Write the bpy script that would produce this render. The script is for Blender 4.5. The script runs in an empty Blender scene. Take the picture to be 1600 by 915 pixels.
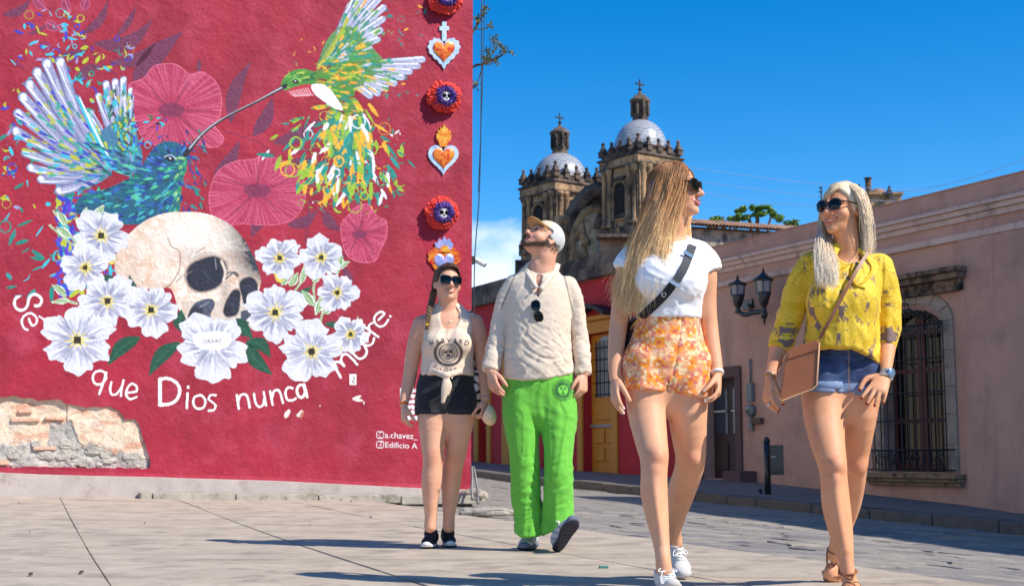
import bpy, bmesh, math, random, time
import numpy as np
from mathutils import Vector, Matrix
from mathutils.bvhtree import BVHTree
import openvdb
T0 = time.time()
random.seed(7)
RNG = np.random.default_rng(11)
SC = bpy.context.scene
COL = SC.collection
# ------------------------------------------------------------------ camera
F = 2100.0            # focal length in photograph pixels (1600 wide)
YH = 715.0            # eye level row
CH = 0.52             # camera height
PITCH = math.atan((YH - 457.5) / F)
cam_d = bpy.data.cameras.new('camera')
cam = bpy.data.objects.new('camera', cam_d)
COL.objects.link(cam)
cam.location = (0, 0, CH)
cam.rotation_euler = (math.pi / 2 + PITCH, 0, 0)
cam_d.sensor_width = 36
cam_d.lens = F * 36 / 1600
cam_d.clip_start = 0.05
cam_d.clip_end = 5000
cam_d.dof.use_dof = True
cam_d.dof.focus_distance = 6.0
cam_d.dof.aperture_fstop = 9.0
SC.camera = cam
# ------------------------------------------------------------------ sun, sky, exposure
SUN_EL, SUN_SIDE = math.radians(44), math.radians(27)
SUN = Vector((math.cos(SUN_EL) * math.cos(SUN_SIDE), -math.cos(SUN_EL) * math.sin(SUN_SIDE), math.sin(SUN_EL)))
ld = bpy.data.lights.new('sun', 'SUN')
ld.energy = 5.0
ld.angle = math.radians(0.53)
ld.color = (1.0, 0.945, 0.86)
lo = bpy.data.objects.new('sun', ld)
COL.objects.link(lo)
lo.rotation_euler = (-SUN).to_track_quat('-Z', 'Y').to_euler()
lo.location = (20, -10, 30)
W = bpy.data.worlds.new('World')
SC.world = W
W.use_nodes = True
nt = W.node_tree
for n in list(nt.nodes): nt.nodes.remove(n)
def N(tree, kind, **kw):
    n = tree.nodes.new(kind)
    for k, v in kw.items():
        if k == 'ins':
            for kk, vv in v.items(): n.inputs[kk].default_value = vv
        else: setattr(n, k, v)
    return n
def Lk(tree, a, b): tree.links.new(a, b)
sky = N(nt, 'ShaderNodeTexSky', sky_type='NISHITA', sun_disc=False, sun_elevation=SUN_EL,
        sun_rotation=math.atan2(SUN.x, SUN.y), altitude=1600, air_density=1.0, dust_density=0.45, ozone_density=3.5)
hs = N(nt, 'ShaderNodeHueSaturation', ins={'Saturation': 1.42, 'Value': 1.12, 'Hue': 0.5})
Lk(nt, sky.outputs[0], hs.inputs['Color'])
# a bank of fair-weather cloud low over the street
geo = N(nt, 'ShaderNodeTexCoord')
sep = N(nt, 'ShaderNodeSeparateXYZ')
Lk(nt, geo.outputs['Generated'], sep.inputs[0])
mp = N(nt, 'ShaderNodeMapping', ins={'Scale': (9, 9, 15), 'Location': (0.42, 0.3, 0.55)})
Lk(nt, geo.outputs['Generated'], mp.inputs[0])
nz = N(nt, 'ShaderNodeTexNoise', ins={'Scale': 1.0, 'Detail': 8, 'Roughness': 0.55})
Lk(nt, mp.outputs[0], nz.inputs['Vector'])
r1 = N(nt, 'ShaderNodeMapRange', ins={'From Min': 0.210, 'From Max': 0.165, 'To Min': -0.35, 'To Max': 0.17})
Lk(nt, sep.outputs['Z'], r1.inputs['Value'])
r1x = N(nt, 'ShaderNodeMapRange', ins={'From Min': 0.0, 'From Max': 0.16, 'To Min': 0.0, 'To Max': -0.5})
Lk(nt, sep.outputs['X'], r1x.inputs['Value'])
ad = N(nt, 'ShaderNodeMath', operation='ADD')
Lk(nt, nz.outputs['Fac'], ad.inputs[0]); Lk(nt, r1.outputs[0], ad.inputs[1])
ad2 = N(nt, 'ShaderNodeMath', operation='ADD')
Lk(nt, ad.outputs[0], ad2.inputs[0]); Lk(nt, r1x.outputs[0], ad2.inputs[1])
r2 = N(nt, 'ShaderNodeMapRange', ins={'From Min': 0.45, 'From Max': 0.68, 'To Min': 0.0, 'To Max': 0.92})
Lk(nt, ad2.outputs[0], r2.inputs['Value'])
mx = N(nt, 'ShaderNodeMixRGB', ins={'Color2': (6.2, 6.9, 8.2, 1)})
Lk(nt, r2.outputs[0], mx.inputs['Fac']); Lk(nt, hs.outputs[0], mx.inputs['Color1'])
bg = N(nt, 'ShaderNodeBackground', ins={'Strength': 0.15})
Lk(nt, mx.outputs[0], bg.inputs['Color'])
wo = N(nt, 'ShaderNodeOutputWorld')
Lk(nt, bg.outputs[0], wo.inputs['Surface'])
SC.view_settings.view_transform = 'Standard'
SC.view_settings.look = 'None'
SC.view_settings.exposure = 0.2
SC.view_settings.gamma = 1
SC.cycles.max_bounces = 6
SC.cycles.transparent_max_bounces = 6
SC.cycles.use_denoising = True
# ------------------------------------------------------------------ picture geometry helpers
CP, SP = math.cos(PITCH), math.sin(PITCH)
def ray(px, py):
    u, v = (px - 800) / F, (457.5 - py) / F
    return np.array([u, CP - v * SP, SP + v * CP])
ORG = np.array([0, 0, CH])
def P(px, py, Y):
    r = ray(px, py); return ORG + r * (Y / r[1])
def Gz(px, py, z=0.0):
    r = ray(px, py); return ORG + r * ((z - CH) / r[2])
def on_plane(px, py, p0, n):
    r = ray(px, py); p0 = np.asarray(p0); n = np.asarray(n)
    return ORG + r * (np.dot(p0 - ORG, n) / np.dot(r, n))
def lin(c):
    c = np.asarray(c, float) / 255.0
    return np.where(c <= 0.04045, c / 12.92, ((c + 0.055) / 1.055) ** 2.4)
# ------------------------------------------------------------------ noise (numpy)
def _h(ix, iy, iz, seed):
    n = (ix * 374761393 + iy * 668265263 + iz * 1274126177 + seed * 974634777) & 0xffffffff
    n = ((n ^ (n >> 13)) * 1103515245) & 0xffffffff
    n = ((n ^ (n >> 16)) * 2246822519) & 0xffffffff
    return ((n ^ (n >> 15)) & 0xffff) / 65535.0
def vnoise(p, seed=0):
    p = np.asarray(p, float)
    i = np.floor(p).astype(np.int64); f = p - i; f = f * f * f * (f * (f * 6 - 15) + 10)
    x, y, z = i[..., 0], i[..., 1], i[..., 2]; u, v, w = f[..., 0], f[..., 1], f[..., 2]
    def L(a, b, t): return a + (b - a) * t
    return L(L(L(_h(x, y, z, seed), _h(x+1, y, z, seed), u), L(_h(x, y+1, z, seed), _h(x+1, y+1, z, seed), u), v),
             L(L(_h(x, y, z+1, seed), _h(x+1, y, z+1, seed), u), L(_h(x, y+1, z+1, seed), _h(x+1, y+1, z+1, seed), u), v), w)
def fbm(p, o=4, seed=0):
    s = 0; a = 0.5; t = 0; p = np.asarray(p, float)
    for k in range(o):
        s = s + a * vnoise(p, seed + k); t += a; a *= 0.5; p = p * 2.03
    return s / t
# ------------------------------------------------------------------ objects
def props(o, label=None, cat=None, group=None, kind=None):
    if label: o['label'] = label
    if cat: o['category'] = cat
    if group: o['group'] = group
    if kind: o['kind'] = kind
    return o
def thing(name, loc, label, cat, group=None):
    o = bpy.data.objects.new(name, None); COL.objects.link(o)
    o.location = Vector([float(c) for c in loc]); o.empty_display_size = 0.1
    return props(o, label, cat, group)
def wloc(o):
    v = Vector((0, 0, 0))
    while o is not None: v = v + o.location; o = o.parent
    return v
def mesh_np(name, V, Fc, cols=None, smooth=False):
    me = bpy.data.meshes.new(name)
    V = np.ascontiguousarray(V, dtype=np.float32)
    if isinstance(Fc, np.ndarray):
        nf, k = Fc.shape; flat = Fc.ravel().astype(np.int32); st = np.arange(nf, dtype=np.int32) * k; tot = np.full(nf, k, np.int32)
    else:
        tot = np.array([len(f) for f in Fc], np.int32); nf = len(Fc)
        flat = np.array([i for f in Fc for i in f], np.int32); st = np.concatenate([[0], np.cumsum(tot)[:-1]]).astype(np.int32)
    me.vertices.add(len(V)); me.vertices.foreach_set('co', V.ravel())
    me.loops.add(len(flat)); me.loops.foreach_set('vertex_index', flat)
    me.polygons.add(nf); me.polygons.foreach_set('loop_start', st); me.polygons.foreach_set('loop_total', tot)
    me.update(calc_edges=True); me.validate()
    if cols is not None:
        c = np.ones((len(V), 4), np.float32); c[:, :3] = cols
        a = me.color_attributes.new('Col', 'FLOAT_COLOR', 'POINT'); a.data.foreach_set('color', c.ravel())
    me.polygons.foreach_set('use_smooth', np.full(nf, bool(smooth)))
    return me
def put(name, me, mat, parent=None, loc=None, **pr):
    """link a mesh whose vertices are in world coordinates"""
    o = bpy.data.objects.new(name, me); COL.objects.link(o)
    if mat is not None and not me.materials: me.materials.append(mat)
    base = wloc(parent) if parent is not None else Vector([float(c) for c in (loc if loc is not None else (0, 0, 0))])
    if base.length > 0: me.transform(Matrix.Translation(-base))
    if parent is not None: o.parent = parent
    else: o.location = base
    return props(o, **pr)
class MB:
    """collects shapes into one mesh (world coordinates)"""
    def __init__(s): s.v = []; s.f = []; s.c = []
    def add(s, v, f, c=None):
        b = len(s.v); s.v.extend([tuple(map(float, q)) for q in v]); s.f.extend([tuple(int(i) + b for i in q) for q in f])
        s.c.extend([tuple(c) if c is not None else (1, 1, 1)] * len(v)); return s
    def box(s, c, size, ax=None, col=None):
        ax = np.eye(3) if ax is None else np.asarray(ax, float); h = np.asarray(size, float) / 2; c = np.asarray(c, float)
        v = [c + ax[0]*h[0]*i + ax[1]*h[1]*j + ax[2]*h[2]*k for k in (-1, 1) for j in (-1, 1) for i in (-1, 1)]
        f = [(0,2,3,1),(4,5,7,6),(0,1,5,4),(2,6,7,3),(0,4,6,2),(1,3,7,5)]
        if np.dot(np.cross(ax[0], ax[1]), ax[2]) < 0: f = [q[::-1] for q in f]
        return s.add(v, f, col)
    def tube(s, pts, r, n=8, col=None, cap=True):
        pts = [np.asarray(p, float) for p in pts]; r = [r] * len(pts) if np.isscalar(r) else r
        v = []; f = []; prev = None
        for i, p in enumerate(pts):
            t = pts[min(i+1, len(pts)-1)] - pts[max(i-1, 0)]; t = t / (np.linalg.norm(t) + 1e-9)
            a = prev - t*np.dot(prev, t) if prev is not None else np.cross(t, [0, 0, 1] if abs(t[2]) < .9 else [1, 0, 0])
            a = a / (np.linalg.norm(a) + 1e-9); prev = a; b = np.cross(t, a)
            for k in range(n):
                q = 2*math.pi*k/n; v.append(p + (a*math.cos(q) + b*math.sin(q))*r[i])
        for i in range(len(pts)-1):
            for k in range(n): f.append((i*n+k, i*n+(k+1) % n, (i+1)*n+(k+1) % n, (i+1)*n+k))
        if cap: f.append(tuple(range(n))[::-1]); f.append(tuple(range((len(pts)-1)*n, len(pts)*n)))
        return s.add(v, f, col)
    def lathe(s, c, prof, n=16, col=None, ax=None, sx=1, sy=1, rot=0):
        """prof: (radius, height) pairs; ax rows = x, y, up"""
        ax = np.eye(3) if ax is None else np.asarray(ax, float); c = np.asarray(c, float); v = []; f = []
        for (r, h) in prof:
            for k in range(n):
                q = 2*math.pi*k/n + rot; v.append(c + ax[0]*math.cos(q)*r*sx + ax[1]*math.sin(q)*r*sy + ax[2]*h)
        m = len(prof)
        for i in range(m-1):
            for k in range(n): f.append((i*n+k, i*n+(k+1) % n, (i+1)*n+(k+1) % n, (i+1)*n+k))
        f.append(tuple(range(n))[::-1]); f.append(tuple(range((m-1)*n, m*n)))
        return s.add(v, f, col)
    def prism(s, pts, d, col=None):
        """closed polygon pts (3D) extruded by vector d"""
        pts = [np.asarray(p, float) for p in pts]; d = np.asarray(d, float); n = len(pts)
        v = pts + [p + d for p in pts]; f = [tuple(range(n))[::-1], tuple(range(n, 2*n))] + [(i, (i+1) % n, n+(i+1) % n, n+i) for i in range(n)]
        nn = sum((np.cross(pts[i]-pts[0], pts[(i+1) % n]-pts[0]) for i in range(1, n-1)), np.zeros(3))
        if np.dot(nn, d) < 0: f = [q[::-1] for q in f]
        return s.add(v, f, col)
    def mesh(s, name, smooth=False): return mesh_np(name, np.array(s.v), s.f, np.array(s.c), smooth)
    def build(s, name, mat, parent=None, smooth=False, bevel=0, loc=None, **pr):
        me = s.mesh(name, smooth)
        if bevel:
            bm = bmesh.new(); bm.from_mesh(me)
            bmesh.ops.remove_doubles(bm, verts=bm.verts, dist=1e-5)
            ed = [e for e in bm.edges if len(e.link_faces) == 2 and e.calc_face_angle(0) > 0.5]
            bmesh.ops.bevel(bm, geom=ed, offset=bevel, segments=2, profile=0.6, affect='EDGES', clamp_overlap=True)
            bm.to_mesh(me); bm.free()
        return put(name, me, mat, parent, loc, **pr)
def copy_tree(root, **pr):
    r = root.copy(); COL.objects.link(r)
    for ch in list(root.children):
        c = ch.copy(); COL.objects.link(c); c.parent = r
        for g in list(ch.children):
            d = g.copy(); COL.objects.link(d); d.parent = c
    return props(r, **pr)
# ------------------------------------------------------------------ materials
MATS = {}
def mat(name, col=(.5, .5, .5), rough=.7, vcol=False, var=0.0, scale=6, bump=0.0, bscale=40, bdist=0.01, metal=0, spec=.5,
        sss=0, trans=0, dark=None, dscale=1.2, dmin=.55, dmax=.75, coat=0, sheen=0, aniso=None, bump2=None, streak=None, spots=None):
    """procedural paint/stone/cloth: base colour (or vertex colour) x noise, with bump; dark = weathering colour mixed by noise"""
    if name in MATS: return MATS[name]
    m = bpy.data.materials.new(name); m.use_nodes = True; t = m.node_tree
    b = t.nodes['Principled BSDF']
    b.inputs['Roughness'].default_value = rough; b.inputs['Metallic'].default_value = metal
    b.inputs['Specular IOR Level'].default_value = spec
    if sss: b.inputs['Subsurface Weight'].default_value = sss; b.inputs['Subsurface Radius'].default_value = (.012, .004, .002); b.inputs['Subsurface Scale'].default_value = 1.0
    if trans: b.inputs['Transmission Weight'].default_value = trans
    if coat: b.inputs['Coat Weight'].default_value = coat
    if sheen: b.inputs['Sheen Weight'].default_value = sheen
    g = N(t, 'ShaderNodeNewGeometry')
    pos = g.outputs['Position']
    if aniso:
        mpn = N(t, 'ShaderNodeMapping', ins={'Scale': aniso}); Lk(t, pos, mpn.inputs[0]); apos = mpn.outputs[0]
    else: apos = pos
    if vcol:
        a = N(t, 'ShaderNodeAttribute', attribute_name='Col'); cur = a.outputs['Color']
    else:
        rgb = N(t, 'ShaderNodeRGB'); rgb.outputs[0].default_value = (*col, 1); cur = rgb.outputs[0]
    if var:
        nz = N(t, 'ShaderNodeTexNoise', ins={'Scale': scale, 'Detail': 6, 'Roughness': .62}); Lk(t, pos, nz.inputs['Vector'])
        mr = N(t, 'ShaderNodeMapRange', ins={'From Min': .3, 'From Max': .7, 'To Min': 1 - var, 'To Max': 1 + var}); Lk(t, nz.outputs['Fac'], mr.inputs['Value'])
        mm = N(t, 'ShaderNodeVectorMath', operation='SCALE'); Lk(t, cur, mm.inputs[0]); Lk(t, mr.outputs[0], mm.inputs['Scale']); cur = mm.outputs[0]
    if dark is not None:
        nz = N(t, 'ShaderNodeTexNoise', ins={'Scale': dscale, 'Detail': 9, 'Roughness': .68}); Lk(t, pos, nz.inputs['Vector'])
        mr = N(t, 'ShaderNodeMapRange', ins={'From Min': dmin, 'From Max': dmax, 'To Min': 0, 'To Max': 1}); Lk(t, nz.outputs['Fac'], mr.inputs['Value'])
        mix = N(t, 'ShaderNodeMixRGB', ins={'Color2': (*dark, 1)}); Lk(t, mr.outputs[0], mix.inputs['Fac']); Lk(t, cur, mix.inputs['Color1']); cur = mix.outputs[0]
    if streak is not None:
        mp_ = N(t, 'ShaderNodeMapping', ins={'Scale': streak[1]}); Lk(t, pos, mp_.inputs[0]); nz = N(t, 'ShaderNodeTexNoise', ins={'Scale': 1, 'Detail': 10, 'Roughness': .7}); Lk(t, mp_.outputs[0], nz.inputs['Vector'])
        mr = N(t, 'ShaderNodeMapRange', ins={'From Min': streak[2], 'From Max': streak[3], 'To Max': .8}); Lk(t, nz.outputs['Fac'], mr.inputs['Value']); mix = N(t, 'ShaderNodeMixRGB', ins={'Color2': (*streak[0], 1)}); Lk(t, mr.outputs[0], mix.inputs['Fac']); Lk(t, cur, mix.inputs['Color1']); cur = mix.outputs[0]
    if spots is not None:
        vo = N(t, 'ShaderNodeTexVoronoi', ins={'Scale': spots[1], 'Randomness': 1}); Lk(t, pos, vo.inputs['Vector']); mr = N(t, 'ShaderNodeMapRange', ins={'From Min': spots[2], 'From Max': spots[2]*.7, 'To Max': .75}); Lk(t, vo.outputs['Distance'], mr.inputs['Value']); mix = N(t, 'ShaderNodeMixRGB', ins={'Color2': (*spots[0], 1)}); Lk(t, mr.outputs[0], mix.inputs['Fac']); Lk(t, cur, mix.inputs['Color1']); cur = mix.outputs[0]
    Lk(t, cur, b.inputs['Base Color'])
    if bump:
        nz = N(t, 'ShaderNodeTexNoise', ins={'Scale': bscale, 'Detail': 7, 'Roughness': .6}); Lk(t, apos, nz.inputs['Vector'])
        h = nz.outputs['Fac']
        if bump2:
            n2 = N(t, 'ShaderNodeTexNoise', ins={'Scale': bump2[0], 'Detail': 5, 'Roughness': .55}); Lk(t, apos, n2.inputs['Vector'])
            ml = N(t, 'ShaderNodeMath', operation='MULTIPLY_ADD', ins={1: bump2[1]}); Lk(t, n2.outputs['Fac'], ml.inputs[0]); Lk(t, h, ml.inputs[2]); h = ml.outputs[0]
        bp = N(t, 'ShaderNodeBump', ins={'Strength': bump, 'Distance': bdist}); Lk(t, h, bp.inputs['Height']); Lk(t, bp.outputs[0], b.inputs['Normal'])
    MATS[name] = m
    return m
# ------------------------------------------------------------------ signed-distance modelling
def smin(a, b, k):
    h = np.maximum(k - np.abs(a - b), 0.0) / k
    return np.minimum(a, b) - h * h * k * 0.25
def catmull(P_, n):
    P_ = np.asarray(P_, float)
    if len(P_) < 3: 
        t = np.linspace(0, 1, n + 1)[:, None]; return P_[0] + (P_[1] - P_[0]) * t
    Q = np.vstack([2*P_[0]-P_[1], P_, 2*P_[-1]-P_[-2]]); out = []
    for i in range(1, len(Q)-2):
        a, b, c, d = Q[i-1], Q[i], Q[i+1], Q[i+2]
        for k in range(n):
            t = k/n
            out.append(.5*((2*b)+(-a+c)*t+(2*a-5*b+4*c-d)*t*t+(-a+3*b-3*c+d)*t**3))
    out.append(Q[-2]); return np.array(out)
class SDF:
    def __init__(s, lo, hi, vox):
        s.vox = vox; s.lo = np.asarray(lo, float); s.n = np.ceil((np.asarray(hi) - s.lo) / vox).astype(int) + 1
        s.d = np.full(s.n, 0.12, np.float32)
    def like(s):
        g = SDF.__new__(SDF); g.vox = s.vox; g.lo = s.lo; g.n = s.n; g.d = np.full(s.n, 0.12, np.float32); return g
    def box(s, a, b):
        i = np.clip(np.floor((np.asarray(a) - s.lo) / s.vox).astype(int), 0, s.n); j = np.clip(np.ceil((np.asarray(b) - s.lo) / s.vox).astype(int) + 1, 0, s.n)
        sl = tuple(slice(p, q) for p, q in zip(i, j))
        ax = [s.lo[k] + np.arange(i[k], j[k], dtype=np.float32) * s.vox for k in range(3)]
        return sl, (ax[0][:, None, None].astype(np.float32), ax[1][None, :, None].astype(np.float32), ax[2][None, None, :].astype(np.float32))
    def put(s, sl, d, k, op):
        c = s.d[sl]
        if op == 'add': s.d[sl] = smin(c, d, k) if k > 0 else np.minimum(c, d)
        elif op == 'sub': s.d[sl] = -smin(-c, d, k) if k > 0 else np.maximum(c, -d)
        elif op == 'and': s.d[sl] = np.maximum(c, d)
    def ell(s, c, r, R=None, k=.01, op='add', pad=.035):
        """ellipsoid; rows of R = local axes"""
        c = np.asarray(c, float); r = np.asarray(r, float) * np.ones(3); m = r.max() + pad + k
        sl, (X, Y, Z) = s.box(c - m, c + m)
        x, y, z = X - c[0], Y - c[1], Z - c[2]
        if R is not None:
            R = np.asarray(R, float); x, y, z = (R[i][0]*x + R[i][1]*y + R[i][2]*z for i in range(3))
        x, y, z = np.broadcast_arrays(x, y, z)
        k0 = np.sqrt((x/r[0])**2 + (y/r[1])**2 + (z/r[2])**2); k1 = np.sqrt((x/r[0]**2)**2 + (y/r[1]**2)**2 + (z/r[2]**2)**2) + 1e-6
        s.put(sl, (k0 * (k0 - 1) / k1).astype(np.float32), k, op); return s
    def tube(s, pts, ra, rb=None, side=(1, 0, 0), k=.01, op='add', sub=3, pad=.03):
        pts = np.asarray(pts, float); ra = np.ones(len(pts)) * ra; rb = ra if rb is None else np.ones(len(pts)) * rb
        S = catmull(np.column_stack([pts, ra, rb]), sub) if sub > 1 else np.column_stack([pts, ra, rb])
        g = s if op == 'add' and k <= .012 else s.like()
        for i in range(len(S) - 1):
            p0, p1 = S[i, :3], S[i+1, :3]; m = max(S[i, 3:].max(), S[i+1, 3:].max()) + pad
            sl, (X, Y, Z) = s.box(np.minimum(p0, p1) - m, np.maximum(p0, p1) + m)
            if 0 in g.d[sl].shape: continue
            ax = p1 - p0; L = np.linalg.norm(ax) + 1e-9; ax = ax / L
            e1 = np.asarray(side, float); e1 = e1 - ax*np.dot(e1, ax); e1 /= np.linalg.norm(e1) + 1e-9; e2 = np.cross(ax, e1)
            x, y, z = X - np.float32(p0[0]), Y - np.float32(p0[1]), Z - np.float32(p0[2])
            tl = ax[0]*x + ax[1]*y + ax[2]*z; t = np.clip(tl / L, 0, 1)
            u = e1[0]*x + e1[1]*y + e1[2]*z; v = e2[0]*x + e2[1]*y + e2[2]*z; w = tl - t*L
            a = S[i, 3] + (S[i+1, 3] - S[i, 3]) * t; b = S[i, 4] + (S[i+1, 4] - S[i, 4]) * t; c = np.minimum(a, b)
            k0 = np.sqrt((u/a)**2 + (v/b)**2 + (w/c)**2); k1 = np.sqrt((u/a**2)**2 + (v/b**2)**2 + (w/c**2)**2) + 1e-5
            d = (k0 * (k0 - 1) / k1).astype(np.float32)
            d = np.where(k0 < 1e-4, -c, d)
            g.d[sl] = np.minimum(g.d[sl], d)
        if g is not s: s.merge(g, k, op)
        return s
    def merge(s, g, k, op='add'):
        if op == 'add': s.d = smin(s.d, g.d, k) if k > 0 else np.minimum(s.d, g.d)
        elif op == 'sub': s.d = -smin(-s.d, g.d, k) if k > 0 else np.maximum(s.d, -g.d)
        return s
    def merge_at(s, g, c, r0, r1, k0, k1):
        """blend radius k0 near point c fading to k1 beyond r1"""
        sl, (X, Y, Z) = s.box(s.lo, s.lo + s.n * s.vox)
        q = np.sqrt((X-c[0])**2 + (Y-c[1])**2 + (Z-c[2])**2)
        k = (k0 + (k1 - k0) * np.clip((q - r0) / (r1 - r0), 0, 1)).astype(np.float32)
        s.d = smin(s.d, g.d, k[tuple(slice(0, m) for m in s.n)]); return s
    def plane(s, p, n, op='and'):
        """keep the side the normal points away from"""
        n = np.asarray(n, float) / np.linalg.norm(n); sl, (X, Y, Z) = s.box(s.lo, s.lo + s.n * s.vox)
        d = (X-p[0])*n[0] + (Y-p[1])*n[1] + (Z-p[2])*n[2]
        s.d = np.maximum(s.d, d[tuple(slice(0, m) for m in s.n)].astype(np.float32)); return s
    def shell(s, t):
        s.d = np.maximum(s.d, -(s.d + t)); return s
    def mesh(s):
        g = openvdb.FloatGrid(0.12); g.copyFromArray(np.ascontiguousarray(s.d, dtype=np.float32), tolerance=0.0)
        V, Q = g.convertToQuads(0.0)
        V = V.astype(float) * s.vox + s.lo
        return V, Q[:, ::-1].astype(np.int32) if FLIPQ else Q.astype(np.int32)
FLIPQ = False
def vnormals(V, Q):
    n = np.cross(V[Q[:, 2]] - V[Q[:, 0]], V[Q[:, 3]] - V[Q[:, 1]]); o = np.zeros_like(V)
    for k in range(4): 
        for c in range(3): o[:, c] += np.bincount(Q[:, k], n[:, c], len(V))
    return o / (np.linalg.norm(o, axis=1, keepdims=True) + 1e-12)
def relax(V, Q, it=1, f=.5):
    for _ in range(it):
        a = np.zeros_like(V); c = np.zeros(len(V))
        for k in range(4):
            i, j = Q[:, k], Q[:, (k+1) % 4]
            for x in range(3): a[:, x] += np.bincount(i, V[j, x], len(V)) + np.bincount(j, V[i, x], len(V))
            c += np.bincount(i, minlength=len(V)) + np.bincount(j, minlength=len(V))
        V = V + f * (a / np.maximum(c, 1)[:, None] - V)
    return V
# ------------------------------------------------------------------ figure building kit
def unit(v): v = np.asarray(v, float); return v / (np.linalg.norm(v) + 1e-12)
def face_axes(yaw, pitch, roll=0):
    a, b, c = (math.radians(q) for q in (yaw, pitch, roll))
    fw = np.array([math.sin(a)*math.cos(b), -math.cos(a)*math.cos(b), math.sin(b)])
    up = unit(np.array([0, 0, 1]) - fw * fw[2]); x = np.cross(fw, up)
    x, up = x*math.cos(c) + up*math.sin(c), up*math.cos(c) - x*math.sin(c)
    return np.array([x, fw, up])
class Fig:
    def __init__(s, Y, vox, lo, hi):
        s.Y = Y; s.vox = vox; s.g = SDF(lo, hi, vox)
    def p(s, px, py, dy=0): return P(px, py, s.Y + dy)
    def st(s, stations):
        pts = np.array([s.p(q[0], q[1], q[2]) for q in stations]); ra = np.array([q[3] * (s.Y + q[2]) / F for q in stations])
        rb = np.array([r * (q[4] if len(q) > 4 else 1) for r, q in zip(ra, stations)]); return pts, ra, rb
    def limb(s, stations, side=(1, 0, 0), k=.008, g=None, grow=0, op='add'):
        pts, ra, rb = s.st(stations); g = s.g if g is None else g
        g.tube(pts, ra + grow, rb + grow, side, k, op); return pts
    def new(s): return s.g.like()
MOUTH = dict(up=[(-.030, .080, -.053), (-.014, .0975, -.0585), (0, .101, -.0590), (.014, .0975, -.0585), (.030, .080, -.053)],
             lo=[(-.029, .079, -.054), (-.015, .0935, -.0705), (0, .0965, -.0735), (.015, .0935, -.0705), (.029, .079, -.054)],
             te=[(-.024, .080, -.057), (-.012, .0885, -.0635), (0, .091, -.0655), (.012, .0885, -.0635), (.024, .080, -.057)])
def head_sdf(g, c, R, sc=1.0, male=False, slim=1.0):
    W_ = lambda q: c + sc * (q[0]*R[0] + q[1]*R[1] + q[2]*R[2])
    E = lambda q, r, k=.012, op='add', RR=R: g.ell(W_(q), np.asarray(r)*sc, RR, k*sc, op)
    def T(pts, r, k=.006, op='add', rb=None): g.tube([W_(q) for q in pts], np.asarray(r)*sc, None if rb is None else np.asarray(rb)*sc, R[2], k*sc, op)
    E((0, -.018, .030), (.0745, .095, .084), .02)
    E((0, .022, -.030), (.0605*slim, .068, .080), .025)
    E((0, .045, -.075), (.040*slim if not male else .045, .040, .036), .02)
    E((0, .073, -.100), (.020 if not male else .024, .018, .016), .018)
    for s_ in (-1, 1):
        E((s_*.043*slim, .052, -.034), (.024, .024, .022), .02)      # cheekbones
        T([(s_*.012, .088, .020), (s_*.034, .080, .024), (s_*.052, .062, .018)], [.009, .009, .008], .012)   # brow
        E((s_*.032, .094, .002), (.019, .012, .011), .012, 'sub')
        E((s_*.032, .0735, .001), (.0125, .0125, .0125), .003)
        T([(s_*.017, .083, .006), (s_*.032, .0885, .0095), (s_*.047, .079, .005)], [.003, .0036, .003], .004)  # lids
        # ear
        ea = [R[0]*s_*.45 + R[1]*.1 + R[2]*0, R[1]*.96 + R[2]*.25, R[2]]; ea = [unit(ea[0]), unit(ea[1]), unit(np.cross(ea[0], ea[1]))]
        E((s_*.074, -.014, -.008), (.0085, .018, .031), .008, 'add', np.array(ea))
        E((s_*.0815, -.008, -.006), (.006, .009, .016), .005, 'sub', np.array(ea))
    T([(0, .083, .016), (0, .096, -.010), (0, .109, -.030)], [.0085, .0085, .0105], .010)
    E((0, .110, -.034), (.011, .011, .0095), .008)
    for s_ in (-1, 1): E((s_*.0115, .0985, -.037), (.0085, .0095, .0075), .006)
    T(MOUTH['up'], [.002, .0036, .0036, .0036, .002], .005)
    T(MOUTH['lo'], [.002, .0042, .0046, .0042, .002], .005)
    # gap between the lips
    T([(-.022, .0865, -.0570), (-.010, .0985, -.0640), (0, .1010, -.0655), (.010, .0985, -.0640), (.022, .0865, -.0570)], [.0015, .0035, .0040, .0035, .0015], .002, 'sub')
    T(MOUTH['te'], [.002, .0035, .004, .0035, .002], .002)
def push_out(paths, hc, R, sc, rng, lift=.03):
    c = np.array([0, -.018, .031]); r = np.array([.0795, .1005, .0895]); q = ((paths - hc) @ R.T)/sc - c; e = np.linalg.norm(q/r, axis=2, keepdims=True); t = 1.0 + rng.random((len(paths), 1, 1))*lift
    return np.where(e < t, ((q*t/np.maximum(e, .2) + c)*sc) @ R + hc, paths)
def mottle(V, C):
    C = mixc(C, np.clip((fbm(V*8, 3, 61) - .42)*2.2, 0, 1)*.26, lin((206, 128, 100))); C = mixc(C, np.clip((fbm(V*9 + 5, 3, 65) - .5)*3, 0, 1)*.18, lin((232, 196, 168))); return mixc(C, (fbm(V*150, 2, 67) > .70)*.08, lin((150, 92, 66)))
def knees(V, C, pts):
    for k in pts:
        d = np.linalg.norm((V - k)*np.array([1, .8, .8]), axis=1); C = mixc(C, np.exp(-(d/.042)**2)*.38, lin((205, 122, 94))); C = mixc(C, np.exp(-(np.linalg.norm(V - k - np.array([0, -.01, -.052]), axis=1)/.022)**2)*.22, lin((168, 100, 72)))
    return C
def seg_dist(q, pts, sub=4):
    pts = catmull(pts, sub); d = np.full(len(q), 9.0)
    for a, b in zip(pts[:-1], pts[1:]):
        ab = b - a; t = np.clip(((q - a) @ ab) / (ab @ ab), 0, 1); d = np.minimum(d, np.linalg.norm(q - a - t[:, None]*ab, axis=1))
    return d
def mixc(c, m, col): m = np.clip(m, 0, 1)[:, None]; return c * (1 - m) + np.asarray(col) * m
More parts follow.
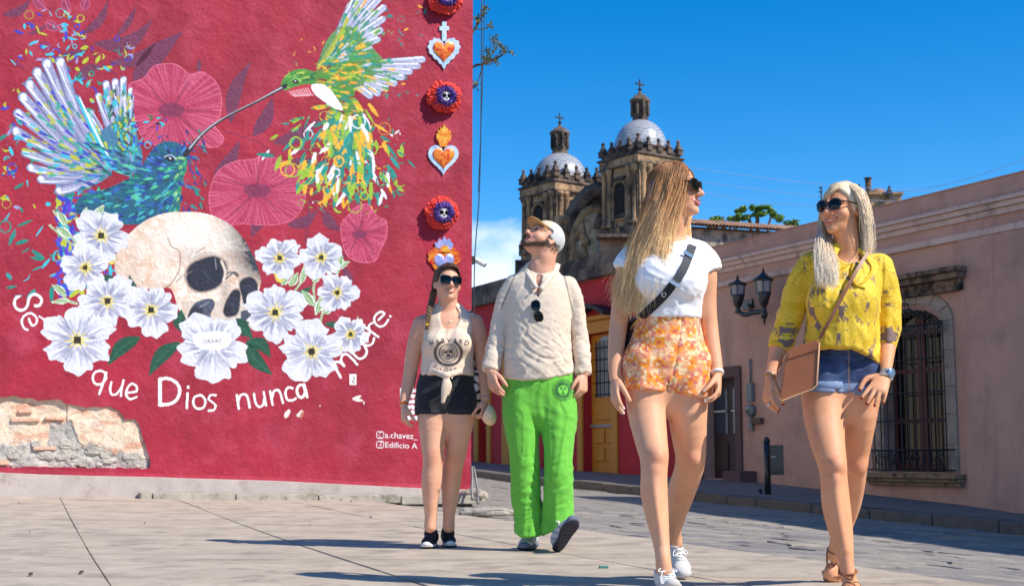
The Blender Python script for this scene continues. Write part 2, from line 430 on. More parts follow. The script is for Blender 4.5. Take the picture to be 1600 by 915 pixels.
def head_paint(V, C, c, R, sc, lip=(176, 88, 82), brow=(110, 80, 60), beard=None, eyes=False):
    q = ((V - c) @ R.T) / sc; near = np.where(np.linalg.norm(q, axis=1) < .15)[0]; z = q[near]; k = C[near]
    front = z[:, 1] > .03
    blush = np.exp(-(((np.abs(z[:, 0]) - .042)/.02)**2 + ((z[:, 2] + .035)/.02)**2)) * front
    k = mixc(k, blush*.35, lin((222, 132, 112))); k = mixc(k, np.exp(-((z[:, 0]/.014)**2 + ((z[:, 2]+.034)/.016)**2))*(z[:, 1] > .09)*.3, lin((220, 130, 110)))
    if beard is not None:
        d_ = np.minimum(seg_dist(z, [(-.068, .0, -.030), (-.060, .03, -.062), (-.035, .068, -.092), (0, .088, -.104), (.035, .068, -.092), (.060, .03, -.062), (.068, .0, -.030)]) - .006, 
             seg_dist(z, [(-.030, .080, -.066), (-.020, .096, -.048), (0, .104, -.047), (.020, .096, -.048), (.030, .080, -.066)]) + .009)
        n = fbm(z*260, 3, 5)
        k = mixc(k, np.clip((.016 - d_)/.014, 0, 1) * (.72 + .5*(n - .5)) * (z[:, 2] < .0) * (z[:, 2] > -.135), lin(beard))
    k = mixc(k, (seg_dist(z, MOUTH['up']) < .0046) * .8, lin(lip)); k = mixc(k, (seg_dist(z, MOUTH['lo']) < .0054)*.8, lin(lip))
    k = mixc(k, (seg_dist(z, MOUTH['te']) < .0048)*(z[:, 2] > -.0690)*1.0, lin((214, 196, 176)))
    for s_ in (-1, 1):
        d = seg_dist(z, [(s_*.012, .090, .022), (s_*.032, .087, .030), (s_*.054, .064, .022)]); k = mixc(k, (d < .0065)*.75, lin(brow))
        if eyes:
            e = np.linalg.norm(z - np.array([s_*.032, .086, .001]), axis=1); k = mixc(k, (e < .0065)*1.0, lin((52, 36, 28)))
            d = seg_dist(z, [(s_*.016, .083, .005), (s_*.032, .0895, .0095), (s_*.048, .078, .003)]); k = mixc(k, (d < .0045)*.85, lin((60, 40, 32)))
    C[near] = k; return C
def hand(g, w, d, n, s_, L=.178, curl=(.35, .45, .55, .6), bend=(.9, .8), spread=.08, hw=1.0, thumb=(.75, .6, .3), tcurl=.25, k=.007):
    """w wrist, d finger direction, n palm side, s_ thumb side; returns finger-tip points (index..little, thumb)"""
    d = unit(d); n = unit(np.asarray(n) - d*np.dot(n, d)); s_ = np.asarray(s_, float); s_ = unit(s_ - d*np.dot(s_, d) - n*np.dot(s_, n)); f = L/.178
    A = lambda a, b, c: w + (d*a + s_*b + n*c)*f
    g.tube([A(-.02, 0, 0), A(.012, 0, 0), A(.045, .002, 0), A(.085, .001, .001), A(.096, 0, .002)], np.array([.022, .024, .034, .038, .034])*f*hw, np.array([.018, .017, .0155, .0125, .009])*f, s_, k)
    g.ell(A(.035, .020, .008), (.018*f, .028*f, .013*f), np.array([s_, d, n]), .01)
    tips = []
    for i, (le, of) in enumerate(zip((.070, .078, .072, .056), (.090, .094, .090, .081))):
        b = A(of - .006, (.0295 - .0195*i)*hw, .001); a = curl[i]; dd = unit(d + s_*spread*(1.5 - i)); pts = [b]; an = a
        for j, fr in enumerate((.44, .31, .25)):
            pts.append(pts[-1] + (dd*math.cos(an) + n*math.sin(an))*le*fr*f); an += a*bend[min(j, 1)]
        r0 = (.0088, .0090, .0086, .0074)[i]*f*(.5 + .5*hw)
        g.tube(pts, [r0*1.05, r0, r0*.9, r0*.78], None, s_, .004, sub=2, pad=.02); tips.append((pts[-1], unit(pts[-1]-pts[-2])))
    t0 = A(.022, .024*hw, .006); t1 = t0 + unit(d*thumb[0] + s_*thumb[1] + n*thumb[2])*.044*f
    t2 = t1 + unit(d*1 + s_*.25 + n*(.2 + tcurl))*.034*f; t3 = t2 + unit(d*1 - s_*.02 + n*(.25 + 1.5*tcurl))*.026*f
    g.tube([t0, t1, t2, t3], np.array([.0135, .0115, .0100, .0082])*f, None, s_, .008, sub=2, pad=.02); tips.append((t3, unit(t3-t2)))
    return tips
def nails(V, C, tips, col, r=.0085):
    for p, d in tips:
        m = np.linalg.norm(V - (p + d*.003), axis=1) < r; C = mixc(C, m*1.0, lin(col))
    return C
def foot(g, heel, toe, up, w=1.0, k=.01):
    """bare foot: heel and toe are points on the sole"""
    f = unit(toe - heel); L = np.linalg.norm(toe - heel); up = unit(np.asarray(up) - f*np.dot(up, f)); s_ = np.cross(f, up)
    A = lambda a, b, c: heel + f*a*L + s_*b + up*c
    g.tube([A(.08, 0, .03), A(.30, 0, .038), A(.55, 0, .030), A(.76, .0, .018)], np.array([.028, .029, .035, .041])*w, np.array([.030, .034, .026, .015]), s_, k)
    for i, (a, b, r) in enumerate(((.955, .026, .0125), (.965, .007, .0095), (.94, -.009, .009), (.90, -.023, .0085), (.85, -.034, .008))):
        g.tube([A(.72, b*.9, .015), A(a - .06, b, .015), A(a - .01, b*1.03, .011)], [r*1.1, r, r*.95], None, s_, .006, sub=1)
    return [(A(a, b, .012), f) for a, b in ((.955, .026), (.965, .007), (.94, -.009), (.90, -.023), (.85, -.034))], A, (f, s_, up)
def shoe(root, heel, toe, up, ankle, mats, vox=.0045, w=.046, sole_h=.028, lace=(235, 235, 232), heelup=.0, chunky=False, accent=None, label=None):
    """low trainer with sole, toe cap, tongue and laces; points on the underside of the sole"""
    f = unit(toe - heel); L = np.linalg.norm(toe - heel); up = unit(np.asarray(up) - f*np.dot(up, f)); s_ = np.cross(f, up)
    A = lambda a, b, c: heel + f*a*L + s_*b + up*c
    lo = np.minimum(np.minimum(heel, toe), ankle) - .12; hi = np.maximum(np.maximum(heel, toe), ankle) + .12
    S_ = SDF(lo, hi, vox); Uf = S_.like(); h = sole_h
    prof = [(.03, .62), (.12, .74), (.30, .74), (.50, .80), (.70, 1.0), (.86, .92), (.965, .62)]
    S_.tube([A(a, 0, h*.5 + (.012 if a > .9 else 0) + (.004 if chunky and a < .3 else 0)) for a, _ in prof], [w*q for _, q in prof], [h*.62]*len(prof), s_, .005)
    S_.plane(A(0, 0, .002), -up)
    if chunky:
        for i in range(7):
            a = .1 + i*.125; S_.tube([A(a, -w*1.2, .001), A(a, w*1.2, .001)], [.005, .005], None, f, .003, 'sub', sub=1)
    up_prof = [(.05, .60, .052, .034), (.20, .66, .052, .040), (.36, .68, .050, .040), (.52, .74, .042, .032), (.68, .90, .033, .024), (.84, .86, .025, .018), (.945, .52, .020, .012)]
    Uf.tube([A(a, 0, z + h*.35) for a, _, z, _ in up_prof], [w*q*.97 for _, q, _, _ in up_prof], [r for *_, r in up_prof], s_, .008)
    ak = ankle + (A(.2, 0, .1) - A(.2, 0, .1)); Uf.tube([A(.20, 0, .06), A(.20, 0, .06)*.35 + ak*.65], [.040, .037], [.050, .044], s_, .02)
    Uf.plane(A(.0, 0, h*.55), -up)
    t = unit(ak - A(.2, 0, .05)); top = A(.2, 0, .06)*.38 + ak*.62
    Uf.plane(top, t)
    inner = Uf.like(); inner.d = Uf.d + .006
    cut = Uf.like(); cut.tube([A(.18, 0, .095), ak + t*.1], [.036, .04], [.043, .046], s_, .004); Uf.merge(cut, .004, 'sub')
    V, Q = S_.mesh(); c = np.ones_like(V)*lin(mats['sole']); loc = (V - heel) @ np.array([f, s_, up]).T
    if accent: c = mixc(c, (loc[:, 2] > h*.5)*(loc[:, 0] > L*.80) * 1.0, lin(accent))
    if 'sole2' in mats: c = mixc(c, (loc[:, 2] > h*.45)*1.0, lin(mats['sole2']))
    me = mesh_np('sole', V, Q, c, True)
    V2, Q2 = Uf.mesh(); loc = (V2 - heel) @ np.array([f, s_, up]).T; c2 = np.ones_like(V2)*lin(mats['upper'])
    if 'panel' in mats:
        b = np.abs(np.sin(loc[:, 0]*55 + loc[:, 2]*60)) < .35; c2 = mixc(c2, b*(loc[:, 0] < L*.7)*.9, lin(mats['panel'])); c2 = mixc(c2, (loc[:, 0] > L*.86)*1.0, lin(mats.get('toe', mats['panel'])))
    c2 = mixc(c2, (loc[:, 0] > L*.40)*(loc[:, 0] < L*.68)*(np.abs(loc[:, 1]) < .013)*(loc[:, 2] > .04)*1.0, lin(mats.get('tongue', mats['upper'])))
    up_me = mesh_np('shoe', V2, Q2, c2, True)
    o = put('shoe', up_me, mat('shoe_fabric', vcol=True, rough=.75, bump=.25, bscale=420, bdist=.002, var=.08, scale=90), root, label=label)
    put('sole', me, mat('shoe_rubber', vcol=True, rough=.7, bump=.2, bscale=200, bdist=.002), o)
    bv = BVHTree.FromPolygons(V2.tolist(), Q2.tolist()); lm = MB()
    def drop(a, b):
        r = bv.ray_cast(Vector(A(a, b, .2)), Vector(-up)); return np.array(r[0]) + up*.002 if r[0] is not None else A(a, b, .06)
    for i in range(5):
        a = .42 + i*.062; lm.tube([drop(a, -.019), drop(a + .012, -.006), drop(a + .02, .006), drop(a + .004, .019)], .0026, 5); lm.tube([drop(a, .019), drop(a + .02, .0), drop(a + .055, -.019)], .0024, 5)
    for s2 in (-1, 1):
        b0 = drop(.42, 0) + up*.006; lm.tube(catmull([b0, b0 + s_*s2*.022 + up*.012 + f*.008, b0 + s_*s2*.034 + f*.028, b0 + s_*s2*.012 + f*.02], 4), .0022, 5); lm.tube(catmull([b0, b0 + s_*s2*.018 + f*.03, drop(.55, s2*.03)], 4), .0022, 5)
    lm.build('shoe_lace', mat('lace_%d' % lace[0], tuple(lin(lace)), .8), o, True)
    return o
def sunglasses(name, c, R, sc, parent=None, frame=(18, 17, 18), lens=(10, 11, 14), w=.029, h=.023, fwd=.104, zc=.001, arms=True, round_=2.6, label=None, **pr):
    fm, lm = MB(), MB(); W_ = lambda x, y, z: c + sc*(x*R[0] + y*R[1] + z*R[2])
    def outline(s_, kx, kz, dy, n=22):
        o = []
        for i in range(n):
            a = 2*math.pi*i/n; ca, sa = math.cos(a), math.sin(a); x = math.copysign(abs(ca)**(2/round_), ca)*w*kx; z = math.copysign(abs(sa)**(2/round_), sa)*h*kz
            z += .10*x*s_ if z > 0 else -.02*x*s_; X = s_*.0325 + x; o.append(W_(X, fwd - 2.6*X*X + dy, zc + z))
        return o
    for s_ in (-1, 1):
        a, b, a2, b2 = outline(s_, 1.13, 1.16, 0), outline(s_, .93, .9, 0), outline(s_, 1.13, 1.16, -.0045), outline(s_, .93, .9, -.0045); n = len(a)
        fm.add(a + b + a2 + b2, [(i, (i+1) % n, n+(i+1) % n, n+i) for i in range(n)] + [(2*n+(i+1) % n, 2*n+i, 3*n+i, 3*n+(i+1) % n) for i in range(n)] + [((i+1) % n, i, 2*n+i, 2*n+(i+1) % n) for i in range(n)] + [(n+i, n+(i+1) % n, 3*n+(i+1) % n, 3*n+i) for i in range(n)])
        l = outline(s_, .96, .94, -.0015); l2 = outline(s_, .5, .5, .0005); m = W_(s_*.0325, fwd - 2.6*.0325**2 + .001, zc)
        lm.add(l + l2 + [m], [(i, (i+1) % n, n+(i+1) % n, n+i) for i in range(n)] + [(n+i, n+(i+1) % n, 2*n) for i in range(n)])
        if arms: fm.tube([W_(s_*.0625, fwd - .0105, zc + .012), W_(s_*.073, .055, zc + .013), W_(s_*.080, 0, zc + .010), W_(s_*.080, -.022, zc - .004)], [.0034*sc, .003*sc, .0028*sc, .002*sc], 6)
    fm.tube([W_(-.009, fwd, zc + .009), W_(0, fwd + .002, zc + .011), W_(.009, fwd, zc + .009)], .003*sc, 6)
    o = fm.build(name, mat('glasses_frame_%d%d' % (frame[0], frame[1]), tuple(lin(frame)), .28, coat=.4), parent, False, label=label, **pr)
    lm.build('lens', mat('glasses_lens_%d' % lens[2], tuple(lin(lens)), .08, spec=.3), o, True); return o
def fold(V, d, freq, amp, seed=0, sharp=1.6, stretch=.22):
    """cloth creases running along d"""
    d = unit(d); a = unit(np.cross(d, [.3, .9, .2])); b = np.cross(d, a)
    q = np.column_stack([V @ d * freq*stretch, V @ a * freq, V @ b * freq]); q = q + (vnoise(V*7, seed + 50)[:, None] - .5)*1.2
    n = vnoise(q, seed)*.65 + vnoise(q*2.1 + 7, seed + 3)*.35
    return (np.clip(1 - np.abs(2*n - 1)*1.35, -1, 1)**1 - .35) * amp
def cloth_mesh(g, folds=(), relax_it=1):
    V, Q = g.mesh(); V = relax(V, Q, relax_it, .5)
    if folds:
        n = vnormals(V, Q); d = np.zeros(len(V))
        for fn in folds: d += fn(V)
        V = V + n*d[:, None]
    return V, Q
def ribbons(paths, r, cols, name, m, parent, sides=3, taper=(.5, 1, .25)):
    """many thin tubes of equal point count: paths (n, k, 3)"""
    paths = np.asarray(paths, float); n, k, _ = paths.shape
    T_ = np.gradient(paths, axis=1); T_ /= np.linalg.norm(T_, axis=2, keepdims=True) + 1e-9
    ref = np.tile(np.array([.31, .8, .52]), (n, k, 1)); a = np.cross(T_, ref); a /= np.linalg.norm(a, axis=2, keepdims=True) + 1e-9; b = np.cross(T_, a)
    tp = np.interp(np.linspace(0, 1, k), [0, .4, 1], taper); rr = (np.asarray(r) * np.ones(n))[:, None, None] * tp[None, :, None]
    V = np.stack([paths + (a*math.cos(2*math.pi*j/sides) + b*math.sin(2*math.pi*j/sides))*rr for j in range(sides)], 2).reshape(-1, 3)
    base = (np.arange(n)[:, None]*k + np.arange(k-1)[None, :]) * sides; Fs = []
    for j in range(sides): Fs.append(np.stack([base + j, base + (j+1) % sides, base + sides + (j+1) % sides, base + sides + j], -1).reshape(-1, 4))
    c = np.repeat(np.asarray(cols, float), k*sides, 0) if np.asarray(cols).ndim == 2 else np.repeat(np.asarray(cols).reshape(-1, 3), sides, 0)
    return V, np.concatenate(Fs), c
def guide_strands(guides, n, rng, jit=.006, wave=.004, k=12, fan=.0, both=True):
    """strands between neighbouring guide polylines (each an array of points)"""
    G = np.array([[np.array([np.interp(t, np.linspace(0, 1, len(g)), np.asarray(g)[:, c]) for c in range(3)]) for t in np.linspace(0, 1, k)] for g in [catmull(q, 4) for q in guides]])
    out = []
    for i in range(n):
        a = rng.random()*(len(G) - 1); j = int(a); t = a - j; p = G[j]*(1-t) + G[min(j+1, len(G)-1)]*t
        s = np.linspace(0, 1, k)[:, None]; off = rng.normal(0, jit, 3)
        ph = rng.random(3)*6.3; w = np.sin(s*rng.uniform(4, 9) + ph)*wave*s
        e = 1 - fan*rng.random(); p2 = np.array([[np.interp(q*e, np.linspace(0, 1, k), p[:, c]) for c in range(3)] for q in s[:, 0]])
        out.append(p2 + off*(.25 + .9*s) + w)
    return np.array(out)
SKINM = lambda: mat('skin', vcol=True, rough=.56, var=.05, scale=20, bump=.22, bscale=160, bdist=.003, sss=.10, spec=.34)
def decal(name, polys, bvh, m, parent, off=.0018, Y=None, **pr):
    """flat print: polygons in photograph pixels laid on a surface along the line of sight"""
    mb = MB()
    for poly, tris in polys:
        v = []; ok = True
        for q in poly:
            r = ray(q[0], q[1]); h = bvh.ray_cast(Vector(ORG), Vector(r / np.linalg.norm(r)))
            if h[0] is None: ok = False; break
            v.append(np.array(h[0]) - unit(r)*off)
        if ok: mb.add(v, tris)
    return mb.build(name, m, parent, **pr) if mb.v else None
def text_polys(txt, size=1.0, sub=None):
    """letters of Blender's own font as triangles; returns per-letter (verts, tris) in text units, and the advance"""
    cu = bpy.data.curves.new('txt', 'FONT'); cu.body = txt; cu.size = size; cu.resolution_u = 3
    o = bpy.data.objects.new('txt', cu); COL.objects.link(o); dg = bpy.context.evaluated_depsgraph_get(); dg.update()
    me = o.evaluated_get(dg).to_mesh(); me.calc_loop_triangles()
    v = np.array([q.co[:] for q in me.vertices])[:, :2] if len(me.vertices) else np.zeros((0, 2)); f = [tuple(t.vertices) for t in me.loop_triangles]
    o.evaluated_get(dg).to_mesh_clear(); bpy.data.objects.remove(o); bpy.data.curves.remove(cu); return v, f
# ------------------------------------------------------------------ the painted building on the left
C0 = Gz(736, 782); WT = unit([.93, .36, 0]); WN = unit([.36, -.93, 0])     # wall direction (to the right) and outward normal
def wall(px, py, off=0.0): return on_plane(px, py, C0, WN) + WN*off
def smooth_poly(pts, n=5): 
    p = np.asarray(pts, float); q = catmull(np.vstack([p[-1:], p, p[:2]]), n); return q[n:-n-1]
class Paint:
    """brush strokes laid on a fine grid of the wall (photograph pixel units)"""
    def __init__(s, x0, y0, x1, y1, res=1.0):
        s.x0, s.y0, s.res = x0, y0, res; s.w = int((x1-x0)/res) + 1; s.h = int((y1-y0)/res) + 1; s.C = np.zeros((s.h, s.w, 3)); s.A = np.zeros((s.h, s.w))
    def win(s, lo, hi):
        a = max(0, int((lo[0]-s.x0)/s.res)); b = min(s.w, int((hi[0]-s.x0)/s.res) + 2); c = max(0, int((lo[1]-s.y0)/s.res)); d = min(s.h, int((hi[1]-s.y0)/s.res) + 2)
        if a >= b or c >= d: return None
        return (slice(c, d), slice(a, b)), *np.meshgrid(s.x0 + np.arange(a, b)*s.res, s.y0 + np.arange(c, d)*s.res)
    def lay(s, sl, m, col, X=None, Y=None):
        m = np.clip(m, 0, 1); col = lin(col) if not callable(col) else col(X, Y); s.C[sl] = s.C[sl]*(1 - m[..., None]) + col*m[..., None]; s.A[sl] = np.maximum(s.A[sl], m)
    def poly(s, pts, col, smooth=0, alpha=1, clip=None):
        p = smooth_poly(pts, smooth) if smooth else np.asarray(pts, float); w = s.win(p.min(0)-1, p.max(0)+1)
        if w is None: return
        sl, X, Y = w; ins = np.zeros(X.shape, bool); q = np.roll(p, -1, 0)
        for (ax, ay), (bx, by) in zip(p, q):
            if ay == by: continue
            ins ^= ((ay > Y) != (by > Y)) & (X < (bx-ax)*(Y-ay)/(by-ay) + ax)
        m = ins*alpha
        if clip is not None: m = m*(clip(X, Y))
        s.lay(sl, m, col, X, Y)
    def stroke(s, pts, w, col, alpha=1, sm=3, over=False, streak=0, seed=0):
        """over=True paints only where paint already is"""
        p = np.asarray(pts, float); w_ = np.ones(len(p))*w; S_ = catmull(np.column_stack([p, w_]), sm) if len(p) > 2 else np.column_stack([p, w_]); mx = S_[:, 2].max()
        g = s.win(S_[:, :2].min(0)-mx, S_[:, :2].max(0)+mx)
        if g is None: return
        sl, X, Y = g; m = np.zeros(X.shape)
        for a, b in zip(S_[:-1], S_[1:]):
            dx, dy = b[0]-a[0], b[1]-a[1]; t = np.clip(((X-a[0])*dx + (Y-a[1])*dy)/(dx*dx+dy*dy+1e-9), 0, 1); d = np.hypot(X-a[0]-t*dx, Y-a[1]-t*dy); m = np.maximum(m, np.clip((a[2]+(b[2]-a[2])*t)/2 - d + .5, 0, 1))
        if streak: m = m*(1 - streak*(vnoise(np.stack([X*.5, Y*.5, X*0+seed], -1), seed) > .62))
        if over: m = m*(s.A[sl] > .4)
        s.lay(sl, m*alpha, col, X, Y)
    def build(s, name, parent, off, m, **pr):
        jj, ii = np.where(s.A > .42); keep = s.A > .42; f = keep[:-1, :-1] & keep[1:, :-1] & keep[:-1, 1:] & keep[1:, 1:]; fj, fi = np.where(f)
        if not len(fj): return None
        idx = np.full(s.A.shape, -1); used = np.zeros(s.A.shape, bool)
        for dj in (0, 1):
            for di in (0, 1): used[fj+dj, fi+di] = True
        uj, ui = np.where(used); idx[uj, ui] = np.arange(len(uj)); px, py = s.x0 + ui*s.res, s.y0 + uj*s.res
        u, v = (px-800)/F, (457.5-py)/F; R_ = np.stack([u, CP - v*SP, SP + v*CP], -1); t = np.dot(C0 + WN*off*.2 - ORG, WN)/(R_ @ WN); V = ORG + R_*t[:, None]
        Q = np.stack([idx[fj, fi], idx[fj+1, fi], idx[fj+1, fi+1], idx[fj, fi+1]], -1); return put(name, mesh_np(name, V, Q, s.C[uj, ui]), m, parent, **pr)
PAINTM = lambda: mat('wall_paint', vcol=True, rough=.72, var=.06, scale=5, bump=.40, bscale=24, bdist=.02, bump2=(6, 2.2), dark=tuple(lin((150, 70, 90))), dscale=22, dmin=.70, dmax=.74)
def leaf_poly(a, b, w, bend=.0, n=9):
    a, b = np.array(a, float), np.array(b, float); d = b - a; L = np.hypot(*d); nn = np.array([-d[1], d[0]])/L; t = np.linspace(0, 1, n); c = a + d*t[:, None] + nn*(np.sin(t*np.pi)*bend)[:, None]; h = (np.sin(t**.8*np.pi)*w/2)[:, None]*nn
    return np.vstack([c + h, (c - h)[::-1][1:-1]])
def mural(root, wallp):
    rng = np.random.default_rng(21); pm = PAINTM()
    # ---- shadowy leaves and stems
    pt = Paint(-2, -2, 735, 460, 1.25); D = (112, 46, 78)
    for a, b, w, k in (((143, 68), (241, 26), 26, 22), ((126, 55), (170, -4), 16, 10), ((168, 98), (247, 62), 22, 14), ((206, 127), (287, 49), 32, -4), ((2, 24), (50, -3), 16, 8), ((40, 54), (82, 28), 8, 6), ((360, 195), (394, 94), 24, -10), ((333, 275), (374, 217), 22, 8), ((395, 214), (426, 150), 24, 6), ((425, 224), (502, 184), 22, 8), ((505, 327), (536, 362), 20, 6), ((536, 414), (556, 442), 12, 3), ((122, 130), (162, 102), 20, -8), ((96, 84), (140, 76), 14, 5), ((310, 118), (312, 88), 9, 0), ((448, 352), (498, 326), 20, 8), ((420, 330), (392, 372), 22, 4), ((180, 60), (215, 5), 12, 4), ((455, 250), (497, 246), 14, 5), ((500, 410), (545, 395), 14, 6)): (lambda L, g: (g.poly(L, D, 2), g.build('painted_leaf', root, .0014, pm)))(leaf_poly(a, b, w, k), Paint(min(a[0], b[0])-24, min(a[1], b[1])-24, max(a[0], b[0])+24, max(a[1], b[1])+24, 1.25))
    for q, w in (([(95, -2), (110, 30), (134, 68), (160, 100), (183, 118)], 3.2), ([(350, 205), (380, 214), (410, 226), (428, 241)], 2.6), ([(484, 312), (482, 345), (476, 380)], 3.5), ([(120, 62), (128, 25), (140, -2)], 2.2), ([(60, 5), (90, 20), (112, 34)], 2.4), ([(428, 241), (440, 270), (470, 300)], 2.2)): pt.stroke(q, w, D)
    pt.build('painted_stem', root, .0010, pm, label='dark shadowy stems painted behind the birds')
    # ---- pink hibiscus
    def hibiscus(name, out, cen, centre_r, label, nl=60):
        p = np.array(out, float); q = Paint(p[:, 0].min()-6, p[:, 1].min()-6, p[:, 0].max()+6, p[:, 1].max()+6); q.poly(p, (178, 50, 86), 4)
        sp = smooth_poly(p, 6); c = np.array(cen, float)
        for i in range(nl):
            e = sp[int(i*len(sp)/nl + rng.integers(3)) % len(sp)]; a = c + (e-c)*rng.uniform(.28, .5); mid = (a+e)/2 + rng.normal(0, 1.5, 2); q.stroke([e, mid, a], [rng.uniform(1.6, 3), 1.5, .7], (208, 92, 124), .7, over=True)
        for k in range(5):
            e = sp[int((k+.3)*len(sp)/5)]; q.stroke([c, (c+e)/2 + rng.normal(0, 2, 2), c + (e-c)*.8], [5, 3, 1], (140, 40, 76), .8, over=True)
        q.stroke(np.vstack([sp, sp[:1]]), 1.7, (228, 112, 142), .9, sm=1); q.poly([(c[0]+centre_r*math.cos(t)*1.5, c[1]+centre_r*.8*math.sin(t)) for t in np.linspace(0, 6.28, 12)], (122, 38, 76), 2, .85); q.build(name, root, .0018, pm, label=label)
    hibiscus('painted_hibiscus', [(201, 133), (224, 122), (241, 103), (273, 100), (297, 115), (315, 112), (336, 126), (346, 150), (344, 182), (336, 196), (350, 217), (336, 231), (300, 226), (260, 228), (228, 222), (213, 195), (205, 160)], (268, 172), 14, 'large pink hibiscus painted above the blue bird', 90)
    hibiscus('painted_hibiscus', [(327, 300), (340, 268), (366, 252), (395, 249), (410, 243), (440, 250), (462, 264), (477, 290), (474, 322), (455, 345), (420, 352), (380, 350), (345, 352), (330, 335)], (402, 298), 14, 'wide pink hibiscus painted above the skull', 84)
    hibiscus('painted_hibiscus', [(533, 350), (545, 335), (558, 322), (575, 319), (590, 338), (604, 346), (604, 372), (595, 390), (586, 408), (566, 410), (545, 402), (535, 380)], (562, 366), 8, 'small pink hibiscus painted at right of the skull', 50)
    for a, b in (((52, -6), (74, 16)), ((100, -4), (110, 22)), ((128, 16), (136, -6)), ((70, 34), (96, 46))): pt = Paint(40, -2, 150, 60); pt.poly(leaf_poly(a, b, 15, 2), (150, 50, 86), 2); pt.stroke(np.vstack([smooth_poly(leaf_poly(a, b, 15, 2), 2)]), 1.4, (214, 96, 130)); pt.stroke([a, b], 1.2, (214, 96, 130)); pt.build('painted_bud', root, .0018, pm)
    TQ, YG, BL, LV, TE, WH = (52, 186, 206), (182, 186, 48), (52, 58, 186), (158, 148, 196), (22, 132, 118), (236, 236, 242)
    def confetti(q, n, boxf, cols, lw=(3, 8), ll=(4, 15), curl=.45, dirf=None):
        for i in range(n):
            x, y = boxf(); c = cols[rng.integers(len(cols))]; a = rng.uniform(0, 6.28) if dirf is None else dirf(x, y) + rng.normal(0, .35); L = rng.uniform(*ll); w = rng.uniform(*lw); k = rng.random()
            if k < .10: r = L*.4 + 1.5; q.stroke([(x + r*math.cos(t), y + r*math.sin(t)) for t in np.linspace(0, 6.3, 10)], w*.45, c)
            elif k < .10 + curl*.5: r = L*.5; q.stroke([(x + r*math.cos(a + t), y + r*math.sin(a + t)) for t in np.linspace(0, rng.uniform(1.2, 3.4), 7)], [w*.4]*2 + [w*.6]*3 + [w*.3]*2, c)
            else: q.stroke([(x - L/2*math.cos(a), y - L/2*math.sin(a)), (x, y), (x + L/2*math.cos(a), y + L/2*math.sin(a))], [w*.7, w, w*.5], c)
    # ---- blue hummingbird on the left
    q = Paint(-2, 10, 330, 470)
    def boxw():
        while True:
            a = rng.uniform(2.2, 4.9); r = rng.uniform(150, 205) if rng.random() < .6 else rng.uniform(60, 160); x, y = 178 + r*math.cos(a), 262 + r*math.sin(a)*1.0
            if 3 < x < 215 and 14 < y < 330: return x, y
    confetti(q, 150, boxw, [TQ, YG, BL, LV, TE, TQ, YG]); confetti(q, 60, lambda: (rng.uniform(20, 130), rng.uniform(14, 100)), [TQ, YG, BL, LV, TQ], (3, 6), (5, 14))
    confetti(q, 240, lambda: (90 + abs(rng.normal(0, 38)), rng.uniform(285, 460)), [TQ, YG, BL, (92, 60, 190), TE, (40, 90, 200), BL], (4, 9), (8, 20), .3)
    confetti(q, 26, lambda: (rng.uniform(8, 92), rng.uniform(340, 500)), [TE, TQ, (30, 150, 150)], (4, 9), (8, 26), .35)
    def feather(tip, rt, w, c1=(150, 152, 186), seed=0):
        tip, rt = np.array(tip, float), np.array(rt, float); m = (tip + rt)/2 + np.array([-(rt-tip)[1], (rt-tip)[0]])*.05; q.stroke([tip, m, rt], [w, w*.95, w*.35], (92, 88, 132)); q.stroke([tip, m, rt], [w*.82, w*.78, w*.25], c1)
        for k in range(3): o = rng.normal(0, w*.2, 2); q.stroke([tip + (rt-tip)*rng.uniform(0, .2) + o, m + o, tip + (rt-tip)*rng.uniform(.6, .9) + o*.4], [2.2, 1.6, .8], ((176, 178, 206), (112, 110, 158), (204, 206, 222))[k], .8, over=True)
        nn = unit(np.array([-(rt-tip)[1], (rt-tip)[0]]))*w*.36; q.stroke([tip + nn*.7, tip + (rt-tip)*.22 + nn, tip + (rt-tip)*.42 + nn*.9], [3.2, 2.0, .6], WH, .9); q.stroke([tip - nn*.2, tip + (rt-tip)*.035], [w*.55, w*.2], WH, .85)
        q.stroke([tip + (rt-tip)*.3 - nn*.9, tip + (rt-tip)*.62 - nn*.8, rt], [1.5, 3, 1.5], TQ if rng.random() < .5 else (90, 150, 200), .8)
    root1, wing = np.array([176, 268]), [((48, 262), 15), ((64, 280), 15), ((92, 298), 15), ((40, 238), 16), ((25, 205), 17), ((28, 177), 17), ((36, 152), 18), ((46, 132), 18), ((58, 113), 18), ((73, 99), 18), ((94, 97), 18)]
    for i, (t, w) in enumerate(wing): feather(t, root1 + np.array([(-10, -2, 6)[i % 3]*.5 - 6, (i - 5)*-1.5]), w)
    for t, w in (((141, 176), 11), ((154, 150), 12), ((166, 131), 13), ((180, 128), 13), ((193, 124), 12), ((204, 140), 8)): feather(t, (205, 262), w)
    q.poly([(150, 215), (178, 190), (206, 150), (212, 200), (224, 250), (206, 274), (176, 264)], (66, 120, 150), 3)
    for t, w in (((206, 152), 9), ((196, 150), 8)): feather(t, (208, 258), w)
    for k in range(170):
        a = rng.uniform(math.pi*.98, math.pi*1.42); r = rng.uniform(20, 165); x, y = 178 + r*math.cos(a), 268 + r*math.sin(a); L = rng.uniform(5, 16); q.stroke([(x, y), (x + L*math.cos(a), y + L*math.sin(a))], [2, rng.uniform(3, 6)], [TQ, YG, BL, TE, (40, 160, 140), YG][rng.integers(6)], .95, over=True)
    for k in range(130): a = rng.uniform(-2.1, -1.35); r = rng.uniform(20, 125); x, y = 203 + r*math.cos(a)*.8, 262 + r*math.sin(a); q.stroke([(x, y), (x + rng.normal(0, 3), y - rng.uniform(4, 10))], [2, 4], [TQ, TE, (60, 30, 70), YG, (30, 120, 60)][rng.integers(5)], .95, over=True)
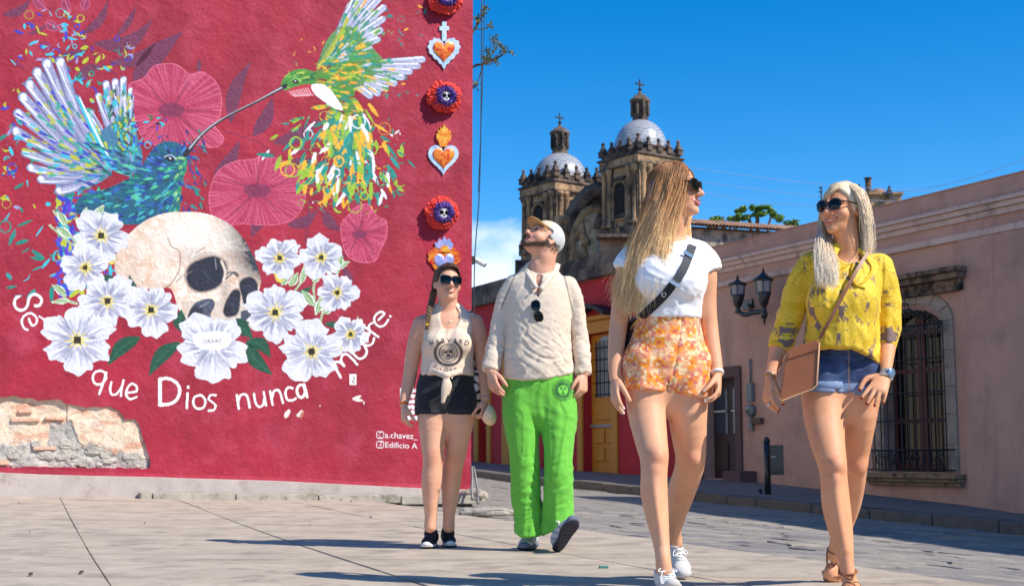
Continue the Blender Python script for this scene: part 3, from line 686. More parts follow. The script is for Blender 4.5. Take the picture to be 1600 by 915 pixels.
    for k in range(16): t = k/15; q.stroke([(131 + 20*t, 168 + 50*t), (150 + 18*t, 205 + 48*t)], [2.5, 5, ][:2], TQ if k % 2 else (120, 210, 220), .7)
    q.stroke([(120, 150), (146, 205), (172, 258), (205, 275)], [4, 7, 8, 4], TQ); q.stroke([(124, 152), (150, 208), (176, 256)], [2, 3, 2], WH)
    body = [(234, 238), (248, 224), (268, 220), (288, 228), (296, 238), (292, 262), (284, 292), (281, 330), (262, 345), (215, 352), (150, 345), (118, 330), (126, 306), (160, 296), (190, 284), (214, 268)]
    q.poly(body, (22, 92, 118), 4)
    for k in range(420):
        x, y = rng.uniform(118, 296), rng.uniform(222, 350); t = (x - 118)/178; c = [(28, 60, 150), (20, 110, 120), (30, 150, 120), (26, 44, 110), (64, 180, 190), (46, 96, 190), (20, 70, 70), (90, 200, 150)][rng.integers(8)]
        if y < 262 and x > 225: c = [(28, 52, 140), (44, 84, 190), (22, 34, 92), (70, 130, 210)][rng.integers(4)]
        if x > 268 and y > 245: c = [(40, 150, 90), (90, 186, 110), (24, 110, 84), (60, 180, 170), (150, 200, 120)][rng.integers(5)]
        a = math.atan2(250 - y, 285 - x) + .35; L = rng.uniform(6, 17); q.stroke([(x, y), (x + L*.5*math.cos(a), y + L*.5*math.sin(a) - 1), (x + L*math.cos(a), y + L*math.sin(a))], [1, rng.uniform(2.5, 5), 1], c, .92, over=True)
    q.poly([(258, 247), (266, 244), (273, 249), (267, 253)], (14, 18, 30), 3); q.stroke([(256, 246), (266, 242), (275, 247)], 1.2, (200, 210, 224)); q.stroke([(265, 247), (266.5, 248)], 2, WH)
    confetti(q, 60, lambda: (rng.uniform(280, 322), rng.uniform(205, 335)), [(40, 60, 150), (36, 40, 120), (40, 120, 160), TE], (3, 5), (5, 12), .1, lambda x, y: .9)
    confetti(q, 24, lambda: (rng.uniform(208, 262), rng.uniform(180, 228)), [BL, TQ, (30, 120, 60), (24, 30, 90)], (3, 5), (4, 10), .1)
    q.build('painted_hummingbird', root, .0024, pm, label='blue and turquoise hummingbird with spread wings')
    # ---- green hummingbird on the right
    q = Paint(285, -4, 670, 335); OR, GR, LM, BR = (240, 176, 44), (40, 140, 60), (150, 186, 52), (126, 52, 40)
    cols2 = [TE, OR, WH, LM, OR, TE, LM, (22, 150, 140)]
    def fan():
        a = rng.normal(math.pi*.55, .42); r = 22 + 150*rng.random()**.85; return 545 + r*math.cos(a)*.95, 150 + r*math.sin(a)
    away = lambda x, y: math.atan2(y - 140, x - 548)
    confetti(q, 95, lambda: (545 + rng.uniform(-75, 82), rng.uniform(180, 330)), cols2, (2.5, 5), (4, 12), .8); q.poly([(520, 164), (552, 150), (574, 186), (584, 232), (560, 262), (528, 258), (508, 228), (506, 190)], (62, 128, 84), 4); confetti(q, 330, fan, cols2, (4, 8.5), (10, 26), .14, away); confetti(q, 40, lambda: (rng.uniform(590, 668), rng.uniform(10, 165)), [TE, OR, TE, (30, 130, 130)], (2.5, 5), (4, 9), .4); confetti(q, 24, lambda: (rng.uniform(440, 520), rng.uniform(60, 125)), [OR, (214, 130, 40)], (2, 3.4), (4, 9), .2)
    def feather2(tip, rt, w):
        tip, rt = np.array(tip, float), np.array(rt, float); q.stroke([tip, (tip+rt)/2, rt], [w, w, w*.4], (110, 104, 140)); q.stroke([tip, (tip+rt)/2, rt], [w*.8, w*.8, w*.3], (176, 178, 204)); o = unit(np.array([-(rt-tip)[1], (rt-tip)[0]]))*w*.28; q.stroke([tip + o, tip*.6 + rt*.4 + o], [3.4, 1], WH)
        q.stroke([tip - o, tip*.7 + rt*.3 - o], [2.2, 1], (206, 208, 224), .9)
    for t in ((548, 8), (556, -4), (568, -10), (582, -10), (594, -4), (599, 12), (598, 30), (594, 48), (590, 62)): feather2(t, (512, 88), 12)
    for t in ((660, 93), (652, 103), (640, 112), (628, 121), (616, 130), (602, 139), (590, 146), (578, 150)): feather2(t, (518, 104), 12)
    q.poly([(494, 114), (504, 76), (520, 50), (544, 40), (570, 58), (586, 78), (600, 98), (580, 122), (550, 134), (515, 124)], (92, 140, 84), 4)
    for k in range(230): a = rng.uniform(-1.2, .5); r = rng.uniform(6, 112); x, y = 505 + r*math.cos(a), 102 + r*math.sin(a)*.95; L = rng.uniform(5, 15); q.stroke([(x, y), (x + L*math.cos(a), y + L*math.sin(a))], [2, rng.uniform(2.5, 5)], [OR, TE, LM, (24, 150, 130), TE, (196, 200, 214), (60, 150, 70)][rng.integers(7)], .95, over=True)
    for k in range(26): x = 498 + k*.6; q.stroke([(500 + k*.5, 100 - k*.5), (512 + k*1.3, 60 - k*2.0 + 20)], [3, 3.5], [OR, LM, TE, GR][k % 4], .8)
    q.poly([(438, 136), (444, 120), (458, 110), (475, 107), (496, 112), (520, 104), (548, 96), (560, 110), (556, 136), (552, 162), (544, 182), (530, 172), (508, 158), (490, 140), (470, 138), (450, 143)], (72, 140, 52), 4)
    for k in range(230):
        x, y = rng.uniform(440, 560), rng.uniform(98, 182); a = math.atan2(y - 128, x - 440)*.7 + rng.normal(0, .2); L = rng.uniform(6, 15); c = [(60, 150, 60), (120, 180, 60), (34, 100, 62), (170, 196, 80)][rng.integers(4)] if x < 492 else [OR, (150, 180, 50), BR, TE, (220, 150, 40), (90, 130, 40), (235, 200, 60)][rng.integers(7)]; q.stroke([(x, y), (x + L*math.cos(a), y + L*math.sin(a))], [1.5, rng.uniform(2.5, 5)], c, .92, over=True)
    q.poly([(446, 143), (470, 133), (490, 133), (492, 146), (476, 154), (456, 152)], (190, 42, 60), 3); [q.stroke([(452 + k*3.6, 143 - k*.7), (456 + k*3.8, 148), (462 + k*3.6, 151 - k*.3)], 1.3, (238, 190, 196)) for k in range(9)]
    q.poly([(486, 134), (498, 131), (512, 136), (524, 150), (536, 172), (520, 168), (504, 158), (492, 148)], (240, 240, 242), 3); q.poly([(456, 127), (462, 124.5), (468, 128), (462, 131.5)], (16, 22, 22), 3); q.stroke([(454, 127), (462, 122), (470, 127)], 1.2, (150, 200, 110)); q.stroke([(461, 126.5), (462, 127.5)], 1.6, WH)
    q.build('painted_hummingbird', root, .0026, pm, label='green and yellow hummingbird with a burst of brush strokes for a tail')
    q = Paint(284, 130, 450, 250); q.stroke([(290, 241), (318, 208), (352, 184), (400, 160), (446, 134)], [10, 6.5, 5, 4.5, 8], (26, 28, 40)); q.stroke([(296, 232), (320, 205), (354, 181), (402, 157), (440, 137)], [2, 1.6, 1.4, 1.4, 2], (206, 208, 216)); q.build('painted_beak', root, .0030, pm, label='long dark beaks meeting between the two birds')
    # ---- skull
    q = Paint(172, 325, 412, 520)
    def bone(X, Y):
        n = fbm(np.stack([X*.06, Y*.06, X*0], -1), 4, 3); n2 = fbm(np.stack([X*.2, Y*.2, X*0], -1), 3, 9); b = np.ones(X.shape + (3,))*lin((234, 216, 198)); mm = lambda m, c: b.__imul__(1 - np.clip(m, 0, 1)[..., None]).__iadd__(lin(c)*np.clip(m, 0, 1)[..., None])
        mm((n - .42)*3.2, (226, 186, 158)); mm((n2 - .5)*3, (244, 236, 224)); mm(np.exp(-(((X - 300)/70)**2 + ((Y - 375)/34)**2))*.75, (246, 240, 230)); mm(np.clip((X - 330 - (Y - 345)*.18)/62, 0, 1)**1.4*np.clip((452 - Y)/40, 0, 1)*1.35*(.7 + .6*n2), (46, 56, 70)); mm(np.exp(-(((X - 318)/44)**2 + ((Y - 402)/13)**2))*.5, (150, 124, 110)); mm(np.exp(-(((X - 352)/9)**2 + ((Y - 455)/26)**2))*.55, (150, 128, 116)); mm(np.clip((195 - X + (Y-420)*.2)/16, 0, 1)*.5, (176, 142, 122)); mm(np.exp(-((X - 205)/22)**2 - ((Y - 410)/40)**2)*.45, (200, 158, 132)); mm(np.clip((Y - 425)/28, 0, 1)*(X < 270)*.4, (186, 152, 132)); mm((Y > 470)*.35*n2*1.6, (150, 140, 136)); return b
    q.poly([(178, 412), (185, 387), (203, 363), (227, 344), (255, 333), (287, 330), (322, 333), (350, 344), (368, 357), (383, 375), (397, 401), (406, 426), (408, 442), (402, 466), (399, 496), (402, 510), (370, 516), (330, 517), (296, 510), (284, 492), (276, 478), (272, 462), (262, 449), (235, 452), (205, 448), (185, 438)], bone, 3)
    DK, DK2 = (32, 36, 52), (66, 72, 92)
    for p in ([(291, 428), (298.5, 413), (316, 404.5), (336, 401), (352, 411), (353, 428), (344, 443.5), (331, 452), (311, 455), (296, 446)], [(374, 443.5), (382, 434.5), (394, 433.5), (402, 443.5), (401, 461), (394, 478), (382, 475), (378, 461)], [(349, 486), (354, 469), (364, 454), (374, 454), (375, 469), (371.5, 489), (361.5, 494), (354, 494)]):
        c = np.mean(p, 0); q.poly([c + (np.array(a) - c)*1.10 for a in p], (168, 148, 136), 4); q.poly(p, DK, 4); [q.stroke([c + rng.normal(0, 7, 2), c + rng.normal(0, 7, 2)], rng.uniform(2, 5), (44, 50, 70), .6, over=True) for _ in range(6)]
    q.poly([(293.5, 496), (298.5, 481), (308.5, 471), (329, 466), (336, 476), (329, 491), (331, 499), (306, 502)], (74, 80, 98), 3); q.poly([(293.5, 498), (298, 484), (309, 476), (318, 482), (312, 494)], (40, 44, 60), 3); q.poly([(377, 486), (390, 485), (397, 495), (389, 506), (378, 500)], (70, 76, 92), 3); q.stroke([(312, 480), (326, 472)], 2, (150, 152, 164), .7); q.stroke([(336, 404), (338, 420)], 1.4, (170, 176, 190), .7); q.stroke([(346, 440), (354, 434), (366, 425), (372, 430)], 2.4, (44, 48, 60)); q.stroke([(348, 436), (360, 427)], 1.2, (226, 220, 214))
    for p, w, c in (([(262, 371), (268, 385), (280, 393), (281, 418), (270, 440), (260, 449)], 1.6, (134, 96, 78)), ([(276, 440), (286, 430), (300, 424)], 1.6, (130, 104, 92)), ([(352, 430), (360, 425), (372, 432)], 2.2, (52, 56, 66)), ([(300, 400), (318, 391), (340, 392)], 3, (240, 226, 212)), ([(346, 408), (352, 424), (349, 440)], 4, (232, 214, 198)), ([(306, 396), (320, 386)], 1.6, (150, 120, 104)), ([(280, 470), (284, 490), (292, 508)], 5, (238, 222, 206)), ([(340, 500), (356, 505), (376, 502)], 5, (232, 216, 204))): q.stroke(p, w, c, .9, over=True)
    for k in range(140): x, y = rng.uniform(180, 400), rng.uniform(332, 392 if k % 3 else 440); x = x if y < 392 else rng.uniform(180, 276); a = rng.uniform(-.6, .9); L = rng.uniform(6, 18); q.stroke([(x, y), (x + L*math.cos(a), y + L*math.sin(a))], [1, 2.2], [(246, 238, 226), (216, 186, 162), (230, 204, 184), (202, 172, 150)][rng.integers(4)], .30, over=True)
    q.build('painted_skull', root, .0032, pm, label='pale human skull looking right, dark eye sockets')
    # ---- green leaves
    GD, GL = (22, 78, 58), (46, 112, 82)
    for a, b, w, k in (((196, 470), (156, 428), 26, 6), ((204, 492), (202, 428), 24, 4), ((220, 526), (168, 572), 24, 8), ((282, 534), (232, 589), 24, 8), ((286, 520), (284, 482), 22, -4), ((352, 502), (396, 530), 26, -6), ((384, 534), (427, 586), 24, 6), ((384, 532), (424, 560), 22, -9), ((505, 505), (543, 498), 11, 5), ((456, 462), (490, 445), 11, 3), ((300, 545), (330, 585), 20, 0)):
        q = Paint(150, 415, 560, 600); q.poly(leaf_poly(a, b, w, k), GD, 2); a, b = np.array(a), np.array(b); d = b - a; nn = np.array([-d[1], d[0]])/np.hypot(*d)*k*.9; q.stroke([a, (a+b)/2 + nn, b], 1.2, GL, .8); q.build('painted_green_leaf', root, .0036, pm)
    # ---- pale buds and stems
    q = Paint(70, 320, 560, 600)
    def bud(a, b, w): q.poly(leaf_poly(a, b, w, 1), (236, 240, 228), 2); q.poly(leaf_poly(a, b, w*.66, 1), (134, 168, 112), 2); q.stroke([a, b], 1, (214, 228, 196))
    for p in ([(84, 330), (100, 352), (122, 385)], [(78, 352), (100, 372), (122, 388)], [(88, 452), (108, 470), (120, 474)], [(82, 472), (104, 470), (120, 474)], [(500, 510), (505, 485), (530, 420)], [(494, 490), (490, 450), (496, 430)], [(455, 462), (470, 440), (476, 415)]): q.stroke(p, 4.6, (236, 240, 228)); q.stroke(p, 2.8, (146, 178, 120))
    for a, b, w in (((104, 352), (88, 328), 13), ((112, 372), (86, 354), 13), ((128, 345), (136, 322), 13), ((144, 342), (164, 318), 14), ((104, 462), (80, 444), 14), ((108, 471), (80, 472), 10), ((452, 448), (466, 424), 14), ((470, 445), (476, 412), 11), ((490, 478), (470, 452), 15), ((494, 492), (504, 456), 13), ((488, 440), (500, 428), 12), ((520, 418), (548, 408), 12), ((528, 420), (534, 394), 11), ((505, 490), (516, 476), 15), ((440, 446), (446, 430), 14), ((558, 504), (562, 490), 8)): bud(a, b, w)
    for x, y in ((436, 432), (498, 426), (512, 474), (532, 540), (174, 404), (144, 434)): q.poly([(x-8, y-8), (x+8, y-8), (x+5, y+8), (x-4, y+8)], (220, 196, 84), 3)
    q.build('painted_stem', root, .0040, pm, label='pale green stems and buds outlined in white')
    # ---- white flowers
    FL = [((158, 368), 44, 5, .3, 0), ((133, 418), 39, 5, .9, 0), ((168, 470), 44, 5, 1.6, 0), ((236, 484), 43, 5, .15, 0), ((121, 531), 55, 6, .5, 0), ((437, 403), 34, 6, .2, 0), ((502, 402), 35, 5, .7, 0), ((548, 522), 30, 5, .3, 0), ((527, 457), 32, 6, 1.1, 0), ((430, 488), 47, 6, .5, 0), ((487, 549), 50, 5, .95, 0), ((332, 541), 56, 5, .32, 1)]
    for i, (c, r, npet, ph, kind) in enumerate(FL):
        c = np.array(c, float); q = Paint(c[0]-r-12, c[1]-r-12, c[0]+r+12, c[1]+r+12); sq = np.array([1.05, .95])
        for k in range(npet):
            a = ph + k*2*math.pi/npet; hw = math.pi/npet*1.03; e = [c]; 
            for t in np.linspace(-1, 1, 9): rr = r*(1 - .30*abs(t)**2.6 + .05*math.sin(t*9 + k*2) + .03*rng.normal() + (.08 if k % 2 else -.04)); e.append(c + sq*rr*np.array([math.cos(a + t*hw), math.sin(a + t*hw)]))
            q.poly(e, (218, 218, 226), 3); es = np.array(e[1:]); q.stroke(np.vstack([[c], es[:1]]), [1, 2.6], (150, 150, 172), .8)
            for t in np.linspace(-.85, .85, 11):
                b = a + t*hw; u = np.array([math.cos(b), math.sin(b)])*sq; s0, s1 = rng.uniform(.12, .3), rng.uniform(.5, .86); q.stroke([c + u*r*s0, c + u*r*(s0+s1)/2 + rng.normal(0, .8, 2), c + u*r*s1], [1.2, rng.uniform(1.8, 5.5), .6], [(158, 160, 182), (184, 186, 204), (136, 138, 166)][rng.integers(3)], .75, over=True)
            q.stroke([c + np.array([math.cos(a), math.sin(a)])*sq*r*.35, c + np.array([math.cos(a), math.sin(a)])*sq*r*.85], [3, 5], (234, 234, 240), .85, over=True)
        if kind == 0:
            for k in range(10): a = k*.63 + ph; q.stroke([c, c + np.array([math.cos(a), math.sin(a)])*r*rng.uniform(.22, .36)], [4.5, 1.2], (232, 206, 72), .95)
            q.poly([c + np.array([math.cos(a), math.sin(a)])*r*(.10 + .03*(j % 2)) for j, a in enumerate(np.linspace(0, 6.28, 9)[:-1])], (34, 32, 26), 2); [q.stroke([c, c + np.array([math.cos(a), math.sin(a)])*r*.17], 1.4, (48, 44, 30)) for a in (ph + .4, ph + 2.2, ph + 4.1)]
        o = q.build('painted_flower', root, .0044 + .0004*i, pm, group=None, label=None)
        if kind == 1:
            q = Paint(300, 515, 362, 548); q.poly([(302, 522), (318, 518), (348, 517), (361, 523), (360, 538), (346, 546), (316, 546), (303, 536)], (240, 240, 244), 3); q.build('painted_tag', root, .0092, pm)
    v, f = text_polys('OAXAC', 1); mb = MB(); v = v*[8.5, 8.5]; mb.add([wall(316 + a + 1.0*b/9, 536 - b - a*.03, .0024) for a, b in v], f); mb.build('tag_lettering', mat('letter_black', tuple(lin((40, 38, 40))), .8), root)
    # ---- the painted sentence
    LW = 6.2
    S = [([(55, 477.5), (61, 477), (65, 471), (63, 464), (55.5, 459.5), (48, 462), (44.5, 469), (43, 477), (38, 483), (31.5, 484.5), (25, 480.5), (22.5, 473.5), (24, 466.5), (29.5, 463)], 5.6), ([(45, 497.5), (47.5, 504), (50.5, 508.5), (56.5, 505), (57.5, 497.5), (53, 491.5), (46, 489), (38, 493), (34, 500.5), (35.5, 508.5), (39, 513.5), (43.5, 515)], 4.6), ([(61.5, 494), (69.5, 499.5)], 4),
     # que
     ([(166, 590), (163, 581), (155, 579), (147, 583), (145, 592), (149, 599), (157, 600), (164, 594), (166, 590)], 5.4), ([(166, 582), (162, 596), (155, 615)], 5.6), ([(174, 597), (172, 608), (175, 616), (182, 615), (190, 604), (193, 594)], 5.2), ([(193, 594), (190, 608), (189, 618)], 5), ([(199, 613), (213, 611), (213, 603), (206, 599), (199, 606), (197, 616), (203, 623), (213, 620)], 5.2),
     # Dios
     ([(250, 592), (250, 630)], 7.4), ([(249, 592), (263, 591), (276, 598), (281, 610), (276, 624), (264, 631), (249, 632)], 7), ([(293, 614), (292, 637)], 5.6), ([(294, 604), (294, 605)], 6.4), ([(312, 617), (304, 620), (302, 630), (308, 638), (318, 636), (321, 626), (316, 618), (312, 617)], 5.4), ([(337, 617), (329, 617), (326, 623), (332, 628), (337, 633), (334, 640), (326, 641)], 5),
     # nunca
     ([(370, 617), (373, 638)], 5.6), ([(372, 627), (376, 617), (384, 616), (388, 624), (390, 636)], 5.4), ([(397, 615), (399, 628), (404, 635), (411, 632), (413, 622)], 5.4), ([(412, 612), (416, 633)], 5), ([(422, 611), (426, 632)], 5.4), ([(425, 622), (428, 611), (435, 609), (439, 617), (442, 629)], 5.4), ([(457, 606), (450, 605), (446, 613), (449, 624), (457, 625), (462, 622)], 5.4), ([(477, 611), (474, 602), (467, 602), (464, 610), (467, 619), (473, 620), (477, 612)], 5.4), ([(475, 600), (478, 610), (480, 620)], 5),
     # muere.
     ([(523, 573), (532.5, 589)], 5.2), ([(523, 573), (523.5, 566), (529.5, 565), (538, 571.5)], 4.8), ([(538, 571.5), (533, 562), (536, 554), (542, 553), (550, 560), (558, 569)], 4.8), ([(548, 546), (555, 555.5), (562, 560), (570, 556.5), (573, 547.5), (567, 535)], 5), ([(570.5, 531), (577, 522), (570.5, 520.5), (564.5, 528), (566.5, 535.5), (574.5, 539.5), (582, 536), (584.5, 528)], 4.6), ([(572, 512), (591, 526)], 4.8), ([(577, 515), (576.5, 508), (581.5, 504.5)], 4.4), ([(591.5, 499.5), (600.5, 490), (594, 487), (586, 493.5), (585, 502), (591.5, 509.5), (600.5, 508), (606.5, 499.5)], 4.6), ([(609.5, 493.5), (610, 494)], 4.6)]
    for a, b, wd in ((0, 3, 'Sé'), (3, 7, 'que'), (7, 12, 'Dios'), (12, 21, 'nunca'), (21, len(S), 'muere')):
        q = Paint(15, 450, 620, 650); [q.stroke(pts, w*(.88 if 3 <= a < 21 else 1), (244, 240, 240)) for pts, w in S[a:b]]; q.build('painted_word', root, .0100, pm, label='white hand lettered word ' + wd)
    # ---- signatures
    q = Paint(584, 668, 604, 704)
    for cy in (679, 694): q.stroke([(590, cy-5), (598, cy-5), (599.5, cy-3.5), (599.5, cy+3.5), (598, cy+5), (590, cy+5), (588.5, cy+3.5), (588.5, cy-3.5), (590, cy-5)], 1.9, (246, 240, 240), sm=1)
    q.stroke([(594 + 2.4*math.cos(t), 679 + 2.4*math.sin(t)) for t in np.linspace(0, 6.3, 9)], 1.5, (246, 240, 240)); q.stroke([(595, 699), (595, 692), (597, 690.5)], 1.7, (246, 240, 240)); q.stroke([(592.5, 694.5), (597, 694.5)], 1.5, (246, 240, 240)); q.build('painted_emblem', root, .0060, pm)
    wm = mat('letter_white', tuple(lin((246, 240, 240))), .8, bump=.3, bscale=34, bdist=.02)
    for txt, x, y, sz, wk in (('a.chavez_', 601, 683.5, 13.5, 1.0), ('Edificio A', 601, 698.5, 12.5, 1.06)):
        v, f = text_polys(txt, 1); mb = MB(); mb.add([wall(x + a*sz*wk, y - b*sz + a*.5, .0016) for a, b in v], f); mb.build('painted_signature', wm, root)
    # ---- bare spots, a small sticker and a stencilled sign behind the walkers
    q = Paint(440, 575, 580, 660)
    for p in ([(443, 650), (446, 642), (453, 638), (454, 645), (448, 654)], [(462, 648), (470, 640), (475, 642), (468, 652)], [(556, 618), (566, 616), (563, 622), (570, 625), (560, 628), (549, 623)], [(566, 628), (571, 626), (569, 633)], [(498, 633), (502, 631), (500, 637)]): q.poly(p, (232, 216, 206), 2)
    q.poly([(470, 645), (476, 641), (473, 652), (468, 655)], (190, 120, 90), 2); q.build('paint_chip', root, .0060, pm, label='pale bare spots in the red paint')
    q = Paint(544, 580, 562, 604); q.poly([(546, 583), (558, 584), (558, 602), (546, 601)], (238, 234, 232)); q.stroke([(552, 588), (554, 592), (550, 596), (554, 598)], 1.4, (70, 60, 64)); q.build('sticker', root, .0064, mat('sticker_paper', vcol=True, rough=.5), label='small white sticker below the lettering')
    q = Paint(620, 600, 660, 665)
    for i in range(5):
        for j in range(6): x, y = 634 + i*5.5, 610 + j*8.5; q.poly([(x - 2.5 + rng.normal(0, .6), y - 3.5), (x + 2.6, y - 3 + rng.normal(0, .6)), (x + 2.2, y + 3.5), (x - 2.4, y + 3)], (240, 232, 232), 2)
    q.stroke([(626, 607), (626, 618)], 3, (240, 232, 232)); q.build('painted_stencil', root, .0060, pm, label='white stencilled pattern half hidden behind the woman in the tank top')
def mural_building():
    rng = np.random.default_rng(4)
    root = thing('mural_building', C0, 'red plastered building with a skull and hummingbird mural on its end wall', 'building')
    uv = lambda px, py: (lambda w: (np.dot(w - C0, WT), w[2]))(wall(px, py)); at = lambda u, z, o=0: C0 + WT*u + WN*o + np.array([0, 0, z])
    red = mat('red_plaster', tuple(lin((160, 26, 52))), .74, var=.22, scale=1.3, bump=.48, bscale=24, bdist=.02, bump2=(4, 3.0), streak=(tuple(lin((140, 24, 46))), (.8, .8, .5), .52, .72), dark=tuple(lin((184, 60, 84))), dscale=2.2, dmin=.5, dmax=.75)
    hole = [(-45, 622), (0, 621), (21, 618), (33, 621), (45, 620), (60, 625), (75, 624), (94, 623), (105, 630), (122, 633), (136, 636), (150, 635), (168, 634), (185, 639), (194, 649), (196, 656), (210, 654), (218, 663), (220, 672), (223, 684), (229, 695), (231, 706), (233.5, 714), (236, 721), (233.5, 732), (210, 731), (175, 730), (140, 731), (95, 729), (52, 728), (20, 730), (0, 729), (-45, 729)]
    hp = []
    for i, q in enumerate(hole):
        a, b = np.array(q), np.array(hole[(i+1) % len(hole)]); n_ = max(1, int(np.hypot(*(b-a))/5))
        for k in range(n_): hp.append(uv(*(a + (b-a)*k/n_ + rng.normal(0, .7, 2))))
    rb = [(-60, 733), (0, 737), (60, 740), (150, 742), (235, 743.5), (320, 746), (430, 750), (560, 756), (650, 760), (736, 764)]
    bot = [uv(x, y + rng.normal(0, .5)) for x, y in rb]
    U0, ZT = bot[0][0], 8.2
    outer = bot + [(0, ZT), (U0, ZT)]
    from mathutils.geometry import tessellate_polygon
    allp = [Vector((u, z, 0)) for u, z in outer] + [Vector((u, z, 0)) for u, z in hp]; tr = tessellate_polygon([[Vector((u, z, 0)) for u, z in outer], [Vector((u, z, 0)) for u, z in hp]])
    mb = MB(); v = [at(p.x, p.y) for p in allp]; f = []
    for t in tr:
        a, b, c = (v[i] for i in t); f.append(t if np.dot(np.cross(b-a, c-a), WN) > 0 else t[::-1])
    mb.add(v, f); n = len(hp); rim = [at(u, z) for u, z in hp] + [at(u, z, -.06) for u, z in hp]; mb.add(rim, [(i, (i+1) % n, n+(i+1) % n, n+i) for i in range(n)])
    front = mb.build('wall', red, root)
    # side wall along the street, roof and rear so the building is solid
    side = MB(); sd = np.array([-.39, .92, 0]); L = 17
    cream = mat('cream_render', tuple(lin((214, 200, 176))), .85, var=.1, scale=2); c = C0; side.add([c, c + sd*L, c + sd*L + [0, 0, ZT], c + [0, 0, ZT]], [(0, 1, 2, 3)]); lft = C0 + WT*U0; side.add([lft, lft + sd*L, lft + sd*L + [0, 0, ZT], lft + [0, 0, ZT]], [(3, 2, 1, 0)]); side.add([c + [0, 0, ZT], c + sd*L + [0, 0, ZT], lft + sd*L + [0, 0, ZT], lft + [0, 0, ZT]], [(0, 1, 2, 3)]); side.add([c + sd*L, lft + sd*L, lft + sd*L + [0, 0, ZT], c + sd*L + [0, 0, ZT]], [(0, 1, 2, 3)]); side.build('side_wall', cream, root)
    # bare rubble in the broken plaster
    nx, nz = 210, 80; u0, u1 = uv(-45, 700)[0], uv(240, 700)[0]; z0, z1 = uv(120, 734)[1] - .03, uv(20, 614)[1] + .02
    U, Z = np.meshgrid(np.linspace(u0, u1, nx), np.linspace(z0, z1, nz)); q = np.stack([U*9, Z*9, U*0], -1); h = fbm(q, 5, 3); tpx = np.linspace(-45, 240, nx)[None, :]; py = np.linspace(734, 614, nz)[:, None]
    grey_top = np.interp(tpx, [-45, 0, 70, 75, 105, 120, 150, 180, 240], [690, 692, 690, 655, 655, 690, 696, 704, 712]); gm = np.clip((py - grey_top)/5 + (h - .5)*6, 0, 1)
    depth = -.05 + .030*(h - .5)*(1 + gm) + np.where(tpx > 100, .022, 0)*(1 - gm)
    cc = np.ones((nz, nx, 3))*lin((238, 212, 184)); cc = cc*(1 - gm[..., None]) + lin((186, 180, 172))*gm[..., None]; r2 = fbm(np.stack([U*26, Z*26, U*0], -1), 3, 8); cc *= (.72 + .56*r2)[..., None]; pm = np.clip((fbm(np.stack([U*5, Z*12, U*0], -1), 3, 12) - .56)*7, 0, 1)*(1 - gm); cc = cc*(1 - pm[..., None]*.7) + lin((216, 154, 124))*pm[..., None]*.7; wm_ = np.clip((fbm(np.stack([U*7, Z*9, U*0], -1), 3, 15) - .58)*8, 0, 1); cc = cc*(1 - wm_[..., None]*.5) + lin((232, 222, 206))*wm_[..., None]*.5
    V = C0 + WT*U[..., None] + WN*depth[..., None] + np.array([0, 0, 1.])*Z[..., None]; idx = np.arange(nx*nz).reshape(nz, nx); Q = np.stack([idx[:-1, :-1], idx[:-1, 1:], idx[1:, 1:], idx[1:, :-1]], -1).reshape(-1, 4)
    core = put('rubble_core', mesh_np('rubble_core', V.reshape(-1, 3), Q, cc.reshape(-1, 3), True), mat('rubble', vcol=True, rough=.95, bump=.9, bscale=60, bdist=.02), root, label='bare masonry where the red plaster has fallen away')
    bm_ = mat('old_brick', tuple(lin((222, 178, 150))), .95, var=.25, scale=30, bump=.6, bscale=90, bdist=.01); sm_ = mat('rubble_stone', tuple(lin((190, 182, 170))), .95, var=.25, scale=14, bump=.9, bscale=50, bdist=.02)
    for (x, y, w, h_) in ((40, 655, 44, 6), (86, 653, 30, 5), (70, 700, 36, 5), (4, 722, 18, 8), (40, 642, 22, 5)):
        u, z = uv(x, y); s_ = 13/2100*1.08; mb = MB().box(at(u, z, -.036), (w*s_, .04, h_*s_), np.array([unit(WT + [0, 0, rng.normal(0, .03)]), -WN, [0, 0, 1]])); mb.build('brick', bm_, front, bevel=.006)
    for k in range(34):
        x = rng.uniform(4, 228); gt = np.interp(x, [0, 70, 75, 105, 120, 150, 180, 240], [694, 692, 660, 660, 694, 700, 708, 716]); y = rng.uniform(gt, 728); u, z = uv(x, y); r = rng.uniform(.025, .06); bm = bmesh.new(); bmesh.ops.create_icosphere(bm, subdivisions=2, radius=1)
        vv = np.array([q.co[:] for q in bm.verts]); ff = [[w.index for w in q.verts] for q in bm.faces]; bm.free(); vv = np.sign(vv)*np.abs(vv)**.7; d = 1 + (vnoise(vv*2.3 + k*3, k) - .5)*.9; vv = vv*d[:, None]; W3 = at(u, z, -.045) + vv[:, :1]*WT*r*1.3 + vv[:, 1:2]*WN*r*.34 + vv[:, 2:3]*np.array([0, 0, 1])*r*.8; put('rubble_stone', mesh_np('rubble_stone', W3, ff, None, False), sm_, front)
    # plinth
    pb = [(u, z - .004) for u, z in bot]; mb = MB(); n = len(pb); top = [at(u, z, .0) for u, z in pb]; topo = [at(u, z - .012, .045) for u, z in pb]; low = [at(u, -.3, .06) for u, z in pb]
    for a, b in ((top, topo), (topo, low)): mb.add(a + b, [(i+1, i, n+i, n+i+1) for i in range(n-1)])
    mb.add([top[-1], topo[-1], low[-1], at(0, -.3)], [(0, 1, 2, 3)]); mb.build('plinth', mat('plinth_render', tuple(lin((184, 172, 164))), .9, var=.12, scale=5, bump=.5, bscale=60, bdist=.01, dark=tuple(lin((150, 128, 118))), dscale=4, dmin=.55, dmax=.75), root)
    mb = MB(); k = 0
    vv = []
    for (u, z) in bot: vv += [at(u, z + .03 + .012*vnoise(np.array([u*9, 0, 0.]), 3), .001), at(u, z - .006, .012)]
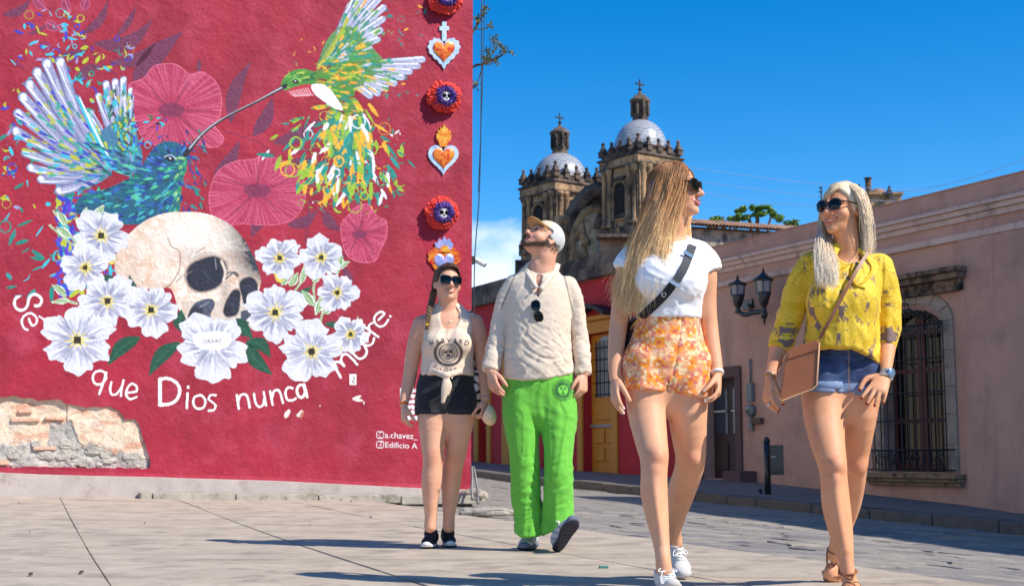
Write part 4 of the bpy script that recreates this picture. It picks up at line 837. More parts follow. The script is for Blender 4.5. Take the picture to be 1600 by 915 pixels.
    mb.add(vv, [(2*i, 2*i+1, 2*i+3, 2*i+2) for i in range(len(bot)-1)]); mb.build('wall_foot', red, root)
    mural(root, front); return root
# ------------------------------------------------------------------ paper and tin ornaments hung down the edge of the mural wall
def ornaments():
    rng = np.random.default_rng(31); W3 = lambda x, y, o: wall(x, y, o)
    red = mat('tissue_red', tuple(lin((226, 44, 26))), .7, var=.25, scale=40, sheen=.3); pur = mat('tissue_purple', tuple(lin((74, 34, 140))), .7, var=.3, scale=40, sheen=.3)
    bone = mat('mask_white', vcol=True, rough=.5)
    def petals(cx, cy, r0, r1, n, dep, m, name, root, sc=1):
        for layer in range(3):
            mb = MB()
            for k in range(n):
                a = 2*math.pi*(k + .5*layer + rng.uniform(-.2, .2))/n; R1 = r1*(1 - .13*layer)*rng.uniform(.9, 1.1); wd = math.pi/n*1.5; rows = []
                for s_ in np.linspace(0, 1, 5):
                    row = []
                    for t in np.linspace(-1, 1, 5): rr = r0 + (R1 - r0)*s_*(1 - .12*t*t); an = a + t*wd*(.5 + .5*s_); o = dep*(.45 + .25*layer + .55*math.sin(s_*2.6)) + rng.normal(0, .10)*dep*s_ + dep*.22*math.cos(t*5 + k)*s_; row.append(W3(cx + rr*math.cos(an), cy + rr*math.sin(an), .006 + o))
                    rows.append(row)
                mb.add([p for r in rows for p in r], [(i*5+j, i*5+j+1, i*5+j+6, i*5+j+5) for i in range(4) for j in range(4)])
            o = mb.build(name, m, root, False)
    def wreath(cx, cy, r, lab, clip=False):
        root = thing('flower_wreath', W3(cx, cy, 0), lab, 'ornament', 'paper flower wreaths with small skulls on the mural wall'); petals(cx, cy, r*.45, r*1.0, 15, .085, red, 'red_ruff', root); petals(cx, cy, r*.2, r*.74, 11, .12, pur, 'purple_ruff', root)
        g = SDF(W3(cx - 22, cy + 24, 0) - .12, W3(cx + 22, cy - 24, .25) + .12, .007); B = np.array([WT, WN, [0, 0, 1.]]); s_ = .0078*r/26
        P_ = lambda x, z, o: W3(cx, cy, o) + WT*x*s_ + np.array([0, 0, 1.])*z*s_
        g.ell(P_(0, 2, .105), (11*s_, .055, 11*s_), B, .01); g.ell(P_(0, -8, .115), (7*s_, .045, 7*s_), B, .02)
        for x in (-4.3, 4.3): g.ell(P_(x, -.5, .155), (3.2*s_, .03, 3.4*s_), B, .008, 'sub')
        g.ell(P_(0, -5, .16), (1.4*s_, .03, 1.9*s_), B, .006, 'sub'); V, Q = g.mesh(); c = np.ones_like(V)*lin((226, 222, 216)); 
        for x in (-4.3, 4.3): c = mixc(c, (np.linalg.norm((V - P_(x, -.5, .13)) @ np.array([WT, [0, 0, 1.]]).T, axis=1) < 3.5*s_)*1.0, lin((24, 18, 24)))
        c = mixc(c, (np.linalg.norm((V - P_(0, -5, .13)) @ np.array([WT, [0, 0, 1.]]).T, axis=1) < 1.7*s_)*1.0, lin((24, 18, 24))); c = mixc(c, (np.linalg.norm((V - P_(1, 9, .13)) @ np.array([WT, [0, 0, 1.]]).T, axis=1) < 3.2*s_)*1.0, lin((206, 60, 50))); c = mixc(c, ((np.abs((V - P_(0, -10.5, .13)) @ np.array([0, 0, 1.])) < .9*s_) & (np.sin(((V - P_(0, 0, 0)) @ WT)/s_*2.6) > -.4))*.8, lin((40, 34, 36)))
        put('skull_mask', mesh_np('skull_mask', V, Q, c, True), bone, root)
    wreath(694, -1, 27, 'red and purple paper wreath at the very top of the wall edge'); wreath(692, 154, 26, 'red and purple paper wreath between the crossed heart and the flaming heart'); wreath(688, 335, 27, 'red and purple paper wreath just above the half hidden heart')
    foil = lambda n, c1, c2, sc: mat(n, tuple(lin(c1)), .32, metal=.35, bump=.5, bscale=70, bdist=.006, dark=tuple(lin(c2)), dscale=sc, dmin=.42, dmax=.58)
    fr, fs = foil('foil_red', (214, 46, 20), (244, 150, 50), 16), foil('foil_silver', (204, 212, 226), (168, 204, 226), 12)
    def heart(cx, cy, s, n=40): 
        o = []
        for i in range(n): t = 2*math.pi*i/n; o.append((cx + s*16*math.sin(t)**3/17, cy - s*(13*math.cos(t) - 5*math.cos(2*t) - 2*math.cos(3*t) - math.cos(4*t))/15.5))
        return o
    def slab(pts, o0, o1, name, m, root, dome=0):
        c = np.mean(pts, 0); n = len(pts); mb = MB(); rings = [[W3(x, y, o0) for x, y in pts], [W3(x, y, o1) for x, y in pts]] + [[W3(c[0] + (x-c[0])*k, c[1] + (y-c[1])*k, o1 + dome*math.sqrt(1-k*k)) for x, y in pts] for k in (.8, .55, .25)]
        v = [p for r in rings for p in r] + [W3(c[0], c[1], o1 + dome)]; f = [(r*n+(i+1) % n, r*n+i, (r+1)*n+i, (r+1)*n+(i+1) % n) for r in range(len(rings)-1) for i in range(n)] + [((len(rings)-1)*n+(i+1) % n, (len(rings)-1)*n+i, len(v)-1) for i in range(n)]; return mb.add(v, f).build(name, m, root, False)
    def scallop(pts, amp, k): 
        c = np.mean(pts, 0); return [(c[0] + (x-c[0])*(1 + amp*abs(math.sin(i*math.pi*k/len(pts)))), c[1] + (y-c[1])*(1 + amp*abs(math.sin(i*math.pi*k/len(pts))))) for i, (x, y) in enumerate(pts)]
    grp = 'tin hearts on the mural wall'
    r = thing('tin_heart', W3(693, 80, 0), 'tin heart with a silver lace edge and a cross on top', 'ornament', grp); slab(scallop(heart(693, 81, 25, 88), .10, 22), .004, .022, 'lace_border', fs, r); slab(heart(692.5, 80, 18), .023, .030, 'heart_plate', fr, r, .012)
    cr = [(690, 65), (690, 49), (686, 48), (686, 42), (690, 42), (690, 35), (697, 35), (697, 42), (701, 42), (701, 48), (697, 49), (697, 65)]; slab(cr, .004, .020, 'cross', foil('foil_aqua', (170, 220, 214), (214, 206, 226), 14), r)
    r = thing('tin_heart', W3(692, 245, 0), 'tin heart with a pale blue edge and an orange flame on top', 'ornament', grp); slab(scallop(heart(692, 247, 24.5, 88), .05, 30), .004, .022, 'edge_band', foil('foil_blue', (160, 196, 226), (216, 224, 236), 12), r); slab(heart(692, 246, 18), .023, .030, 'heart_plate', fr, r, .012)
    fl = [(687, 230), (685, 224), (681, 217), (681, 209), (684, 211), (683, 203), (687, 206), (687, 199), (690, 202), (693, 195), (696, 202), (699, 199), (699, 206), (704, 204), (702, 211), (705, 212), (703, 219), (698, 225), (697, 230)]; slab(fl, .004, .030, 'flame', foil('foil_flame', (240, 120, 30), (248, 190, 70), 16), r)
    r = thing('tin_heart', W3(693, 405, 0), 'tin heart with red scalloped lobes and a lilac crown, half hidden behind the plaited hair', 'ornament', grp); slab(scallop(heart(693, 408, 25, 88), .12, 16), .004, .022, 'lobed_border', fr, r); slab(heart(693, 410, 16.5), .023, .030, 'heart_plate', foil('foil_lilac', (138, 160, 216), (200, 176, 222), 12), r, .012); slab([(681, 388), (678, 380), (683, 379), (685, 373), (690, 376), (693, 369), (697, 375), (702, 373), (704, 379), (708, 382), (704, 390)], .004, .026, 'crown', foil('foil_lilac', (138, 160, 216), (200, 176, 222), 12), r); slab([(684, 394), (690, 384), (697, 384), (703, 394)], .026, .034, 'flame', foil('foil_flame', (240, 120, 30), (248, 190, 70), 16), r)
    # camera on its bracket and the cables beside the corner
    n_ = W3(737, 405, -.08); r = thing('security_camera', n_, 'white security camera on a dark bracket at the red wall corner', 'camera'); mb = MB(); e = np.array([.93, .36, 0.]); mb.box(n_ + e*.03, (.06, .08, .10), np.array([e, [-.36, .93, 0], [0, 0, 1.]])); mb.tube([n_ + e*.05, n_ + e*.09 + [0, 0, .0]], .016, 8); mb.build('bracket', mat('dark_metal', (.02, .02, .022), .5), r, bevel=.004)
    a = unit([.80, -.1, -.45]); b_ = n_ + e*.10; mb = MB(); up = unit(np.cross(a, [0, 1, 0])); mb.tube([b_ - a*.03, b_ + a*.12], .036, 12); mb.build('housing', mat('white_plastic', (.75, .75, .74), .4), r, bevel=.006); mb = MB(); mb.tube([b_ + a*.121, b_ + a*.126], .026, 12); mb.build('lens', mat('glass_black', (.01, .01, .012), .1), r)
    for i, (pts, lab) in enumerate((([(753, -10), (752, 150), (749, 300), (742, 400), (740, 520)], 'thin dark cable hanging close to the red wall corner'), ([(757, -10), (756, 60), (752, 190), (747, 300)], 'second thin cable hanging beside the wall corner'))):
        mb = MB(); mb.tube(catmull([P(x, y, 16.6) for x, y in pts], 5), .008 if i == 0 else .005, 6); o = mb.build('cable', mat('cable_dark', (.03, .035, .05), .6), None, True, loc=P(750, 0, 16.6)); props(o, lab, 'cable')
# ------------------------------------------------------------------ street geometry shared by the ground and the right-hand buildings
FD = unit([-1028/2100, 1, 0]); FN = unit([-FD[1], FD[0], 0]); FN = FN if FN[1] < 0 else -FN
FA = np.array([715/2100*22.0, 22.0, 0])                     # a point of the right-hand facades
def fac(px, py, off=0.0): return on_plane(px, py, FA + FN*off, FN)
def fu(p): return float(np.dot(np.asarray(p) - FA, FD))
def fat(u, z, off=0.0): q = FA + FD*u + FN*off; return np.array([q[0], q[1], z])
def fz(px, py, off=0.0): return fac(px, py, off)[2]
_b = [fac(*q) for q in ((1600, 803), (1515, 790), (1180, 752), (905, 736), (747, 722))]; BU = [fu(q) for q in _b]; BZ = [q[2] for q in _b]
KO = 3.4                                                     # width of the raised pavement
_k = [fac(1600, 834, KO), fac(1347, 808, KO)]; KU = [fu(q) for q in _k]; KZ = [q[2] for q in _k]
KS = (KZ[1] - KZ[0])/(KU[1] - KU[0])
def zfac(u): return float(np.interp(u, BU, BZ)) if BU[0] < u < BU[-1] else (BZ[0] + (u - BU[0])*.055 if u <= BU[0] else BZ[-1] + (u - BU[-1])*.03)
def zkerb(u): return KZ[0] + (u - KU[0])*KS*(1 if u < 12 else 1) if u < 10 else KZ[0] + (10 - KU[0])*KS + (u - 10)*.045
E0, E1 = Gz(1600, 918), Gz(1140, 858); ED = unit(E1 - E0)    # edge between plaza and cobbled street
def edge(s): return E0 + ED*s
def plaza_z(x, y): return .0205*max(0.0, -(x + .45))*min(1.0, max(0.0, (y - 7.5)/6.0))
def ground():
    rng = np.random.default_rng(41)
    # wide base sheet under everything, to the horizon
    mb = MB(); mb.add([(-900, -200, -1.6), (900, -200, -1.6), (900, 1500, -1.6), (-900, 1500, -1.6)], [(0, 1, 2, 3)]); mb.build('ground', mat('earth', (.16, .14, .12), .95), kind='structure')
    # plaza bedding sheet with slabs on top
    sl = mat('slab_concrete', tuple(lin((188, 172, 152))), .85, var=.16, scale=4.0, bump=.9, bscale=16, bdist=.012, bump2=(3, 1.2), aniso=(1, 3.2, 1), dark=tuple(lin((132, 120, 108))), dscale=3.2, dmin=.50, dmax=.72, spots=(tuple(lin((70, 62, 58))), 2.6, .045), streak=(tuple(lin((150, 138, 126))), (.5, 3, 1), .5, .7))
    bedm = mat('joint_grit', tuple(lin((84, 76, 68))), .95)
    plaza = thing('plaza', (0, 0, 0), None, None); props(plaza, kind='structure')
    A = ED; B = unit([ED[1], -ED[0], 0]); B = B if B[0] < 0 else -B          # B points away from the street
    G = lambda s, w, dz=0: (lambda p: np.array([p[0], p[1], plaza_z(p[0], p[1]) + dz]))(E0 + A*s + B*w)
    mb = MB(); nS, nW = 30, 24; S_ = np.linspace(-9, 18, nS); W_ = np.linspace(-.02, 15, nW); mb.add([G(s, w, -.016) for s in S_ for w in W_], [(i*nW+j, i*nW+j+1, (i+1)*nW+j+1, (i+1)*nW+j) for i in range(nS-1) for j in range(nW-1)]); me = mb.build('bedding', bedm, plaza)
    j1 = abs(np.dot(Gz(300, 797) - E0, B)); w = 0.0; k = 0; strips = [0.0]
    while strips[-1] < 14: strips.append(strips[-1] + (1.05 if strips[-1] < .5 else 1.26))
    i1 = int(np.argmin([abs(q - j1) for q in strips])); strips = [q*j1/strips[i1] for q in strips]
    for k in range(len(strips)-1):
        s = -8.5 + rng.uniform(0, 1.2)
        while s < 17.5:
            L = rng.uniform(1.7, 3.0); w0, w1 = strips[k], strips[k+1]; g = rng.uniform(.003, .006); g0 = .011 if k == i1 or k == 0 else g*.7; c = G(s + L/2, (w0+w1)/2); dz = rng.normal(0, .0015)
            if c[1] > 2.2 and np.dot(G(s, w0) - C0, WN) > -1.2 and c[0] > -9:
                ns = 3; top = [G(s + g*.6 + (L - g*1.2)*i/ns, w0 + g0 if j == 0 else w1 - g, dz) for i in range(ns+1) for j in (0, 1)]; low = [p - [0, 0, .03] for p in top]; n2 = len(top); f = [(2*i, 2*i+1, 2*i+3, 2*i+2) for i in range(ns)]; rim = [2*i for i in range(ns+1)] + [2*i+1 for i in range(ns, -1, -1)]
                f = [q[::-1] if np.cross(top[q[1]] - top[q[0]], top[q[2]] - top[q[0]])[2] < 0 else q for q in f]; sgn = np.cross(top[2] - top[0], top[1] - top[0])[2]
                for a, b in zip(rim, rim[1:] + rim[:1]): f.append((a, b, n2+b, n2+a) if sgn > 0 else (b, a, n2+a, n2+b))
                MB().add(top + low, f).build('paving_slab', sl, plaza)
            s += L
    # kerb stones at the foot of the mural wall
    us = [np.dot(wall(x, 778) - C0, WT) for x in (214, 233, 361, 488, 615, 742)]; km = mat('kerb_stone', tuple(lin((172, 164, 150))), .9, var=.2, scale=8, bump=.7, bscale=40, bdist=.012, dark=tuple(lin((112, 108, 84))), dscale=6, dmin=.5, dmax=.68); kr = thing('kerb', C0, None, None); props(kr, kind='structure')
    for a, b in zip(us[:-1], us[1:]):
        mid = C0 + WT*(a+b)/2 + WN*.19; z = plaza_z(mid[0], mid[1]); MB().box([mid[0], mid[1], z + .018], (b - a - .012, .26, .10), np.array([WT, WN, [0, 0, 1.]])).build('kerb_stone', km, kr, bevel=.012)
    # cobbled street
    def street(s, v):                                       # s along the edge, v 0..1 across to the kerb
        e = edge(s); u = np.dot(e - FA, FD); kq = fat(u, zkerb(u) - .01, KO); q = e*(1 - v) + kq*v; q[2] = (kq[2])*v - .012*(1 - v) + .05*math.sin(math.pi*v)*0; return q
    mb = MB(); nS, nV = 70, 16; S_ = np.concatenate([np.linspace(-12, 20, 44), np.linspace(21.5, 75, 26)]); V_ = np.linspace(-.01, 1.02, nV); mb.add([street(s, v) - [0, 0, .03] for s in S_ for v in V_], [(i*nV+j, (i+1)*nV+j, (i+1)*nV+j+1, i*nV+j+1) for i in range(nS-1) for j in range(nV-1)])
    me = mb.mesh('street', True); 
    st = put('street', me, mat('street_grit', tuple(lin((122, 114, 106))), .95, var=.25, scale=6, bump=.8, bscale=30, bdist=.02), kind='structure')
    fm = [mat('flagstone_%d' % i, tuple(lin(c)), .82, var=.2, scale=7, bump=.8, bscale=24, bdist=.012, dark=tuple(lin((120, 112, 104))), dscale=5, dmin=.5, dmax=.7) for i, c in enumerate(((148, 140, 130), (138, 131, 125), (156, 148, 136), (126, 121, 118)))]
    cells = []; s = -4.0
    while s < 34:
        row = rng.uniform(.26, .46) if s < 12 else rng.uniform(.5, .9); width = np.linalg.norm(street(s, 1) - street(s, 0)); v = rng.uniform(-.3, 0)*.3/width
        while v < 1.0:
            dv = rng.uniform(.32, .75)/width*(1 if s < 12 else 1.8); cells.append((s, row, max(v, 0), min(v + dv, 1))); v += dv
        s += row
    def stone(s, r, v0, v1):
        g = .007; w = np.linalg.norm(street(s, v1) - street(s, v0)) + 1e-6; gv = g/w*(v1 - v0); q = [(s+g, v0+gv), (s+g, (v0+v1)/2), (s+g, v1-gv), (s+r*.5, v1-gv*.6), (s+r-g, v1-gv), (s+r-g, (v0+v1)/2), (s+r-g, v0+gv), (s+r*.5, v0+gv*.6)]; q = [(a + rng.normal(0, .018), b + rng.normal(0, .014)*(v1-v0)/w) for a, b in q]; dz = rng.normal(0, .004)
        top = [street(a, b) + [0, 0, dz + rng.normal(0, .003) - .006] for a, b in q]; c = np.mean(top, 0); inn = [c + (p - c)*.90 + [0, 0, .004] for p in top]; low = [p - [0, 0, .035] for p in top]; n = 8; f = [(i, (i+1) % n, n+(i+1) % n, n+i) for i in range(n)] + [tuple(range(n, 2*n))] + [(2*n+i, 2*n+(i+1) % n, (i+1) % n, i) for i in range(n)]
        v = top + inn + low
        if np.cross(inn[2] - inn[0], inn[4] - inn[0])[2] < 0: f = [x[::-1] for x in f]
        return v, f
    vis = []
    for c in cells:
        p = street(c[0] + c[1]/2, (c[2]+c[3])/2)
        if p[1] > 3 and abs(p[0]/p[1]) < .42: vis.append((p[1], c))
    vis.sort(key=lambda q: q[0]); joined = MB()
    for k, (_, c) in enumerate(vis):
        v, f = stone(*c)
        if k < 300: MB().add(v, f).build('flagstone', fm[k % 4], st)
        else: joined.add(v, f)
    joined.build('flagstones', fm[1], st, kind='stuff')
    # raised pavement along the right-hand facades
    pv = thing('pavement', fat(0, zfac(0), 1.5), None, None); props(pv, kind='structure'); us = np.concatenate([np.linspace(-24, 24, 49), np.linspace(26, 60, 18)])
    mb = MB(); v = []; 
    for u in us: v += [fat(u, zfac(u), -.25), fat(u, zkerb(u) + .13, KO - .30)]
    mb.add(v, [(2*i, 2*i+1, 2*i+3, 2*i+2) for i in range(len(us)-1)]); mb.build('pavement_top', mat('pavement_stone', tuple(lin((122, 114, 110))), .9, var=.2, scale=4, bump=.5, bscale=30, bdist=.012), pv)
    u = -22.0; km2 = mat('kerb_dark', tuple(lin((106, 98, 92))), .9, var=.2, scale=8, bump=.7, bscale=36, bdist=.015)
    while u < 40: L = rng.uniform(.8, 1.5); c = fat(u + L/2, zkerb(u + L/2) + .045, KO - .15); sl_ = (zkerb(u + L) - zkerb(u))/L; MB().box(c + [0, 0, rng.normal(0, .008)], (L - .02, .31, .18), np.array([unit(FD + [0, 0, sl_]), FN, unit(np.cross(FD, FN)*np.sign(np.cross(FD, FN)[2]))])).build('kerb_stone', km2, pv, bevel=.02); u += L
    # loose things on the ground
    def rock(c, r, name, m, **k):
        bm = bmesh.new(); bmesh.ops.create_icosphere(bm, subdivisions=3, radius=1); vv = np.array([q.co[:] for q in bm.verts]); ff = [[w.index for w in q.verts] for q in bm.faces]; bm.free(); vv = np.sign(vv)*np.abs(vv)**.75; d = 1 + (fbm(vv*1.6 + c[0]*7, 4, 5) - .5)*.55; return put(name, mesh_np(name, np.asarray(c) + vv*d[:, None]*np.asarray(r), ff, None, False), m, None, c - np.array([0, 0, r[2]]), **k)
    rm = mat('pale_rock', tuple(lin((186, 176, 160))), .95, var=.3, scale=9, bump=.9, bscale=40, bdist=.02, dark=tuple(lin((112, 104, 96))), dscale=9, dmin=.5, dmax=.62)
    c = wall(731, 772, .22); props(rock(np.array([c[0], c[1], .07]), np.array([.17, .12, .085]), 'boulder', rm), 'rough pale boulder at the foot of the mural wall corner', 'rock')
    c = Gz(764, 804); props(rock(np.array([c[0], c[1] + .1, .025]), np.array([.30, .13, .045]), 'loose_kerb_stone', rm), 'long worn kerb stone lying flat on the plaza beside the boulder', 'rock')
    b = thing('steel_bars', Gz(742, 782), 'two bent grey steel bars standing by the mural wall corner', 'bars'); bmt = mat('grey_steel', (.22, .21, .20), .55, metal=.4); y = 16.0
    MB().tube(catmull([P(737, 728, y + .3), P(738, 745, y + .2), P(737, 762, y + .1), P(738, 780, y)], 4), .016, 8).build('bar', bmt, b, True); MB().tube(catmull([P(740, 729, y + .3), P(743, 745, y + .2), P(746, 765, y + .1), P(747, 786, y - .1)], 4), .016, 8).build('bar', bmt, b, True)
    lm = mat('dry_leaf', tuple(lin((74, 56, 44))), .9); spots = [(29, 800), (46, 836), (151, 787), (226, 823), (48, 899), (309, 799), (457, 785), (533, 786), (549, 787), (579, 811), (484, 823), (127, 896)]
    for i, (x, y) in enumerate(spots):
        c = Gz(x, y); c[2] = plaza_z(c[0], c[1]); c = ORG + (c - ORG); r = rng.uniform(.008, .02); a = rng.uniform(0, 3.1); mb = MB(); e = np.array([math.cos(a), math.sin(a), .2]); n_ = np.array([-math.sin(a), math.cos(a), .3]); mb.add([c + [0, 0, .004] - e*r, c + n_*r*.6 + [0, 0, .012], c + e*r + [0, 0, .012], c - n_*r*.5 + [0, 0, .006], c + [0, 0, .016]], [(0, 3, 4), (3, 2, 4), (2, 1, 4), (1, 0, 4), (0, 1, 2, 3)]); o = mb.build('dry_leaf', lm, None, loc=c); props(o, 'small dark dry leaf lying on the pale plaza slabs', 'leaf', 'dry leaves on the plaza')
    c = Gz(943, 887); mb = MB(); mb.box(c + [0, 0, .006], (.045, .02, .012), np.array([[.95, .3, 0], [-.3, .95, 0], [0, 0, 1.]])); props(mb.build('litter', mat('teal_plastic', tuple(lin((60, 120, 110))), .4), None, bevel=.003, loc=c), 'tiny green scrap of litter on the plaza', 'litter')
# ------------------------------------------------------------------ buildings along the right side of the street
def fbox(mb, px0, px1, py0, py1, o0, o1, ref=None, col=None):
    """box on the facade between two photograph columns; heights read at column ref (or given in metres when negative refs are used)"""
    u0, u1 = fu(fac(px0, 700)), fu(fac(px1, 700)); r = ref if ref is not None else px1; z1, z0 = fz(r, py0), fz(r, py1); return ubox(mb, u0, u1, z0, z1, o0, o1, col)
def ubox(mb, u0, u1, z0, z1, o0, o1, col=None):
    c = fat((u0+u1)/2, (z0+z1)/2, (o0+o1)/2); return mb.box(c, (abs(u1-u0), abs(o1-o0), abs(z1-z0)), np.array([FD, FN, [0, 0, 1.]]), col)
def wall_with_openings(u0, u1, zt, openings, m, name, root, th=.45):
    """facade wall sheet with rectangular/arched holes and reveals; openings: (ua, ub, za, zb, arch)"""
    from mathutils.geometry import tessellate_polygon
    us = np.linspace(u0, u1, 30); outer = [(u, zfac(u) - .15) for u in us] + [(u1, zt), (u0, zt)]; holes = []
    for ua, ub, za, zb, ar in openings:
        h = [(ua, za), (ub, za), (ub, zb)] + ([((ua+ub)/2 + (ub-ua)/2*math.cos(t), zb + ar*math.sin(t)) for t in np.linspace(.25, math.pi - .25, 9)] if ar else []) + [(ua, zb)]; holes.append(h)
    loops = [outer] + holes; pts = [q for l in loops for q in l]; tr = tessellate_polygon([[Vector((a, b, 0)) for a, b in l] for l in loops]); v = [fat(a, b) for a, b in pts]; f = []
    for t in tr: a, b, c = (v[i] for i in t); f.append(t if np.dot(np.cross(b-a, c-a), FN) > 0 else t[::-1])
    mb = MB().add(v, f)
    for h in holes:
        n = len(h); vv = [fat(a, b) for a, b in h] + [fat(a, b, -th) for a, b in h]; ff = []
        for i in range(n):
            q = (i, (i+1) % n, n+(i+1) % n, n+i); a, b, c = vv[q[0]], vv[q[1]], vv[q[2]]; cc = fat(np.mean([x for x, _ in h]), np.mean([y for _, y in h]), -th/2); ff.append(q if np.dot(np.cross(b-a, c-a), cc - a) > 0 else q[::-1])
        mb.add(vv, ff)
    return mb.build(name, m, root)
def street_buildings():
    rng = np.random.default_rng(51)
    UL = fu(fac(1072, 700)); UR = fu(fac(1600, 700)) - 1.6; ZT = fz(1515, 288); dep = 9.0
    pink = mat('pink_render', tuple(lin((200, 156, 138))), .85, var=.12, scale=1.1, bump=.4, bscale=30, bdist=.012, streak=(tuple(lin((150, 118, 110))), (1.6, 1.6, .22), .56, .74), dark=tuple(lin((170, 132, 122))), dscale=1.3, dmin=.5, dmax=.72, bump2=(2.5, 2)); trim = mat('pale_trim', tuple(lin((214, 184, 170))), .85, var=.1, scale=2, bump=.3, bscale=30, bdist=.01, streak=(tuple(lin((120, 96, 92))), (2.4, 2.4, 1.2), .56, .72), dark=tuple(lin((168, 138, 128))), dscale=2.2, dmin=.52, dmax=.75)
    root = thing('pink_building', fat(0, zfac(0)), 'single storey pink rendered house with moulded cornice and barred window', 'building')
    wo = (fu(fac(1480, 700)), fu(fac(1384, 700)), fz(1480, 737), fz(1480, 510), .35); do = (fu(fac(1152, 700)), fu(fac(1098, 700)), zfac(fu(fac(1125, 700))) + .02, fz(1152, 588), 0)
    wall_with_openings(UR, UL, ZT, [wo, do], pink, 'wall', root)
    mb = MB(); a, b = fat(UR, -1.2), fat(UL, -1.2); bk = -FN*dep
    for p in (a, b): mb.add([p, p + bk, p + bk + [0, 0, ZT + 1.2], p + [0, 0, ZT + 1.2]], [(0, 1, 2, 3)])
    mb.add([a + [0, 0, ZT + 1.15], b + [0, 0, ZT + 1.15], b + bk + [0, 0, ZT + 1.15], a + bk + [0, 0, ZT + 1.15]], [(0, 1, 2, 3)]); mb.add([a + bk, b + bk, b + bk + [0, 0, ZT + 1.2], a + bk + [0, 0, ZT + 1.2]], [(0, 1, 2, 3)]); mb.build('rear_walls', pink, root)
    zs = [fz(1600, y) for y in (267, 269.5, 302, 309, 318, 328, 346, 357)]
    for nm, z1, z0, o in (('coping', zs[0], zs[1], .05), ('parapet', zs[1], zs[2], .025), ('cornice_moulding', zs[2], zs[3], .17), ('cornice_moulding', zs[3], zs[4], .12), ('cornice_moulding', zs[4], zs[5], .065), ('frieze', zs[5], zs[6], .02), ('string_course', zs[6], zs[7], .075)): ubox(MB(), UR, UL, z0 + .001, z1, -.02, o).build(nm, trim if o > .06 else pink, root, bevel=.012 if o > .03 else 0)
    ubox(MB(), UR, fu(fac(1514, 700)), -1.0, zs[7] - .002, -.02, .06).build('wall_thickening', pink, root, bevel=.01)
    st = mat('surround_stone', tuple(lin((168, 152, 138))), .9, var=.18, scale=5, bump=.6, bscale=40, bdist=.012, dark=tuple(lin((96, 88, 82))), dscale=3, dmin=.55, dmax=.72)
    # window
    ua, ub, za, zb, ar = wo; mid = (ua+ub)/2; w_ = (ub-ua)
    fr = ubox(MB(), ua + .0, ub, za, zb + ar, -.34, -.31).build('window', mat('dark_wood', tuple(lin((52, 36, 32))), .6), root, label='tall window with striped curtains behind a wrought iron grille')
    cols = [(96, 30, 34), (150, 104, 40), (70, 30, 40), (120, 40, 40), (44, 34, 40), (166, 124, 52), (104, 34, 38), (80, 44, 50), (150, 100, 36), (60, 30, 34), (124, 46, 44), (90, 36, 40)]
    for i, c in enumerate(cols):
        u0 = ua + .12 + (w_ - .24)*i/len(cols); zlo = za + (.75 if i in (2, 3, 5, 6, 8) else .15) + rng.uniform(0, .3); v = []
        for k in range(7): t = k/6; v += [fat(u0 + (w_ - .24)/len(cols)*t, zb + ar*.7, -.28 + .025*math.sin(t*6.28)), fat(u0 + (w_ - .24)/len(cols)*t, zlo, -.28 + .03*math.sin(t*6.28))]
        MB().add(v, [(2*k, 2*k+1, 2*k+3, 2*k+2) for k in range(6)]).build('curtain', mat('curtain_%d' % (i % 6), tuple(lin(np.array(cols[i % 6])*1.25)), .9), fr)
    wd = mat('shutter_wood', tuple(lin((92, 48, 44))), .6, var=.15, scale=20)
    for u in (ua + .05, mid - .05, mid + .05, ub - .05): ubox(MB(), u - .045, u + .045, za, zb + ar*.8, -.27, -.20).build('stile', wd, fr)
    for z in (za + .1, za + (zb - za)*.36, za + (zb - za)*.72, zb - .02): ubox(MB(), ua, ub, z - .04, z + .04, -.265, -.205).build('rail', wd, fr)
    ubox(MB(), ua + .02, ub - .02, za + .05, zb + ar*.8, -.225, -.222).build('pane', mat('window_glass', (.04, .045, .05), .05, trans=.85), fr)
    # stone surround blocks
    for side in (-1, 1):
        z = za; k = 0
        while z < zb + .05: h = rng.uniform(.42, .62); e = ua if side < 0 else ub; ubox(MB(), e, e + side*.27, z + .004, min(z + h, zb + .1) - .004, -.02, .035 + rng.uniform(0, .006)).build('surround_stone', st, root, bevel=.008); z += h
    n = 7; R0, R1 = w_/2, w_/2 + .27
    for i in range(n):
        t0, t1 = math.pi*i/n + .012, math.pi*(i+1)/n - .012; q = []
        for r, t in ((R0, t0), (R0, (t0+t1)/2), (R0, t1), (R1, t1), (R1, (t0+t1)/2), (R1, t0)): q.append(fat(mid + r*math.cos(t), zb + .10 + (ar + (.0 if r == R0 else .24))*math.sin(t), .0))
        MB().prism(q, FN*.036).build('arch_stone', st, root)
    sz0, sz1 = fz(1509, 760), fz(1509, 740); ul, ur = fu(fac(1360, 740)), fu(fac(1510, 740)); sill = MB(); hgt = sz1 - sz0
    for i, (a, b, o) in enumerate(((0, .3, .10), (.3, .62, .17), (.62, 1, .25))): ubox(sill, ur - o*.3 + .08, ul + o*.3 - .08, sz0 + hgt*a, sz0 + hgt*b - .002, -.02, o)
    sill.build('window_sill', mat('old_sill', tuple(lin((150, 128, 102))), .9, var=.25, scale=8, bump=.7, bscale=40, bdist=.015, dark=tuple(lin((70, 62, 54))), dscale=5, dmin=.5, dmax=.65), root, bevel=.012)
